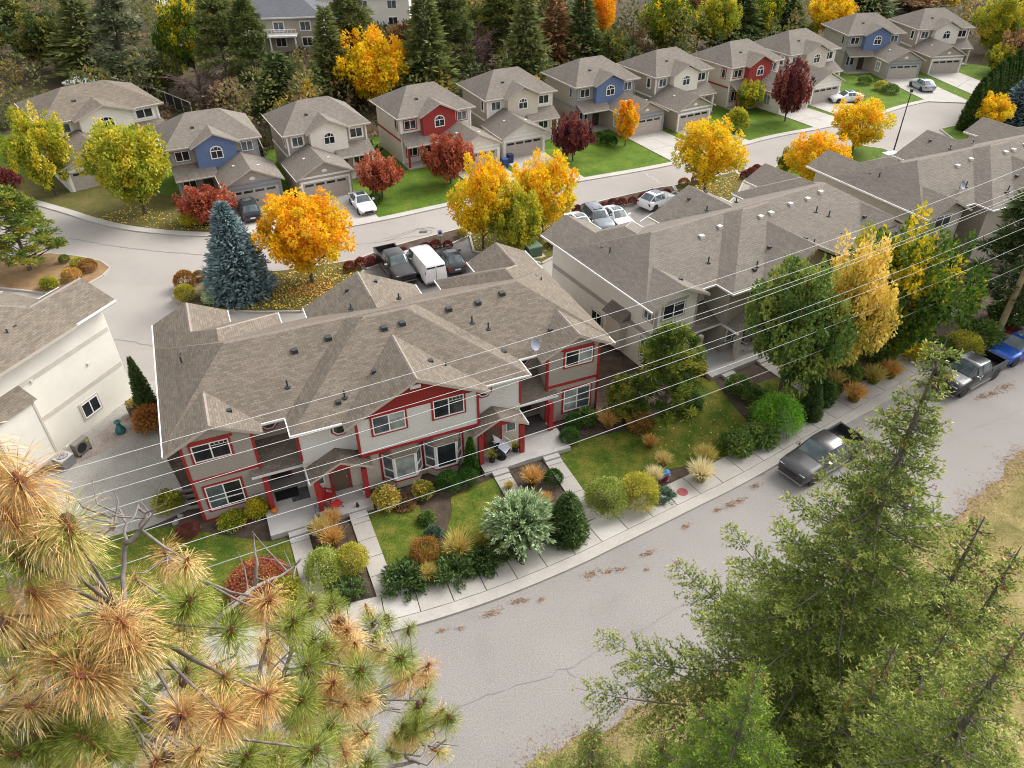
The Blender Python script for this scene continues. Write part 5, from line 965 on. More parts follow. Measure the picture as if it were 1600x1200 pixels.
SH = [  # mesh, name, label, base, radius, material
 (S_GLOBE[0], 'globe_shrub', 'rust topped globe shrub at the island corner, the upper one', (-27.4,55.73,0), .85, 'rust', None), (S_GLOBE[1], 'globe_shrub', 'olive globe shrub at the island corner, the lower one', (-26.66,53.58,0), .8, 'olive', None),
 (S_GLOBE[0], 'globe_shrub', 'small rust globe shrub behind the pair at the island corner', (-26.66,56.94,0), .5, 'rust', None),
 (S_GRASS[0], 'ornamental_grass', 'pale feathery grass between the globe shrubs and the blue spruce', (-25.42,53.98,0), .95, 'grass_p', None), (S_LOOSE[0], 'sage_shrub', 'grey green sage beside the blue spruce', (-24.31,53.13,0), .7, 'silver', None),
 (S_FINE[0], 'boxwood', 'round bright green boxwood beside the right bay window, the larger one', (-3.72,31.51,0), .72, 'box', None), (S_FINE[1], 'boxwood', 'round green boxwood in front of the small cone cedar, the smaller one', (-2.65,31.98,0), .62, 'box', None),
 (S_CONE, 'cone_cedar', 'narrow cone cedar beside the right bay window', (-2.45,32.74,0), .5, 'box', 1.0), (S_LOOSE[0], 'hydrangea', 'yellow hydrangea with faded blooms under the left bay window', (-7.18,30.21,0), .72, 'bloom', None),
 (S_LOOSE[1], 'hydrangea', 'smaller yellow hydrangea under the right bay window', (-5.16,30.95,0), .58, 'bloom', None), (S_WEEP, 'willow_shrub', 'large silvery green willow shrub beside the front walk', (0.35,27.5,0), 1.75, 'silver', 1.75),
 (S_CONE, 'cedar_shrub', 'bushy green cedar shrub right of the silvery willow shrub', (2.9,27.8,0), 1.2, 'juniper', 1.1), (S_FINE[0], 'boxwood', 'round boxwood beside the far right porch steps', (2.37,31.93,0), .55, 'box', None),
 (S_JUN[0], 'juniper', 'low juniper at the sidewalk corner, first of four', (-5.57,24.57,0), 1.3, 'juniper', 1.2), (S_JUN[1], 'juniper', 'low juniper at the sidewalk, second of four from the left', (-3.12,25.16,0), 1.3, 'juniper', 1.15),
 (S_JUN[0], 'juniper', 'low juniper at the sidewalk, third of four from the left', (-1.62,25.98,0), 1.2, 'juniper', 1.1), (S_JUN[1], 'juniper', 'low juniper under the silvery willow shrub, last of four', (-0.21,26.75,0), 1.25, 'juniper', 1.1),
 (S_FINE[1], 'barberry', 'rust red barberry ball between junipers and grasses', (-4.54,26.27,0), .8, 'rust', None),
 (S_FINE[0], 'globe_shrub', 'pale green oval shrub between the two front walks', (-9.57,25.01,0), .95, 'pale', 1.15), (S_FINE[1], 'globe_shrub', 'yellow green round shrub between the two front walks', (-8.35,25.62,0), .85, 'olive', .95),
 (S_JUN[0], 'juniper', 'dark juniper below the round shrubs between the walks', (-8.25,24.2,0), .95, 'juniper', .7), (S_FINE[0], 'red_mound', 'red brown mounded shrub left of the first walk', (-12.83,24.36,0), 1.45, 'rustred', .75),
 (S_LOOSE[2], 'yellow_shrub', 'yellow shrub beside the red mound at the first walk', (-11.27,23.83,0), .7, 'olive', None), (S_FINE[1], 'red_mound', 'low dark red shrub at the corner of the left gable', (-17.73,28.14,0), .6, 'maroon', .4),
 (S_LOOSE[0], 'leafy_shrub', 'green and yellow shrub under the lower left gable window', (-14.31,29.54,0), .55, 'ygreen', .7), (S_LOOSE[1], 'leafy_shrub', 'bright green shrub on the stepping logs by the gravel', (-19.56,30.09,0), .75, 'olive', .7),
 (S_MAT, 'ground_cover', 'low mixed flowers below the left gable wall', (-15.57,28.92,0), .8, 'ygreen', .6),
 (S_FINE[0], 'globe_shrub', 'pale green rounded shrub by the sidewalk, left of a pair', (5.24,29.83,0), 1.15, 'pale', 1.15), (S_FINE[1], 'globe_shrub', 'olive green rounded shrub by the sidewalk, right of a pair', (7.16,30.31,0), 1.15, 'olive', 1.05),
 (S_JUN[1], 'juniper', 'flat teal juniper beside the painted fire hydrant', (8.61,30.65,0), .9, 'teal', .4), (S_LOOSE[2], 'leafy_shrub', 'dark green shrub right of the pale grasses', (13.74,34.62,0), .95, 'green', .8),
 (S_LOOSE[0], 'leafy_shrub', 'dark green spreading shrub below the bright green one', (15.44,35.5,0), 1.05, 'green', .7), (S_FINE[0], 'round_shrub', 'large bright lime green shrub beside the sidewalk', (16.95,36.86,0), 1.5, 'lime', 1.35),
 (S_CONE, 'cone_cedar', 'dark cone cedar right of the lime green shrub', (19.31,37.8,0), .8, 'juniper', .95), (S_FINE[1], 'boxwood', 'round boxwood at the right gable wall, the upper one', (3.93,37.01,0), .6, 'box', None),
 (S_FINE[0], 'boxwood', 'round boxwood at the right gable wall, the lower one', (3.59,35.52,0), .62, 'box', None), (S_LOOSE[1], 'leafy_shrub', 'dark green shrub behind the boxwoods at the right gable', (4.83,37.39,0), .7, 'green', .7),
 (S_LOOSE[2], 'leafy_shrub', 'yellow green shrub beside the pine between the blocks', (12.87,42.74,0), .7, 'olive', .7), (S_FINE[0], 'round_shrub', 'round olive shrub beside the utility pole', (32.17,44.3,0), 1.25, 'olive', 1.3),
 (S_LOOSE[0], 'leafy_shrub', 'green shrub between the round olive one and the utility pole', (34.56,46.1,0), 1.4, 'green', 1.1), (S_LOOSE[1], 'yellow_shrub', 'yellow shrub under the maple turning orange', (28.98,44.51,0), .8, 'amber', 1.0),
 (S_MAT, 'red_mound', 'patch of red leaves behind the utility pole', (37.95,48.26,0), .9, 'crimson', .4), (S_LOOSE[2], 'leafy_shrub', 'dark shrub at the foot of the tall right conifer', (38.44,49.17,0), 1.5, 'green', 1.0),
 (S_LOOSE[0], 'leafy_shrub', 'dark green shrub under the large dark tree, left', (16.24,37.71,0), .9, 'green', .7), (S_LOOSE[1], 'leafy_shrub', 'dark shrub under the large dark green tree, right', (21.03,40.19,0), 1.0, 'green', .7),
 (S_GLOBE[0], 'globe_shrub', 'clipped dark green shrub by the far left porch', (-46.97,80.56,0), 1.3, 'box', .9), (S_LOOSE[0], 'leafy_shrub', 'green shrub under the maroon spreading maple', (-31.21,68.25,0), .9, 'ygreen', .8),
 (S_GLOBE[1], 'globe_shrub', 'small green shrub beside the black car behind the spruce', (-29.44,68.22,0), .6, 'box', .6), (S_GLOBE[0], 'globe_shrub', 'dark shrub at the foot of the rust red maple', (-13.86,73.21,0), .7, 'green', .6),
 (S_GLOBE[1], 'globe_shrub', 'green clipped shrub at the khaki garage, left of three', (10.92,91.51,0), .8, 'box', .7), (S_GLOBE[0], 'globe_shrub', 'green clipped shrub at the khaki garage, middle of three', (11.61,90.57,0), .7, 'box', .7),
 (S_GLOBE[1], 'globe_shrub', 'green clipped shrub at the khaki garage, right of three', (12.23,89.87,0), .7, 'box', .7), (S_LOOSE[2], 'yellow_shrub', 'yellow green shrub beside the khaki white gabled garage', (28.65,95.21,0), 1.3, 'ygreen', 1.6),
 (S_GLOBE[0], 'globe_shrub', 'dark low shrub in front of the far blue gable, left of three', (52.88,116.12,0), 1.0, 'green', .7), (S_GLOBE[1], 'globe_shrub', 'olive low shrub in front of the far blue gable, middle of three', (54.13,113.02,0), 1.0, 'olive', .7),
 (S_GLOBE[0], 'globe_shrub', 'dark low shrub in front of the far blue gable, right of three', (54.75,111.36,0), 1.1, 'green', .7), (S_GLOBE[0], 'globe_shrub', 'rust shrub on the mulched pine island, nearest the lane', (-37.01,58.84,0), .75, 'rust', .6),
 (S_GLOBE[1], 'globe_shrub', 'olive shrub on the mulched pine island, middle', (-38.25,59.58,0), .6, 'olive', .5), (S_GLOBE[0], 'globe_shrub', 'orange shrub on the mulched pine island, nearest the roof', (-37.67,57.23,0), .75, 'grass_o', .6),
 (S_GLOBE[1], 'globe_shrub', 'small dark shrub on the mulched pine island beside the post', (-39.86,60.46,0), .45, 'green', .4), (S_LOOSE[2], 'leafy_shrub', 'yellow shrub at the end of the mulched pine island', (-38.84,55.69,0), .7, 'olive', .6),
 (S_LOOSE[0], 'leafy_shrub', 'brown and green shrub at the gravel between wall and roof', (-23.3,37.21,0), .9, 'rust', 1.0), (S_LOOSE[0], 'leafy_shrub', 'purple shrub at the far left driveway', (-54.22,77.77,0), 1.4, 'maroon', 1.2),
 (S_LOOSE[0], 'leafy_shrub', 'dark shrub at the foot of the pale end wall, nearest the red trimmed block', (7.77,38.28,0), 1.0, 'green', .9), (S_LOOSE[1], 'leafy_shrub', 'rust leaved shrub left of the bushy pine', (8.18,36.71,0), .8, 'rust', .7),
 (S_LOOSE[2], 'leafy_shrub', 'dark shrub under the right side of the bushy pine', (11.52,38.77,0), .9, 'green', .8), (S_LOOSE[0], 'leafy_shrub', 'dark shrub beside the first walk of the grey block', (15.39,40.69,0), .8, 'green', .7),
 (S_LOOSE[1], 'leafy_shrub', 'low dark shrub between the walks of the grey block', (16.22,39.54,0), .8, 'green', .6), (S_LOOSE[2], 'leafy_shrub', 'green shrub between the dark cone cedar and the yard sign', (20.58,39.21,0), .7, 'juniper', .6),
 (S_LOOSE[0], 'leafy_shrub', 'dark green shrub under the pale yellow tree', (23.15,42.07,0), 1.1, 'green', .8), (S_LOOSE[1], 'leafy_shrub', 'dark green shrub under the maple turning orange', (26.54,44.54,0), 1.1, 'green', .8),
 (S_LOOSE[2], 'leafy_shrub', 'green shrub between the yellow shrub and the round olive one', (30.69,44.48,0), 1.1, 'green', .9), (S_LOOSE[0], 'leafy_shrub', 'low green plants beside the mulch patch in the middle lawn', (-4.32,27.78,0), .45, 'teal', .4),
 (S_LOOSE[1], 'leafy_shrub', 'low dark plants at the mulch patch below the right bay window', (-4.77,28.96,0), .45, 'green', .35), (S_MAT, 'ground_cover', 'brown faded plants under the bay windows', (-6.19,30.2,0), .7, 'brown', .45),
 (S_GLOBE[0], 'leafy_shrub', 'small shrub in the maple lawn near the parking, left', (-4.6,64.93,0), .5, 'olive', .5), (S_GLOBE[1], 'leafy_shrub', 'small rust shrub under the golden maple, left', (18.57,77.03,0), .6, 'rust', .5),
 (S_GLOBE[0], 'leafy_shrub', 'small rust shrub under the golden maple, right', (20.19,77.9,0), .65, 'rust', .5), (S_LOOSE[1], 'leafy_shrub', 'low brown shrubs in front of the golden lane maples', (4.36,63.16,0), .8, 'brown', .7),
]
for me_, nm, lab, p, r, lm, sz in SH: leafy(me_, nm, lab, 'shrub', p[0], p[1], r, lm, sz=sz, z=.13 if p[1] > 52 else .05)
GR = [
 ('orange grass clump on the left bed, uppermost of three', (-9.99,28.68,0), 1.0, 'grass_o'), ('golden grass clump on the left bed, middle of three', (-10.38,27.93,0), 1.1, 'grass'), ('golden grass clump on the left bed, lowest of three', (-9.67,27.29,0), 1.15, 'grass_o'),
 ('large golden grass tuft above the sidewalk junipers', (-2.86,26.51,0), 1.35, 'grass'), ('golden grass tuft in front of the barberry ball', (-4.29,24.96,0), .9, 'grass'), ('small golden grass between the third and last juniper', (-0.68,26.32,0), .8, 'grass'),
 ('golden grass behind the third juniper', (-1.58,27.07,0), .9, 'grass'), ('orange grass beside the far right porch steps', (1.16,31.83,0), 1.1, 'grass_o'), ('rust grass below the far right porch steps', (1.77,30.11,0), .8, 'grass_o'),
 ('pale grass fountain beside the painted fire hydrant', (8.34,32.02,0), .95, 'grass_p'), ('large cream grass fountain at the sidewalk', (11.02,31.99,0), 1.35, 'grass_p'), ('cream grass fountain behind the large one', (11.6,33.48,0), 1.2, 'grass'),
 ('brown grass under the pine, nearest the hydrant', (9.05,33.34,0), .9, 'grass'), ('rust grass clump on the lawn edge under the pine', (8.53,34.98,0), .85, 'grass_o'), ('orange grass beside the dark shrubs at the sidewalk', (14.41,34.61,0), .7, 'grass_o'),
 ('tall orange and cream grass at the corner of the right gable', (6.16,36.99,0), 1.25, 'grass_o'), ('orange grass right of the yard sign', (22.8,39.46,0), 1.3, 'grass_o'), ('dark golden grass behind the yard sign', (22.01,41.11,0), 1.2, 'grass'),
 ('golden grass at the right walk of the grey block, left', (24.87,41.45,0), 1.3, 'grass'), ('orange grass at the right walk of the grey block, right', (26.26,42.03,0), 1.3, 'grass_o'), ('golden grass beside the porch steps of the middle porch', (-0.23,31.42,0), .5, 'grass'),
 ('rust plant in a pot by the porch post', (-10.59,29.9,0), .45, 'grass_o'),
]
for k, (lab, p, r, lm) in enumerate(GR): leafy(S_GRASS[k % 3], 'ornamental_grass', lab, 'grass', p[0], p[1], r, lm, z=.05)
# cedar hedge at the turning circle
hp = [(57.5,94.78),(60.24,98.31),(63.23,102.06),(66.43,105.76),(69.58,109.05),(72.91,112.18),(76.03,114.78)]
for k, (x, y) in enumerate(smooth_line(hp, 1.5)):
    o = leafy(S_CONE, 'hedge_cedar', f'dark green cedar of the hedge at the turning circle, {ORD[k] if k < 18 else "last"} from the lane', 'hedge', x, y, 1.25, 'hedge', 'cedar hedge at the turning circle', sz=2.0+.1*math.sin(k*2.2))
# ------------------------------------------------------------------ vehicles
CAR = {  # stations along the length: s, floor, belt, top, half width at belt, half width at top
 'sedan': dict(L=4.7, st=[(0, .38, .6, .63, .68, .6), (.12, .26, .7, .74, .84, .76), (.5, .24, .8, .85, .9, .8), (1.4, .24, .9, .96, .92, .84), (1.5, .24, .92, .99, .92, .78), (2.2, .24, .94, 1.4, .92, .62), (2.7, .24, .95, 1.45, .92, .63), (3.3, .24, .96, 1.41, .92, .61), (4.0, .25, .98, 1.05, .9, .76), (4.1, .25, .98, 1.03, .9, .78), (4.55, .3, .94, .98, .86, .76), (4.7, .4, .8, .84, .74, .66)], ws=(4, 5), rw=(7, 8), side=(5, 8), wheels=(.85, 3.65), wr=.33),
 'hatch': dict(L=4.3, st=[(0, .4, .64, .68, .66, .58), (.12, .28, .76, .8, .84, .76), (.5, .26, .88, .93, .9, .8), (1.15, .26, .97, 1.04, .92, .82), (1.25, .26, .99, 1.06, .92, .78), (1.95, .26, 1.0, 1.54, .92, .64), (2.5, .26, 1.01, 1.6, .92, .65), (3.4, .26, 1.02, 1.58, .92, .63), (4.05, .28, 1.04, 1.16, .9, .72), (4.15, .3, 1.0, 1.06, .88, .74), (4.3, .42, .78, .82, .78, .7)], ws=(4, 5), rw=(7, 8), side=(5, 8), wheels=(.8, 3.4), wr=.34),
 'suv': dict(L=4.8, st=[(0, .45, .78, .82, .7, .62), (.12, .3, .9, .95, .88, .8), (.6, .3, 1.02, 1.08, .95, .86), (1.3, .3, 1.08, 1.15, .96, .86), (1.4, .3, 1.1, 1.17, .96, .82), (2.0, .3, 1.1, 1.66, .96, .7), (2.6, .3, 1.11, 1.74, .96, .71), (4.1, .3, 1.12, 1.7, .96, .69), (4.6, .32, 1.12, 1.22, .94, .8), (4.7, .34, 1.0, 1.06, .92, .82), (4.8, .45, .8, .84, .84, .76)], ws=(4, 5), rw=(7, 8), side=(5, 8), wheels=(.9, 3.8), wr=.37),
 'van': dict(L=5.7, st=[(0, .45, .82, .86, .8, .7), (.12, .3, .98, 1.02, .95, .86), (.75, .3, 1.12, 1.18, .99, .9), (.95, .3, 1.16, 1.24, 1.0, .86), (1.65, .3, 1.18, 1.98, 1.0, .82), (2.1, .3, 1.18, 2.08, 1.0, .84), (2.7, .3, 1.18, 2.1, 1.0, .85), (5.45, .3, 1.18, 2.08, 1.0, .84), (5.62, .32, 1.16, 1.98, .99, .84), (5.7, .45, 1.1, 1.86, .96, .8)], ws=(3, 4), rw=None, side=(4, 6), wheels=(1.0, 4.4), wr=.36),
 'pickup': dict(L=5.85, st=[(0, .55, .92, .96, .86, .76), (.14, .4, 1.06, 1.1, .97, .9), (.7, .38, 1.14, 1.2, 1.0, .92), (1.45, .38, 1.2, 1.27, 1.0, .9), (1.55, .38, 1.22, 1.3, 1.0, .84), (2.2, .38, 1.22, 1.84, 1.0, .74), (2.7, .38, 1.22, 1.9, 1.0, .75), (3.65, .38, 1.22, 1.88, 1.0, .74), (3.85, .38, 1.22, 1.3, 1.0, .84), (3.9, .38, 1.2, 1.24, 1.0, .9)], ws=(4, 5), rw=(7, 8), side=(5, 8), wheels=(1.05, 4.75), wr=.41),
}
PAINT = {}
def vehicle(kind, label, rear, front, paint, cat='car', group=None, L=None, z=0):
    sp = CAR[kind]; L0 = sp['L']; rear, front = np.array(rear[:2]), np.array(front[:2]); mid = (rear+front)/2; d_ = front-rear; a = math.atan2(d_[1], d_[0])
    root = empty({'pickup': 'pickup_truck', 'van': 'cargo_van'}.get(kind, 'car'), (*mid, z), a); tag(root, label, cat, group)
    rings = []
    for s, zb, zt, zr, wb, wt in sp['st']:
        x = L0/2-s; h = [(-wb*.9, zb), (-wb, zb+.16), (-wb*1.005, (zb+zt)/2+.08), (-wb*.975, zt), (-wt, zr-.05 if zr-zt > .2 else zr-.02), (-wt*.8, zr), (0, zr+.025)]
        h = h+[(-y, q) for y, q in h[-2::-1]]; rings.append([Vector((x, y, q)) for y, q in h])
    b = MB(); n = len(rings[0])
    for i in range(len(rings)-1):
        for k in range(n-1): b.face([rings[i][k], rings[i][k+1], rings[i+1][k+1], rings[i+1][k]])
        b.face([rings[i][n-1], rings[i][0], rings[i+1][0], rings[i+1][n-1]])
    b.face(rings[0][::-1]); b.face(rings[-1])
    pm = PAINT.setdefault(tuple(paint), paint_mat('car paint %d' % len(PAINT), paint, .35 if sum(paint) < 1.6 else 0))
    me = b.mesh('body', [pm], smooth=True); me.set_sharp_from_angle(angle=R(38)); link('body', me, root)
    gl = M['glass_car']
    def pane(name, q, ins=.07):
        q = [Vector(p) for p in q]; c = sum(q, Vector())/4; nn = (q[1]-q[0]).cross(q[2]-q[0]); nn = nn.normalized() if nn.length > 1e-6 else Vector((0, 0, 1))
        if nn.dot(c-Vector((c.x, 0, .7))) < 0: nn = -nn; q = q[::-1]
        p = MB(); p.face([c+(v-c)*(1-ins)+nn*.014 for v in q]); p.build(name, gl, root)
    def screen(name, i0, i1):
        p = MB()
        for k in range(4, 8):
            q = [rings[i0][k], rings[i0][k+1], rings[i1][k+1], rings[i1][k]]; q = [v+Vector((0, 0, .015))+(Vector((.012, 0, 0)) if i0 < 6 else Vector((-.012, 0, 0))) for v in q]
            c = [sum((r_[j].y for r_ in (rings[i0], rings[i1]) for j in (4, 8)), 0)/4]*4
            q = [Vector((v.x, v.y*.92, v.z)) for v in q]; q = [v+(((q[0]+q[2])/2-v)*.04) for v in q] if 0 else q
            p.face(q)
        p.build(name, gl, root)
    screen('windscreen', *sp['ws'])
    if sp['rw']: screen('rear_window', *sp['rw'])
    i0, i1 = sp['side']
    for k in ((3, 4), (8, 9)):
        for i in range(i0, i1):
            pane('side_window', [rings[i][k[0]], rings[i][k[1]], rings[i+1][k[1]], rings[i+1][k[0]]], .1)
        q = [rings[i0-1][k[0]], rings[i0][k[1]] if k[0] == 3 else rings[i0][k[0]], rings[i0][k[0]] if k[0] == 3 else rings[i0][k[1]]]
    W = sp['st'][4][4]
    for sx in sp['wheels']:
        for sy in (-1, 1):
            x = L0/2-sx; r = sp['wr']; y = sy*(W-.1)
            t = MB().lathe([(r*.62, -.11), (r*.95, -.11), (r, -.06), (r, .06), (r*.95, .11), (r*.62, .11)], 18).build('wheel', M['tyre'], root)
            t.rotation_euler = (R(90), 0, 0); t.location = (x, y, r)
            MB().lathe([(0, .07), (r*.2, .075), (r*.58, .06), (r*.64, .105)], 10).lathe([(0, -.07), (r*.2, -.075), (r*.58, -.06), (r*.64, -.105)], 10).build('rim', M['rim'], t)
            ar = MB().lathe([(0, 0), (r*1.16, 0)], 18).build('wheel_arch', M['black'], root); ar.rotation_euler = (R(90), 0, 0); ar.location = (x, sy*(W*1.005+.004), r+.05)
            if sy > 0: ar.rotation_euler = (R(-90), 0, 0)
    zb = sp['st'][1][2]
    for sy in (-1, 1):
        y = sy*sp['st'][1][4]*.72
        MB().box(L0/2-.16, L0/2-.05, y-.17, y+.17, zb-.16, zb-.03).build('headlight', M['lamp'], root)
        if kind != 'pickup': q = sp['st'][-2]; MB().box(-L0/2+.02, -L0/2+.16, sy*q[4]*.82-.13, sy*q[4]*.82+.13, q[2]-.28, q[2]-.06 if kind != 'van' else q[2]+.3).build('taillight', M['tail'], root)
        xm = L0/2-sp['st'][sp['ws'][0]][0]-.35; zm = sp['st'][4][2]+.06
        MB().box(xm-.1, xm+.08, sy*(W+.02), sy*(W+.24), zm-.04, zm+.12).build('mirror', pm if kind != 'pickup' else M['chrome'], root)
        MB().box(L0/2-2.75, L0/2-2.6, sy*(W+.003), sy*(W+.03), zm-.2, zm-.16).build('door_handle', M['chrome'], root)
    MB().box(L0/2-.06, L0/2+.03, -.42, .42, zb-.34, zb-.1).build('grille', M['black'], root)
    MB().box(L0/2-.1, L0/2+.02, -W*.84, W*.84, .36, .46).build('bumper', M['chrome'] if kind == 'pickup' else M['black'], root)
    MB().box(-L0/2-.015, -L0/2+.03, -.24, .24, .62, .74).build('number_plate', M['white'], root)
    if kind == 'pickup':
        x0, x1 = -L0/2, L0/2-3.93
        b = MB()
        for sy in (-1, 1): b.box(x0, x1, sy*.9, sy*1.0, .45, 1.2)
        b.box(x0, x0+.08, -.9, .9, .5, 1.18); b.box(x1-.1, x1, -.9, .9, .5, 1.19); b.build('cargo_bed', pm, root)
        MB().box(x0+.08, x1-.1, -.9, .9, .55, .68).build('bed_floor', M['black'], root)
        b = MB()
        for sy in (-1, 1): b.box(x0, x1, sy*.88, sy*1.01, 1.2, 1.23)
        b.box(x0, x0+.1, -.88, .88, 1.185, 1.215); b.build('bed_rail', M['black'], root)
        MB().box(-1.2, 1.2, -1.06, -.96, .36, .44).build('running_board', M['metal_grey'], root); MB().box(-1.2, 1.2, .96, 1.06, .36, .44).build('running_board', M['metal_grey'], root)
        for sy in (-1, 1): MB().box(x0-.02, x0+.05, sy*.8, sy*.98, .8, 1.1).build('taillight', M['tail'], root)
        MB().box(x0-.1, x0+.02, -.9, .9, .5, .62).build('bumper', M['chrome'], root)
    if kind == 'van':
        MB().box(-L0/2-.02, -L0/2+.04, -.012, .012, .55, 1.75).build('door_seam', M['black'], root)
        for y0, y1 in ((-.78, -.06), (.06, .78)):
            MB().box(-L0/2-.01, -L0/2+.05, y0, y1, 1.72, 1.86).build('roof_lip', M['black'], root)
        MB().box(-L0/2-.08, -L0/2+.02, -.9, .9, .42, .54).build('bumper', M['metal_grey'], root)
    if kind in ('sedan', 'suv', 'hatch'):
        s_ = sp['st'][6]; x = L0/2-s_[0]; MB().box(x-.35, x+.3, -.42, .42, s_[3]+.0, s_[3]+.035).build('sunroof', gl, root)
    return root
M['glass_car'] = glass_mat('tinted car glass', (.075, .1, .105), .05, .7)
PK = 'vehicles parked on the street'; LOT = 'vehicles parked behind the townhouses'; DR = 'cars parked on driveways'
WHITE, BLACK, GREY, SILVER = (.75, .75, .76), (.02, .021, .024), (.1, .1, .105), (.42, .45, .48)
def on_street(s0, s1, dist):   # both ends of a vehicle standing dist metres out from the kerb
    ln = offset(kerb, -dist); return tuple(ln[np.argmin(np.abs(kerb[:, 0]-s0))]), tuple(ln[np.argmin(np.abs(kerb[:, 0]-s1))])
f_, r_ = on_street(15.6, 20.3, 1.35)
vehicle('pickup', 'dark grey crew cab pickup parked at the kerb, nearest the camera', r_, f_, (.05, .048, .05), 'pickup truck', PK)
f_, r_ = on_street(28.0, 32.8, 1.6)
vehicle('pickup', 'black crew cab pickup parked behind the blue hatchback at the kerb', r_, f_, (.012, .014, .02), 'pickup truck', PK)
f_, r_ = on_street(34.0, 37.7, 1.5)
vehicle('hatch', 'bright blue hatchback parked at the kerb near the utility pole', r_, f_, (.01, .07, .36), 'car', PK)
vehicle('sedan', 'white sedan with dark sunroof on the driveway beside the rust maple', (-16.08,74.25,0), (-14.03,69.89,0), WHITE, 'car', DR)
vehicle('suv', 'black car on the driveway half hidden behind the blue spruce', (-25.04,68.14,0), (-27.23,72.81,0), (.03, .035, .045), 'car', DR)
vehicle('pickup', 'dark grey pickup backed into the first bay behind the townhouses', (-11.35,61.1,0), (-8.76,55.88,0), (.04, .038, .038), 'pickup truck', LOT)
vehicle('van', 'white cargo van in the bay between the dark pickup and hatchback', (-6.26,55.73,0), (-8.78,60.81,0), WHITE, 'van', LOT)
vehicle('hatch', 'dark grey hatchback beside the white cargo van', (-4.5,57.27,0), (-6.18,61.52,0), (.06, .063, .07), 'car', LOT)
vehicle('sedan', 'white car half hidden behind the roof corner in the second lot', (5.95,68.31,0), (7.43,64.45,0), WHITE, 'car', LOT)
vehicle('suv', 'grey wagon in the second lot left of the white coupe', (7.65,69.79,0), (9.08,65.24,0), (.14, .155, .18), 'car', LOT)
vehicle('sedan', 'white coupe in the second lot right of the grey wagon', (9.62,69.76,0), (11.06,66.05,0), (.7, .71, .73), 'car', LOT)
vehicle('hatch', 'white hatchback alone at the right end of the second lot', (13.85,71.24,0), (15.96,72.97,0), (.68, .7, .73), 'car', LOT)
vehicle('sedan', 'white car behind the orange lamp post maple', (48.6,107.74,0), (45.19,107.21,0), (.72, .72, .73), 'car', DR)
vehicle('hatch', 'silver hatchback on the driveway at the turning circle', (60.31,111.21,0), (59.85,115.23,0), SILVER, 'car', DR)
# ------------------------------------------------------------------ street furniture and small things
lp = (44.69,86.06,0)
t = empty('street_lamp', lp); tag(t, 'tall dark street lamp post on the lawn near the turning circle', 'street lamp')
MB().tube([(0, 0, 0), (0, 0, 3), (0, 0, 7.2)], [.09, .07, .05], 10).build('post', M['black'], t); MB().box(-.12, .12, -.12, .12, 7.15, 7.5).build('lamp_head', M['black'], t); MB().lathe([(.14, 0), (.15, .5), (0, .52)], 10).build('base', M['metal_grey'], t)
MB().box(-.1, .1, -.1, .1, 7.05, 7.15).build('lens', M['white'], t)
pp = (36.05,46.68,0)
t = empty('utility_pole', (pp[0], pp[1], 0)); tag(t, 'weathered wooden utility pole at the sidewalk on the right', 'utility pole')
MB().tube([(0, 0, -.2), (0, 0, 6), (0, 0, 15.4)], [.24, .2, .15], 12).build('shaft', M['pole'], t)
wdir = Vector((36.05+15, 46.68-20, 0)).normalized(); wn = Vector((-wdir.y, wdir.x, 0))
for z_ in (14.6, 12.6): MB().tube([wn*-.9+Vector((0, 0, z_)), wn*.9+Vector((0, 0, z_))], .06, 6).build('crossarm', M['pole'], t)
for k in (-1, 0, 1): MB().tube([wn*k*.8+Vector((0, 0, 14.6)), wn*k*.8+Vector((0, 0, 14.85))], [.05, .03], 6).build('insulator', M['vent_w'], t)
# overhead lines: heights read at three places along the span, sagging between the poles
WH = [(12.7, 12.9, 14.3), (11.8, 11.7, 12.9), (11.2, 11.1, 12.5), (10.4, 10.8, 12.3), (9.4, 9.0, 10.5), (8.8, 8.5, 9.7), (7.4, 6.9, 8.3), (5.7, 5.3, 6.5)]
XS = [(-9.9, 13.3, 31.1), (-10.1, 13.6, 31.9), (-10.2, 13.7, 32.1), (-10.4, 13.8, 32.3), (-10.6, 14.2, 33.3), (-10.7, 14.3, 33.8), (-10.9, 14.7, 34.5), (-11.2, 15.1, 35.6)]
for k, (h, xs) in enumerate(zip(WH, XS)):
    cf = np.polyfit(xs, h, 2); pts = []
    for x in np.linspace(-44, 38 if k else 40, 40):
        z_ = np.polyval(cf, x) if x > -12 else np.polyval(cf, -12)+(x+12)*np.polyval(np.polyder(cf), -12)*.3
        pts.append((x, 20+(x+15)*(46.68-20)/(36.05+15), z_))
    o = MB().tube(pts, .0105 if k < 7 else .018, 5).build('power_line', M['wire'] if k < 7 else M['wire_b'])
    tag(o, f'overhead cable across the street front, {ORD[k]} from the top' + (', thickest and lowest' if k == 7 else ''), 'cable', 'overhead cables in front of the townhouses')
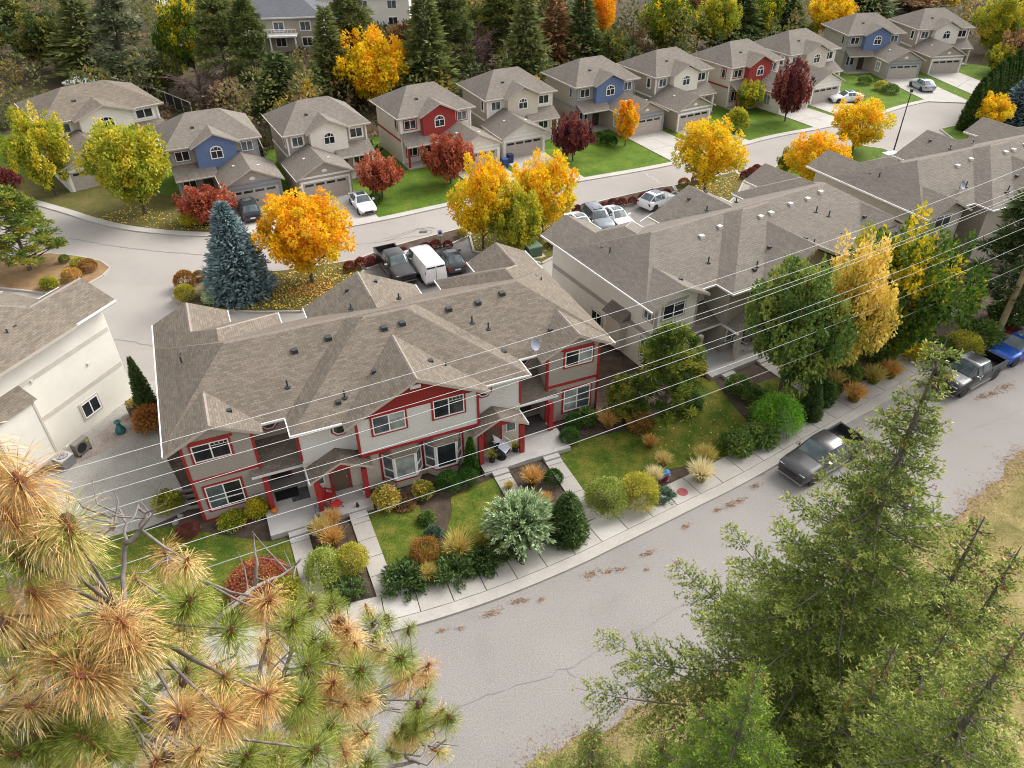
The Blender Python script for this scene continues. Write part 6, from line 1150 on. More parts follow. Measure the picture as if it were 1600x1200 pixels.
# green transformer box and white box
t = empty('transformer_box', (1.99,61.13,0), R(25)); tag(t, 'green utility transformer box between the townhouse blocks', 'utility box')
MB().box(-.65, .65, -.55, .55, .12, 1.0).build('cabinet', M['green_box'], t); MB().box(-.7, .7, -.6, .6, 1.0, 1.12).build('lid', flat('pale green lid', (.15, .22, .16), .5), t); MB().box(-.9, .9, -.8, .8, 0, .14).build('pad', M['concrete'], t); MB().box(.64, .68, -.4, .1, .4, .75).build('warning_label', flat('orange label', (.5, .16, .06)), t)
t = empty('meter_cabinet', (43.48,84.2,0), R(20)); tag(t, 'pale electrical cabinet at the foot of the lamp post', 'utility box')
MB().box(-.8, .8, -.4, .4, 0, .9).build('cabinet', M['white'], t); MB().box(-.85, .85, -.45, .45, .9, 1.0).build('lid', M['white'], t)
for k in range(2): MB().box(-.75+k*.78, -.05+k*.78, -.44, -.4, .1, .82).build('door', M['vent_w'], t)
# painted fire hydrant
t = empty('fire_hydrant', (9.03,32.07,0)); tag(t, 'blue capped painted fire hydrant among pale grasses at the sidewalk', 'hydrant')
MB().lathe([(.2, 0), (.2, .08), (.14, .1), (.14, .5), (.18, .54)], 12).build('barrel', flat('maroon hydrant paint', (.2, .03, .07), .4), t); MB().lathe([(.2, .54), (.21, .62), (.17, .76), (.06, .84), (0, .86)], 12).build('bonnet', flat('blue hydrant paint', (.03, .22, .5), .4), t)
for s_ in (-1, 1): MB().tube([(0, 0, .42), (s_*.26, 0, .42)], .075, 10).build('outlet', flat('pink hydrant paint', (.45, .16, .28), .4), t)
# parking sign by the lane
t = empty('parking_sign', (-6.38,62.29,0)); tag(t, 'small blue and white sign on a post among the red globe shrubs', 'sign')
MB().tube([(0, 0, 0), (0, 0, 2.1)], .03, 6).build('post', M['metal_grey'], t); MB().box(-.22, .22, -.04, -.02, 1.5, 2.1).build('board', M['white'], t); MB().box(-.15, .15, -.05, -.04, 1.65, 1.95).build('symbol', flat('sign blue', (.05, .12, .4)), t)
t = empty('yard_sign', (21.33,39.9,0), R(25)); tag(t, 'small oval white yard sign in front of the orange grass', 'sign')
MB().tube([(0, 0, 0), (0, 0, .6)], .02, 5).build('stake', M['metal_grey'], t)
b = MB(); b.face([(.2*math.cos(a), -.03, .75+.28*math.sin(a)) for a in [k*math.pi/8 for k in range(16)]]); b.face([(.2*math.cos(a), -.01, .75+.28*math.sin(a)) for a in [k*math.pi/8 for k in range(15, -1, -1)]]); b.build('board', M['white'], t)
b = MB(); b.face([(.11*math.cos(a), -.034, .75+.13*math.sin(a)) for a in [k*math.pi/6 for k in range(12)]]); b.build('emblem', flat('navy emblem', (.05, .07, .2)), t)
# heat pumps beside the cream wall
yw = R(-21)
t = empty('heat_pump', (-27.16,33.75,0), yw+R(90)); tag(t, 'round topped air conditioner unit beside the cream wall', 'air conditioner')
MB().box(-.42, .42, -.42, .42, .05, .72).build('cabinet', M['metal_grey'], t); MB().box(-.45, .45, -.45, .45, .72, .8).build('top', flat('pale grey metal', (.42, .41, .39)), t); MB().lathe([(0, .81), (.12, .83), (.3, .82), (.34, .8)], 16).build('fan_grille', M['black'], t)
for k in range(4): MB().lathe([(.07+.07*k, .835), (.085+.07*k, .84), (.1+.07*k, .835)], 16).build('grille_ring', M['vent_w'], t)
t = empty('heat_pump', (-26.66,34.96,0), yw+R(90)); tag(t, 'boxy heat pump with dark fan opening beside the cream wall', 'air conditioner')
MB().box(-.5, .5, -.22, .22, .15, .98).build('cabinet', flat('brown grey metal', (.2, .18, .155)), t); o = MB().lathe([(0, .01), (.3, .01), (.34, 0)], 18).build('fan_opening', M['black'], t); o.rotation_euler = (R(90), 0, 0); o.location = (-.1, -.225, .55)
MB().box(.3, .42, -.235, -.22, .72, .86).build('energy_label', flat('yellow label', (.55, .5, .06)), t)
for x in (-.4, .4): MB().box(x-.05, x+.05, -.26, .26, 0, .15).build('foot', M['black'], t)
o = MB().tube([(-27.66,36,0), (-27.35,35.01,0.7), (-27.01,34.2,1.1), (-27.32,34.2,0.9)], .03, 6).build('refrigerant_pipe', M['vent_w']); tag(o, 'thin pale pipe looping behind the two air conditioners', 'pipe')
t = MB().lathe([(0, 0), (.26, 0), (.33, .15), (.3, .35), (.14, .62), (.12, .72), (.22, .9), (.2, .92), (.1, .75), (0, .74)], 16).build('garden_urn', flat('teal glaze', (.015, .12, .13), .25, spec=.6), smooth=True, loc=(-25.09,36.85,0)); tag(t, 'tall teal garden urn on the gravel beside the cream wall', 'urn')
t = empty('planter_stump', (-24.92,38.68,0)); tag(t, 'wooden planter with pink and white flowers at the cream wall corner', 'planter')
MB().lathe([(0, 0), (.36, 0), (.38, .8), (.33, .82), (0, .8)], 10).build('pot', M['bark'], t)
leafy(globe_mesh(90, 260, .35, .7, .2, .4), 'flowers', None, None, 0, 0, .36, 'bloom', z=.75).parent = t
# logs and stones by the left gable
for k in range(4):
    p0 = np.array((-18.42,30.18,0)[:2])+np.array([-.1-.32*k, -.3+.42*k]); q = p0+np.array([2.3, .55])*(.5+.08*k)
    o = MB().tube([(*p0, .2), (*((p0+q)/2), .23), (*q, .2)], [.1, .12, .1], 8).build('garden_log', M['bark_grey']); tag(o, f'weathered garden log beside the left gable, {ORD[k]} from the lawn', 'log', 'logs beside the left gable')
def rock(p, r, label, seed, group=None, mat=None):
    rg_ = np.random.default_rng(seed); b = MB(); b.lathe([(0, -.2), (.9, -.1), (1, .25), (.75, .6), (.3, .75), (0, .76)], 9); b.v = [(x*(1+.25*math.sin(x*5+y*3+seed)), y*.8*(1+.25*math.cos(y*4+z_*3+seed)), z_*.8+.1*math.sin(x*4+seed)) for x, y, z_ in b.v]
    o = b.build('rock', mat or M['stone'], smooth=False, loc=(p[0], p[1], .05)); o.scale = (r, r, r); o.rotation_euler = (0, 0, seed); tag(o, label, 'rock', group); return o
M['stone'] = flat('grey field stone', (.3, .28, .27), .9, var=.3, scale=4)
for k, p in enumerate(((18.34,37.1,0), (18.73,37.29,0), (19.1,37.54,0))): rock(p, .32-.05*k, f'grey landscape stone under the lime green shrub, {ORD[k]} from the left', k+1, 'landscape stones at the sidewalk')
for k, p in enumerate(((-18.79,28.96,0), (-18.67,29.44,0), (-17.44,28.56,0))): rock(p, .24, f'small pale stone near the garden logs, {ORD[k]} from the left', k+11, 'stones near the garden logs')
# things on the porches (local to the block with red trim)
def on_th1(u, v, z): a = R(22.92); return (-15.4+u*math.cos(a)-v*math.sin(a), 29.24+u*math.sin(a)+v*math.cos(a), z)
def chair(loc, rz, mt, name, label, slat=True, s=1.0):
    t = empty(name, loc, rz); t.scale = (s, s, s); tag(t, label, 'chair')
    MB().box(-.3, .3, -.3, .28, .36, .41).build('seat', mt, t)
    b = MB(); b.face([(-.3, .26, .4), (.3, .26, .4), (.27, .55, 1.05), (-.27, .55, 1.05)]); b.face([(-.3, .3, .4), (-.27, .59, 1.05), (.27, .59, 1.05), (.3, .3, .4)]); b.face([(-.27, .55, 1.05), (.27, .55, 1.05), (.27, .59, 1.05), (-.27, .59, 1.05)]); b.build('backrest', mt, t)
    for sx in (-1, 1):
        MB().box(sx*.38-.05, sx*.38+.05, -.35, .4, .58, .62).build('armrest', mt, t)
        for y in (-.28, .3): MB().box(sx*.34-.03, sx*.34+.03, y-.03, y+.03, 0, .58).build('leg', mt, t)
    return t
chair(on_th1(4.95, -1.0, .35), R(22.92+55), M['paint_red'], 'lounge_chair', 'red porch lounge chair beside the middle red post')
t = empty('footstool', on_th1(5.25, -1.75, .35), R(22.92+30)); tag(t, 'red folding footstool in front of the red lounge chair', 'stool')
MB().box(-.3, .3, -.25, .25, .36, .4).build('seat', M['paint_red'], t)
for sx in (-1, 1):
    for sy in (-1, 1): MB().tube([(sx*.27, sy*.2, .36), (sx*.3, -sy*.22, 0)], .018, 5).build('leg', M['black'], t)
wm = flat('white resin', (.66, .66, .68), .45)
chair(on_th1(15.7, -.75, .35), R(22.92+25), wm, 'garden_chair', 'white garden chair behind the round porch table')
t = empty('porch_table', on_th1(15.35, -1.5, .35), R(22.92)); tag(t, 'round dark porch table under a white cloth', 'table')
MB().lathe([(0, .72), (.55, .72), (.56, .68), (0, .67)], 20).build('table_top', flat('dark glass table', (.02, .02, .03), .15), t); MB().tube([(0, 0, 0), (0, 0, .68)], .05, 8).build('leg', M['black'], t); MB().lathe([(0, .03), (.3, .03), (.32, 0)], 14).build('base', M['black'], t)
o = MB().prism([(0, -.62), (.5, -.2), (.45, .3), (.1, .45), (-.2, .1)], .725, .735).build('table_cloth', flat('pale cloth', (.6, .6, .68)), loc=on_th1(15.4, -1.45, .35), rz=R(22.92)); tag(o, 'pale folded cloth lying on the round porch table', 'cloth')
for k, (u, v, lab) in enumerate(((14.7, -1.6, 'yellow green potted palm left of the round porch table'), (16.35, -1.3, 'yellow green potted palm beside the right porch post'))):
    t = empty('potted_plant', on_th1(u, v, .35)); tag(t, lab, 'plant'); MB().lathe([(0, 0), (.17, 0), (.22, .35), (.18, .36), (0, .34)], 12).build('pot', M['black'], t)
    o = leafy(grass_mesh(30+k, 160, 1.0, .9), 'foliage', None, None, 0, 0, .75, 'olive', z=.3); o.parent = t
o = MB().box(-.65, .65, -.4, .4, 0, .015).build('door_mat', M['black'], loc=on_th1(2.85, .55, .35), rz=R(22.92)); tag(o, 'black door mat on the far left porch', 'mat')
o = MB().box(-.6, .6, -.5, .5, 0, .015).build('porch_rug', flat('patterned dark rug', (.09, .09, .09), .95, var=.6, scale=8), loc=on_th1(3.65, .25, .345), rz=R(22.92)); tag(o, 'dark patterned rug between the first two red posts', 'rug')
o = MB().box(-1.0, 1.0, -.8, .8, 0, .015).build('porch_rug', flat('striped brown rug', (.07, .055, .055), .95, var=.4, scale=9), loc=on_th1(18.2, .6, .35), rz=R(22.92)); tag(o, 'dark striped rug on the far right porch', 'rug')
t = empty('pumpkin', on_th1(1.98, -.62, .35)); tag(t, 'orange pumpkin at the foot of the first red post', 'pumpkin')
MB().lathe([(0, 0), (.13, .02), (.19, .12), (.15, .23), (.04, .26), (0, .24)], 12).build('fruit', flat('pumpkin orange', (.55, .16, .01), .5), t, smooth=True); MB().tube([(0, 0, .24), (.02, 0, .33)], .02, 5).build('stem', M['bark'], t)
t = empty('garden_statue', on_th1(6.35, -2.05, .35)); tag(t, 'tiny dark ornament at the edge of the middle porch above the steps', 'ornament'); MB().lathe([(.1, 0), (.09, .12), (.05, .22), (.07, .27), (0, .33)], 8).build('figure', M['black'], t)
t = empty('flower_pot', on_th1(7.05, -1.15, .35)); tag(t, 'white round flower pot beside the third red post', 'pot'); MB().lathe([(0, 0), (.15, 0), (.2, .3), (.15, .31), (0, .25)], 12).build('pot', wm, t); leafy(globe_mesh(91, 160, .4, .7, .2, .4), 'foliage', None, None, 0, 0, .2, 'green', z=.24).parent = t
t = empty('storage_bench', on_th1(4.15, -1.85, .35), R(22.92)); tag(t, 'dark grey folded panel leaning at the middle red post', 'panel'); MB().box(-.08, .08, -.45, .35, 0, .5).build('panel', flat('slate panel', (.1, .11, .13)), t)
def on_th2(u, v, z): a = R(30.2); return (11.4+u*math.cos(a)-v*math.sin(a), 43.2+u*math.sin(a)+v*math.cos(a), z)
chair(on_th2(5.4, -.95, .35), R(30.2+15), wm, 'garden_chair', 'white garden chair on the porch of the grey brown block')
# recycling bins beside the white house with the red gable
for k, (p, lab) in enumerate((((-0.61,83.1,0), 'blue recycling bin beside the white garage, left'), ((-0.03,84.51,0), 'dark blue recycling bin beside the white garage, right'))):
    t = empty('recycling_bin', p, R(28)); tag(t, lab, 'bin', 'bins beside the white garage'); bm_ = flat('blue bin plastic %d' % k, ((.03, .06, .2), (.02, .03, .1))[k], .45)
    MB().prism([(-.3, -.32), (.3, -.32), (.3, .32), (-.3, .32)], .08, 1.0).build('body', bm_, t); MB().box(-.33, .33, -.36, .36, 1.0, 1.07).build('lid', bm_, t)
    for s_ in (-1, 1): o = MB().lathe([(0, -.03), (.1, -.03), (.1, .03), (0, .03)], 10).build('wheel', M['tyre'], t); o.rotation_euler = (0, R(90), 0); o.location = (s_*.28, .34, .1)
# fences behind the houses
def fence(a, b_, h, name, label, mat, boards=True, post=2.2):
    a, b_ = np.array(a[:2]), np.array(b_[:2]); L = np.linalg.norm(b_-a); an = math.atan2(*(b_-a)[::-1]); t = empty(name, (*a, 0), an); tag(t, label, 'fence')
    n = max(1, int(L/post))
    for k in range(n+1): MB().box(k*L/n-.06, k*L/n+.06, -.06, .06, 0, h+.1).build('post', mat, t)
    if boards:
        for k in range(n):
            for j in range(6): x0 = k*L/n+.07+j*(L/n-.14)/6; MB().box(x0, x0+(L/n-.14)/6-.02, -.015, .015, .05, h).build('board', mat, t)
    else:
        MB().box(0, L, -.012, .012, .1, h).build('mesh_panel', M['black'], t); MB().box(0, L, -.04, .04, h, h+.08).build('top_rail', mat, t)
    return t
fence((-13.4,101.47,0), (-9.26,103.32,0), 1.8, 'wood_fence', 'orange brown wooden fence behind the white gabled house', M['wood']); fence((-8.62,94.35,0), (-9.61,101.1,0), 1.8, 'wood_fence', 'orange brown wooden side fence left of the red gabled house', M['wood'])
fence((-59.42,116.47,0), (-49.81,109.69,0), 1.8, 'mesh_fence', 'dark panel fence with timber posts behind the cream house', M['trim_tan'], False); fence((-49.81,109.69,0), (-42.82,103.03,0), 1.8, 'mesh_fence', 'dark panel fence with timber posts left of the blue gabled house', M['trim_tan'], False)
fence((-31.49,92.48,0), (-28.26,84.91,0), 1.8, 'side_fence', 'dark side fence between the blue and white gabled houses', M['trim_grey'], False)
# houses up the slope
def upper_house(label, loc, yaw, W, D_, H, wall, roof, balcony=False):
    t = empty('house', loc, R(yaw)); tag(t, label, 'house', 'houses up the slope'); MB().box(0, W, 0, D_, -1, H).build('wall', M[wall], t)
    b = MB(); hip(b, -.6, W+.6, -.6, D_+.6, H+.1, H+2.6, 3.5, W-3.5, D_/2); b.build('roof', [M[roof], M['white']], t); MB().box(-.6, W+.6, -.7, -.6, H-.1, H+.12).build('gutter', M['gutter'], t)
    fr = Face('front', 0)
    for k in range(3):
        a = W*(.12+.32*k); window(t, fr, a, a+1.7, H-2.1, H-.7, M['white'], 2, 'glass_mid'); window(t, fr, a, a+1.7, .8, 2.2, M['white'], 2, 'glass')
    if balcony:
        bl = MB().box(W*.1, W*.72, -2.4, -.01, 2.7, 2.95).build('balcony', M['white'], t)
        for k in range(14): x = W*.1+k*W*.62/13; MB().box(x-.03, x+.03, -2.4, -2.34, 2.95, 3.9).build('baluster', M['white'], bl)
        MB().box(W*.1, W*.72, -2.42, -2.3, 3.9, 3.98).build('handrail', M['white'], bl)
        for x in (W*.12, W*.4, W*.7): MB().box(x-.1, x+.1, -2.3, -2.1, -.5, 2.7).build('post', M['white'], bl)
    return t
upper_house('grey walled house with slate roof and white balcony at the top left', (-46.5, 139, 0), 6, 14, 10, 5.4, 'sid_khaki', 'shingle_n', True)
upper_house('white two storey house at the top edge behind the orange maple', (-36, 156, 0), 4, 17, 10, 5.8, 'sid_warm', 'shingle_b')
upper_house('pale house just showing at the top edge above the cream gable', (4, 178, 0), 0, 15, 10, 5.5, 'sid_warm', 'shingle_n')
# trampoline-like pale tarp roof at the upper left yard
b = MB(); hip(b, -4, 4, -1.6, 1.6, 1.9, 2.5, -3, 3, 0); t = b.build('shed_roof', [flat('pale blue grey metal roof', (.4, .44, .47), .4), M['white']], loc=(-60.5, 113, 0), rz=R(-24)); tag(t, 'long pale metal roofed shed at the upper left yard', 'shed')
MB().box(-3.8, 3.8, -1.4, 1.4, 0, 1.75).build('wall', M['trim_grey'], t)
# -------- fallen leaves and needles: real little leaves on the ground
def scatter(name, label, poly, n, size, mat, seed, z=.14):
    rg_ = np.random.default_rng(seed); poly = np.array(poly); lo, hi = poly.min(0), poly.max(0); pts = []
    def inside(p):
        c = False; j = len(poly)-1
        for i in range(len(poly)):
            if (poly[i][1] > p[1]) != (poly[j][1] > p[1]) and p[0] < (poly[j][0]-poly[i][0])*(p[1]-poly[i][1])/(poly[j][1]-poly[i][1])+poly[i][0]: c = not c
            j = i
        return c
    while len(pts) < n:
        p = rg_.uniform(lo, hi)
        if inside(p): pts.append(p)
    P = np.c_[np.array(pts), z+rg_.uniform(0, .02, n)]; D = rg_.normal(size=(n, 3)); D[:, 2] *= .15
    m_ = leaf_mesh(name, P, D, rg_.uniform(.6, 1.3, n)*size, size*.75, rg_.uniform(0, 1, n), mat, rg_); return tag(link(name, m_), label, 'leaves', kind='stuff')
fl_y = leaf_mat('fallen yellow leaves', G_((.4, .26, .03), (.62, .45, .06), (.7, .55, .15), (.5, .22, .04)), .1)
fl_o = leaf_mat('fallen orange leaves', G_((.36, .16, .05), (.5, .22, .06), (.56, .3, .1)), .1)
scatter('fallen_leaves', 'fallen yellow leaves on the island below the orange maple', [(-22.01,53.51),(-20.47,57.87),(-13.52,59.54),(-13.05,56.61),(-14.6,53.19),(-17.42,51.82),(-23.19,52.21)], 1500, .17, fl_y, 1); scatter('fallen_leaves', 'fallen orange leaves around the maple trunk', [(-18.52,54.3),(-17.44,56.68),(-15.29,56.88),(-14.93,54.99),(-16.26,53.63)], 420, .16, fl_o, 2)
scatter('fallen_leaves', 'fallen yellow leaves on the lawn by the lane maples', [(-3.82,64.92),(0.12,68.72),(5.29,70.92),(3.76,63.04),(2.65,60.12),(-3.13,62.24)], 900, .17, fl_y, 3); scatter('fallen_leaves', 'fallen yellow leaves under the golden maple', [(17.9,75.64),(22.62,79.14),(25.5,80.03),(23.29,74.67),(21.32,71.89)], 700, .18, fl_y, 4)
scatter('fallen_leaves', 'scattered leaves on the far left lawn', [(-41.15,69.47),(-39.56,73.37),(-30.29,69.27),(-28.85,66.76),(-34.66,67.43)], 500, .16, fl_y, 5, .09); scatter('fallen_leaves', 'few pale leaves on the lawn under the pine', [(8.02,35.59),(13.15,40.86),(15.4,36.12),(10.88,33.78)], 90, .13, fl_y, 6, .075)
fl_n = leaf_mat('fallen brown pine needles', G_((.27, .17, .11), (.36, .23, .15), (.42, .29, .2)), .05, gain=1.1)
rgp = np.random.default_rng(9); PN = []
for (x, y, sp_) in [(*p, s_) for p, s_ in zip([(-1.09,22.86),(0.11,23.53),(0.56,23.61),(1.39,23.6),(-3.48,21.89),(-2.56,21.99),(4.06,25.21),(4.91,25.37),(5.59,25.49),(7.14,26.55),(8.59,25.88),(9.54,28.43),(11.52,29.66),(12.32,30),(12.95,30.35),(6.92,25.48),(14.63,32.5),(20.67,33.9),(21.34,34.12),(21.7,33.54),(32.57,40.25),(33.81,40.96),(31.74,39.91),(14.18,31.53)], [.55, .35, .3, .2, .25, .2, .6, .35, .3, .45, .2, .35, .3, .6, .5, .15, .4, .8, .7, .6, .8, .8, .6, .4])]:
    k = int(260*sp_); a = rgp.uniform(0, 6.283, k); r = np.abs(rgp.normal(0, sp_*.5, k)); PN.append(np.c_[x+r*np.cos(a)*1.3+r*np.sin(a)*.2, y+r*np.sin(a)*.6+.4*r*np.cos(a), np.full(k, .018)+rgp.uniform(0, .012, k)])
PN = np.concatenate(PN); D = rgp.normal(size=(len(PN), 3)); D[:, 2] *= .1
tag(link('fallen_needles', leaf_mesh('fallen_needles', PN, D, .14, .03, rgp.uniform(0, 1, len(PN)), fl_n, rgp)), 'orange patches of fallen pine needles on the street', 'needles', kind='stuff')

# needle litter thinning out from the bank onto the asphalt, and dry grass on the bank
rb = np.random.default_rng(31); n = 16000; i_ = rb.integers(0, len(fine)-1, n); keep = (ln[0][i_][:, 0] > -8) & (ln[0][i_][:, 0] < 42); i_ = i_[keep]; n = len(i_)
dd = rb.exponential(.28, n)-.9*rb.uniform(0, 1, n); P = np.c_[ln[0][i_]+nrm[i_]*dd[:, None]+rb.normal(0, .1, (n, 2)), .02+.06*np.clip(-dd, 0, 1)+rb.uniform(0, .02, n)]; D = rb.normal(size=(n, 3)); D[:, 2] *= .12
tag(link('needle_litter', leaf_mesh('needle_litter', P, D, .15, .03, rb.uniform(0, 1, n), fl_n, rb)), 'orange brown needle litter along the near road edge', 'litter', kind='stuff')
n = 14000; i_ = rb.integers(0, len(fine)-1, n); off_ = -rb.uniform(.5, 12, n); P = np.c_[ln[0][i_]+nrm[i_]*off_[:, None], .03+.05*np.clip(-off_, 0, 4)]; keep = (P[:, 0] > 5) & (P[:, 0] < 45); P = P[keep]; n = len(P)
D = rb.normal(0, .35, (n, 3)); D[:, 2] = 1
tag(link('dry_grass', leaf_mesh('dry_grass', P, D, rb.uniform(.1, .3, n), .025, rb.uniform(0, 1, n), leaf_mat('dry grass blades', G_((.14, .14, .04), (.3, .25, .1), (.45, .36, .18)), .2), rb)), 'dry grass blades on the bank beyond the street', 'grass', kind='stuff')
# ------------------------------------------------------------------ the two near trees below the camera
def big_fir(seed, crown, rad, spacing=.34, per=5, twig_gap=.075, sprig=.1, top_gap=.0):
    """fir crown hanging below z = 0 (the tip): boughs with side twigs, each twig set with short needle sprays"""
    rg = np.random.default_rng(seed); P = []; D = []; T = []; tb = MB(); cones = []
    z = -.25; a0 = 0
    while z > -crown:
        f = -z/crown; Rm = rad*(f**1.22)*1.0+.12
        nb = per if f > .12 else 4
        for k in range(nb):
            a = a0+2*math.pi*(k+rg.uniform(-.3, .3))/nb; L = max(.25, Rm*rg.uniform(.5, 1.18)); rise = rg.uniform(-.05, .25)*(1-f)+.0; dr = .1+.25*f
            if rg.uniform() < .08: L *= .5
            d = np.array([math.cos(a), math.sin(a), 0]); s = np.array([-d[1], d[0], 0]); z0 = z+rg.uniform(-.12, .12)
            path = lambda t: d[None]*(L*t)[:, None]+np.c_[np.zeros_like(t), np.zeros_like(t), z0+L*(rise*t-dr*t**1.5+.22*t**3)]
            tt = np.linspace(0, 1, 6); pp = path(tt); tb.tube([tuple(q) for q in pp], list(np.linspace(.02+.006*L, .004, 6)), 5, cap=False)
            nt_ = max(4, int(L/twig_gap)); bt = np.clip(np.linspace(.1, 1, nt_)+rg.normal(0, .01, nt_), .1, 1); bp = path(np.clip(bt, 0, 1.02))
            fq, ph = rg.uniform(.25, .6), rg.uniform(0, 6.28)
            for j in range(nt_):
                if math.sin(j*fq+ph) > .72: continue
                for sd_ in (-1, 1):
                    tl = (.14+.4*L*(1-bt[j])**.7*min(1, .35+bt[j]*2)*rg.uniform(.45, 1.1))
                    if tl < .05: continue
                    td = unit(d*.75+s*sd_*rg.uniform(.7, 1.1)+np.array([0, 0, rg.uniform(-.28, .22)])); m_ = max(3, int(tl/.026)); u = rg.uniform(.02, 1, m_)
                    p = bp[j][None]+td[None]*(tl*u)[:, None]+np.c_[np.zeros(m_), np.zeros(m_), -.12*tl*u**2]
                    P.append(p+rg.normal(0, .012, (m_, 3))); D.append(td[None]*.8+rg.normal(0, .62, (m_, 3))+np.array([0, 0, .15])); T.append(.12+.5*u*(.5+.5*bt[j])+rg.normal(0, .12, m_)+(.22 if bt[j] > .8 else 0))
            if f < .35 and rg.uniform() < .5: cones.append(bp[-1]+np.array([0, 0, -.05]))
        z -= spacing*rg.uniform(.8, 1.2)*(.6+.6*f); a0 += 1.9
    tb.tube([(0, 0, -crown*1.15), (0, 0, -crown*.5), (0, 0, .12)], [.05+.017*crown, .03+.008*crown, .008], 8, cap=False)
    P, D, T = np.concatenate(P), np.concatenate(D), np.concatenate(T); n = len(P)
    return leaf_mesh('crown', P, D, rg.uniform(.6, 1.25, n)*sprig, rg.uniform(.7, 1.25, n)*sprig*.38, T, None, rg, .1), tb, cones
LM['firnear'] = leaf_mat('near fir needles', G_((.07, .1, .018), (.14, .185, .035), (.24, .285, .06), (.38, .385, .11), (.52, .49, .19)), .34, rough=.6)
LM['firlime'] = leaf_mat('fresh green fir needles', G_((.08, .14, .02), (.16, .25, .03), (.29, .38, .06), (.42, .48, .1)), .35)
LM['cone'] = leaf_mat('rust fir cones', G_((.2, .08, .04), (.34, .14, .07)), .1)
FA = big_fir(5, 13.5, 5.9, .42, 5, .075, .1); FB = big_fir(6, 8.5, 3.6, .42, 5, .085, .1)
def near_fir(F_, tip, label, sc_=1, mt='firnear', rz=0):
    me, tb, cones = F_; root = empty('fir_tree', (tip[0], tip[1], 0)); tag(root, label, 'tree', 'near fir trees on the bank')
    key = me.name
    if key not in TRUNKS: TRUNKS[key] = tb.mesh('limbs', [M['bark_fir']])
    o = bpy.data.objects.new('crown', me); col.objects.link(o); o.parent = root; o.location = (0, 0, tip[2]); o.scale = (sc_,)*3; o.rotation_euler = (0, 0, rz)
    if not me.materials: me.materials.append(LM[mt])
    o.material_slots[0].link = 'OBJECT'; o.material_slots[0].material = LM[mt]
    o = link('limbs', TRUNKS[key], root, loc=(0, 0, tip[2]), rz=rz, scale=sc_)
    MB().tube([(0, 0, -.3), (0, 0, tip[2]*.4), (0, 0, tip[2]-6*sc_)], [.32, .24, .14*sc_], 10).build('trunk', M['bark_fir'], root)
    if cones:
        rg_ = np.random.default_rng(3); C_ = np.repeat(np.array(cones), 16, axis=0); q = rand_dir(rg_, len(C_)); C_ = C_+q*.045
        cm = leaf_mesh('cones', C_, q+np.array([0, 0, -.4]), .05, .03, rg_.uniform(0, 1, len(C_)), LM['cone'], rg_); link('cones', cm, root, loc=(0, 0, tip[2]), rz=rz, scale=sc_)['kind'] = 'stuff'
near_fir(FA, (7.832,11.260,23.508), 'tall near fir on the bank in front of the grey pickup', rz=.6)
near_fir(FB, (12.835,12.683,16.196), 'fir behind the lower right edge, beside the dry bank', 1.3, 'firnear', 3.3)
near_fir(FB, (8.684,9.064,18.031), 'fir between the tall fir and the lower right edge', 1.0, 'firnear', .3)
near_fir(FB, (7.516,6.642,21.479), 'near fir at the lower right edge', .85, 'firnear', 2)
near_fir(FB, (10.660,11.742,18.283), 'near fir filling the lower right between the tall fir and the edge', 1.3, 'firnear', 1)
near_fir(FB, (1.830,9.010,14.602), 'near fir tips at the bottom edge left of the tall fir', .8, 'firnear', 4)
near_fir(FB, (3.226,8.351,15.392), 'second fir tip at the bottom edge left of the tall fir', .8, 'firnear', 3)
near_fir(FB, (4.440,7.795,18.838), 'fresh green young fir with pale leader at the bottom edge', .6, 'firlime', 5)
near_fir(FB, (7.145,8.286,18.661), 'near fir at the bottom edge below the tall fir', .9, 'firnear', 5.5)
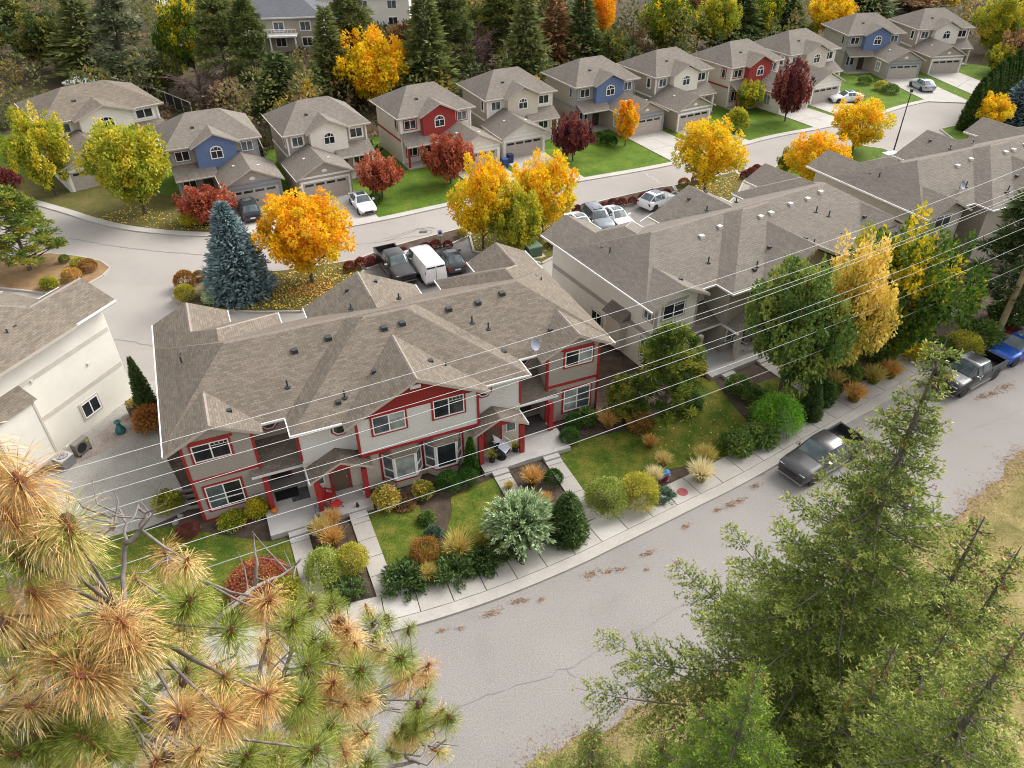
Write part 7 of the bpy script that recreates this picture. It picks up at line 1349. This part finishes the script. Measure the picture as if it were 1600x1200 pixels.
# the long needled pine at the lower left
rgn = np.random.default_rng(21)
LIMBS = [
 [(-3.251,2.516,24.645), (-3.088,2.627,25.802), (-3.012,2.621,26.466), (-2.936,2.710,27.089), (-2.944,2.807,27.388), (-2.931,2.831,27.588)],
 [(-3.088,2.627,25.802), (-2.548,2.517,26.493), (-2.335,2.513,26.991), (-2.208,2.570,27.403), (-2.148,2.561,27.559)],
 [(-3.251,2.516,24.645), (-2.699,3.126,25.803), (-2.458,3.267,25.994), (-2.345,3.546,26.033), (-2.233,3.696,26.069), (-2.133,3.994,25.966), (-1.983,4.180,25.882), (-1.891,4.288,25.859), (-1.846,4.328,25.913)],
 [(-2.419,2.815,27.062), (-2.605,3.263,26.995), (-2.591,3.365,27.132), (-2.633,3.536,27.195), (-2.737,3.672,27.211)], [(-2.582,3.390,27.167), (-2.479,3.446,27.242), (-2.461,3.517,27.338), (-2.503,3.548,27.379)],
 [(-2.936,2.710,27.089), (-3.038,2.982,27.287), (-2.922,3.101,27.280), (-2.779,3.217,27.269), (-2.638,3.383,27.325), (-2.621,3.410,27.361), (-2.675,3.448,27.412)], [(-2.638,3.383,27.325), (-2.588,3.408,27.358)],
 [(-3.251,2.516,24.645), (-2.590,2.904,24.833), (-2.071,3.345,25.428), (-1.865,3.421,25.529), (-1.816,3.617,25.626), (-1.776,3.740,25.623), (-1.802,3.774,25.670)], [(-1.816,3.617,25.626), (-1.831,3.670,25.698), (-1.841,3.692,25.727)], [(-2.071,3.345,25.428), (-2.351,3.132,25.476), (-2.651,2.836,25.748)],
 [(-2.590,2.904,24.833), (-1.807,3.043,24.180), (-1.374,3.488,23.942), (-1.565,3.580,24.401), (-1.673,3.586,24.577), (-1.695,3.699,24.729)], [(-1.673,3.586,24.577), (-1.512,3.664,24.682), (-1.417,3.777,24.667)], [(-1.374,3.488,23.942), (-0.972,3.823,23.387), (-0.909,4.023,23.320), (-0.781,4.227,23.260), (-0.720,4.362,23.274)],
 [(-1.565,3.580,24.401), (-1.308,4.088,23.911), (-1.193,4.251,23.627), (-1.120,4.412,23.509), (-1.064,4.555,23.701)], [(-1.307,4.118,23.952), (-1.227,4.212,23.910), (-1.131,4.286,23.843)], [(-0.972,3.823,23.387), (-1.091,3.742,23.613), (-1.071,3.836,23.740), (-1.134,3.893,23.817)], [(-0.909,4.023,23.320), (-0.772,4.094,23.248), (-0.704,4.122,23.285)], [(-1.565,3.580,24.401), (-1.383,3.551,24.194), (-1.313,3.630,24.134)],
 [(-2.345,3.546,26.033), (-2.184,3.591,25.926), (-2.175,3.516,25.825), (-2.187,3.411,25.683)], [(-2.133,3.994,25.966), (-2.121,4.104,26.115), (-2.137,4.161,26.192)], [(-2.699,3.126,25.803), (-2.738,2.838,25.918), (-2.926,2.577,26.070)], [(-2.458,3.267,25.994), (-2.507,3.308,26.216), (-2.353,3.398,26.506)], [(-2.071,3.345,25.428), (-2.025,3.634,25.649), (-2.029,3.899,25.838)],
 [(-1.865,3.421,25.529), (-1.662,3.565,25.388), (-1.440,3.809,25.382), (-1.412,3.875,25.470)], [(-1.440,3.809,25.382), (-1.355,4.081,25.077), (-1.256,4.229,25.108)], [(-2.398,3.349,26.272), (-2.319,3.522,26.673), (-2.494,3.605,26.785)],
]
TUFTS = [  # position, needle length, kind (b brown, t tan, m mixed, g green)
 (-2.39,2.64,28.50,0.270,'b'),(-2.54,2.72,28.61,0.270,'t'),(-2.14,2.50,28.32,0.240,'m'),(-2.28,2.46,28.26,0.231,'t'),(-2.45,2.54,28.36,0.246,'b'),(-2.39,2.41,28.20,0.216,'g'),(-2.84,3.33,27.17,0.212,'g'),(-2.62,3.78,26.64,0.212,'b'),(-2.07,3.16,27.27,0.212,'t'),(-2.41,3.65,26.48,0.212,'m'),(-2.32,2.31,28.05,0.222,'b'),(-2.50,2.24,27.97,0.246,'t'),(-2.33,2.43,27.57,0.212,'g'),(-3.45,3.97,25.97,0.212,'t'),(-2.99,3.13,26.90,0.212,'t'),(-2.22,2.11,27.79,0.262,'b'),(-1.89,2.22,27.95,0.270,'b'),(-1.84,2.15,27.84,0.216,'t'),(-1.67,2.45,27.80,0.212,'g'),(-2.08,2.70,27.09,0.212,'t'),(-2.30,3.14,26.57,0.212,'m'),(-2.41,2.69,26.63,0.212,'g'),(-2.11,1.91,27.46,0.212,'g'),(-2.25,2.10,26.90,0.212,'g'),(-1.59,1.95,27.57,0.222,'b'),(-1.40,1.95,27.58,0.216,'b'),(-1.74,2.12,26.93,0.212,'t'),(-2.34,1.98,27.61,0.216,'t'),(-2.52,2.23,27.08,0.212,'t'),(-2.42,1.84,27.43,0.222,'g'),(-2.54,1.95,27.57,0.246,'t'),(-2.62,2.08,26.88,0.212,'m'),(-1.61,2.29,26.53,0.212,'g'),(-1.97,2.09,26.89,0.212,'t'),(-2.72,3.52,25.36,0.212,'b'),(-2.03,3.11,25.95,0.212,'g'),(-2.45,3.58,25.43,0.212,'t'),(-2.43,2.65,26.25,0.212,'m'),(-2.82,2.91,25.88,0.212,'t'),(-1.61,3.13,26.90,0.212,'b'),(-1.89,3.82,25.77,0.212,'t'),(-1.67,3.91,25.88,0.212,'g'),(-1.89,4.88,24.59,0.212,'g'),(-1.38,3.76,25.68,0.212,'b'),(-1.25,3.52,25.85,0.212,'t'),(-1.58,3.54,25.87,0.212,'g'),(-1.56,3.26,25.95,0.212,'g'),(-1.47,2.85,26.18,0.212,'g'),(-1.94,3.51,24.80,0.212,'g'),(-1.62,5.15,24.16,0.168,'t'),(-1.37,4.47,24.80,0.212,'g'),(-1.40,5.06,24.04,0.168,'g'),(-1.36,3.15,25.80,0.212,'b'),(-1.21,2.95,25.95,0.212,'t'),(-1.16,3.12,25.76,0.212,'b'),(-1.10,3.10,26.15,0.212,'g'),(-1.61,3.99,24.83,0.212,'m'),(-1.21,4.45,24.01,0.212,'t'),(-0.93,3.93,24.75,0.212,'b'),(-0.95,4.66,23.51,0.182,'g'),(-0.93,3.94,24.09,0.212,'g'),(-0.65,3.92,24.06,0.212,'g'),(-0.99,3.82,23.92,0.212,'t'),(-0.98,4.33,23.07,0.196,'m'),(-1.30,3.96,23.35,0.212,'g'),(-1.17,2.27,26.63,0.212,'g'),(-1.48,2.42,26.26,0.212,'g'),(-1.92,3.01,25.60,0.212,'t'),(-2.00,3.52,25.35,0.212,'t'),(-2.32,4.13,25.02,0.212,'t'),(-2.35,4.43,24.74,0.212,'t'),(-2.75,5.09,24.09,0.210,'m'),(-2.16,3.20,24.92,0.212,'t'),(-1.27,2.86,25.41,0.212,'t'),(-1.21,3.11,24.81,0.212,'g'),(-2.28,3.28,25.53,0.212,'m'),(-2.04,3.03,25.64,0.212,'t'),(-2.01,2.57,26.15,0.212,'g'),(-2.76,2.36,27.25,0.212,'m'),(-2.47,2.46,26.89,0.212,'t'),(-2.20,3.60,24.31,0.212,'t'),(-2.26,2.84,25.37,0.212,'t'),(-1.77,3.24,24.98,0.212,'m'),(-1.70,3.64,24.36,0.212,'t')]

PINE = empty('pine_tree', (-3.4, 2.3, 0)); tag(PINE, 'near pine with brown and green needle tufts at the lower left', 'tree')
off = np.array([-3.4, 2.3, 0])
tb = MB(); nodes = []
for li in LIMBS:
    P_ = [np.array(p)-off for p in li]; n = len(P_); sm = []
    for i in range(n-1):
        for t in (0, .33, .66): sm.append(P_[i]*(1-t)+P_[i+1]*t+rgn.normal(0, .008, 3))
    sm.append(P_[-1]); r0 = .055 if li is LIMBS[0] else .03 if n > 5 else .02
    tb.tube([tuple(p) for p in sm], list(np.linspace(r0, .007, len(sm))), 7); nodes += sm
b0 = np.array(LIMBS[0][0])-off
MB().tube([(0, 0, -.3), (b0[0]*.3, b0[1]*.3, b0[2]*.4), (b0[0]*.7, b0[1]*.7, b0[2]*.8), tuple(b0), tuple(np.array(LIMBS[0][1])-off)], [.28, .22, .14, .075, .05], 10).build('trunk', M['bark'], PINE)
more_ = []
for (x, y, z_, L, kd) in TUFTS[12:]:   # smaller side tufts
    for _ in range(1 if L < .2 else 2):
        if rgn.uniform() < .75: dv = unit(rgn.normal(0, 1, 3)*np.array([1, .8, .6])); dv[2] = -abs(dv[2]); q = np.array([x, y, z_])+dv*rgn.uniform(.16, .3); more_.append((*q, L*rgn.uniform(.6, .85), rgn.choice(list('btmgg'+kd*3))))
TUFTS = [(x, y, z_, L*.84, kd) for x, y, z_, L, kd in TUFTS]+more_
nodes = np.array(nodes); ND = {k: ([], [], [], []) for k in 'bg'}; buds = MB(); cones = MB()
for (x, y, z_, L, kd) in TUFTS:
    c = np.array([x, y, z_])-off; j = np.argmin(np.linalg.norm(nodes-c, axis=1)+.6*np.maximum(0, nodes[:, 2]-c[2])); s_ = nodes[j]; dv = c-s_
    mid = (s_+c)/2+np.array([0, 0, -.06*np.linalg.norm(dv)]); tb.tube([tuple(s_), tuple(mid), tuple(c)], [.011, .009, .007], 5, cap=False)
    ax = unit(unit(dv)*.5+np.array([0, 0, .9])+rgn.normal(0, .18, 3)); n = 560 if L > .17 else 380
    th = rgn.uniform(0, 6.283, n); e1 = unit(np.cross(ax, [.3, .5, .1])); e2 = np.cross(ax, e1); rad = e1[None]*np.cos(th)[:, None]+e2[None]*np.sin(th)[:, None]
    st = rgn.uniform(0, 1, n)**.8; up = {'b': .9, 't': .5, 'm': .85, 'g': 1.1}[kd]-{'b': 2.1, 't': 2.3, 'm': 1.9, 'g': 1.5}[kd]*st+rgn.normal(0, .25, n)
    p0 = c[None]-ax[None]*(st*L*.85)[:, None]; d0 = unit(rad*rgn.uniform(.55, 1.1, n)[:, None]+ax[None]*up[:, None]+rgn.normal(0, .12, (n, 3))); Ln = L*rgn.uniform(.75, 1.1, n); sag = {'b': .5, 't': .7, 'm': .42, 'g': .22}[kd]
    gv = np.array([0, 0, -1])*(sag*rgn.uniform(.4, 1.3, n))[:, None]; p1 = p0+d0*(Ln*.34)[:, None]; d1 = unit(d0+gv); p2 = p1+d1*(Ln*.34)[:, None]; d2 = unit(d1+gv*1.3)
    base = {'b': .35, 't': .68, 'm': .5, 'g': .4}[kd]
    for (pp, dd, ll, tn) in ((p0, d0, Ln*.38, base-.1), (p1, d1, Ln*.38, base+.04), (p2, d2, Ln*.36, base+.14)):
        g = (rgn.uniform(0, 1, n) < {'b': .0, 't': .12, 'm': .55, 'g': 1}[kd]*(1 if kd == 'g' else 1))
        for key, m_ in (('g', g), ('b', ~g)):
            A_ = ND[key]; A_[0].append(pp[m_]); A_[1].append(dd[m_]); A_[2].append(ll[m_]); A_[3].append(tn+(.4*st[m_]-.16 if key == 'b' else .3*st[m_]-.1)+rgn.normal(0, .11, m_.sum()))
    buds.tube([tuple(c-ax*.11), tuple(c-ax*.02), tuple(c+ax*.035)], [.016, .02, .004], 6)
    if rgn.uniform() < .22:
        q = c+rad[0]*.05-ax*.03; cones.lathe([(0, -.05), (.03, -.035), (.038, 0), (.026, .035), (0, .05)], 8, c=tuple(q))
for _ in range(95):   # bare fine twigs
    p = nodes[rgn.integers(0, len(nodes))]; d_ = unit(rgn.normal(0, 1, 3)*np.array([1, 1, .5])+np.array([0, 0, .6])); L = rgn.uniform(.15, .5); q1 = p+d_*L*.5+rgn.normal(0, .03, 3); q2 = q1+unit(d_+rgn.normal(0, .45, 3)+np.array([0, 0, .35]))*L*.5
    tb.tube([tuple(p), tuple(q1), tuple(q2)], [.008, .006, .0025], 5, cap=False)
tb.build('limbs', M['bark_grey'], PINE, smooth=True)
LM['pb'] = leaf_mat('dead brown pine needles', G_((.25, .115, .04), (.43, .24, .08), (.57, .38, .15), (.65, .49, .24), (.68, .56, .33)), .2, gain=1.25)
LM['pg'] = leaf_mat('green pine needles', G_((.045, .075, .008), (.115, .155, .018), (.23, .265, .045), (.4, .4, .11)), .28, gain=1.3)
for key, mt in (('b', 'pb'), ('g', 'pg')):
    A_ = [np.concatenate(q) for q in ND[key]]; o = link('needles', leaf_mesh('needles', A_[0], A_[1], A_[2], .0036, A_[3], LM[mt], rgn), PINE); o['kind'] = 'stuff'
buds.build('buds', flat('rust pine buds', (.22, .08, .04), .8, var=.3, scale=30), PINE)['kind'] = 'stuff'
cones.build('cones', flat('dark pine cones', (.1, .055, .035), .8, var=.4, scale=40), PINE)['kind'] = 'stuff'
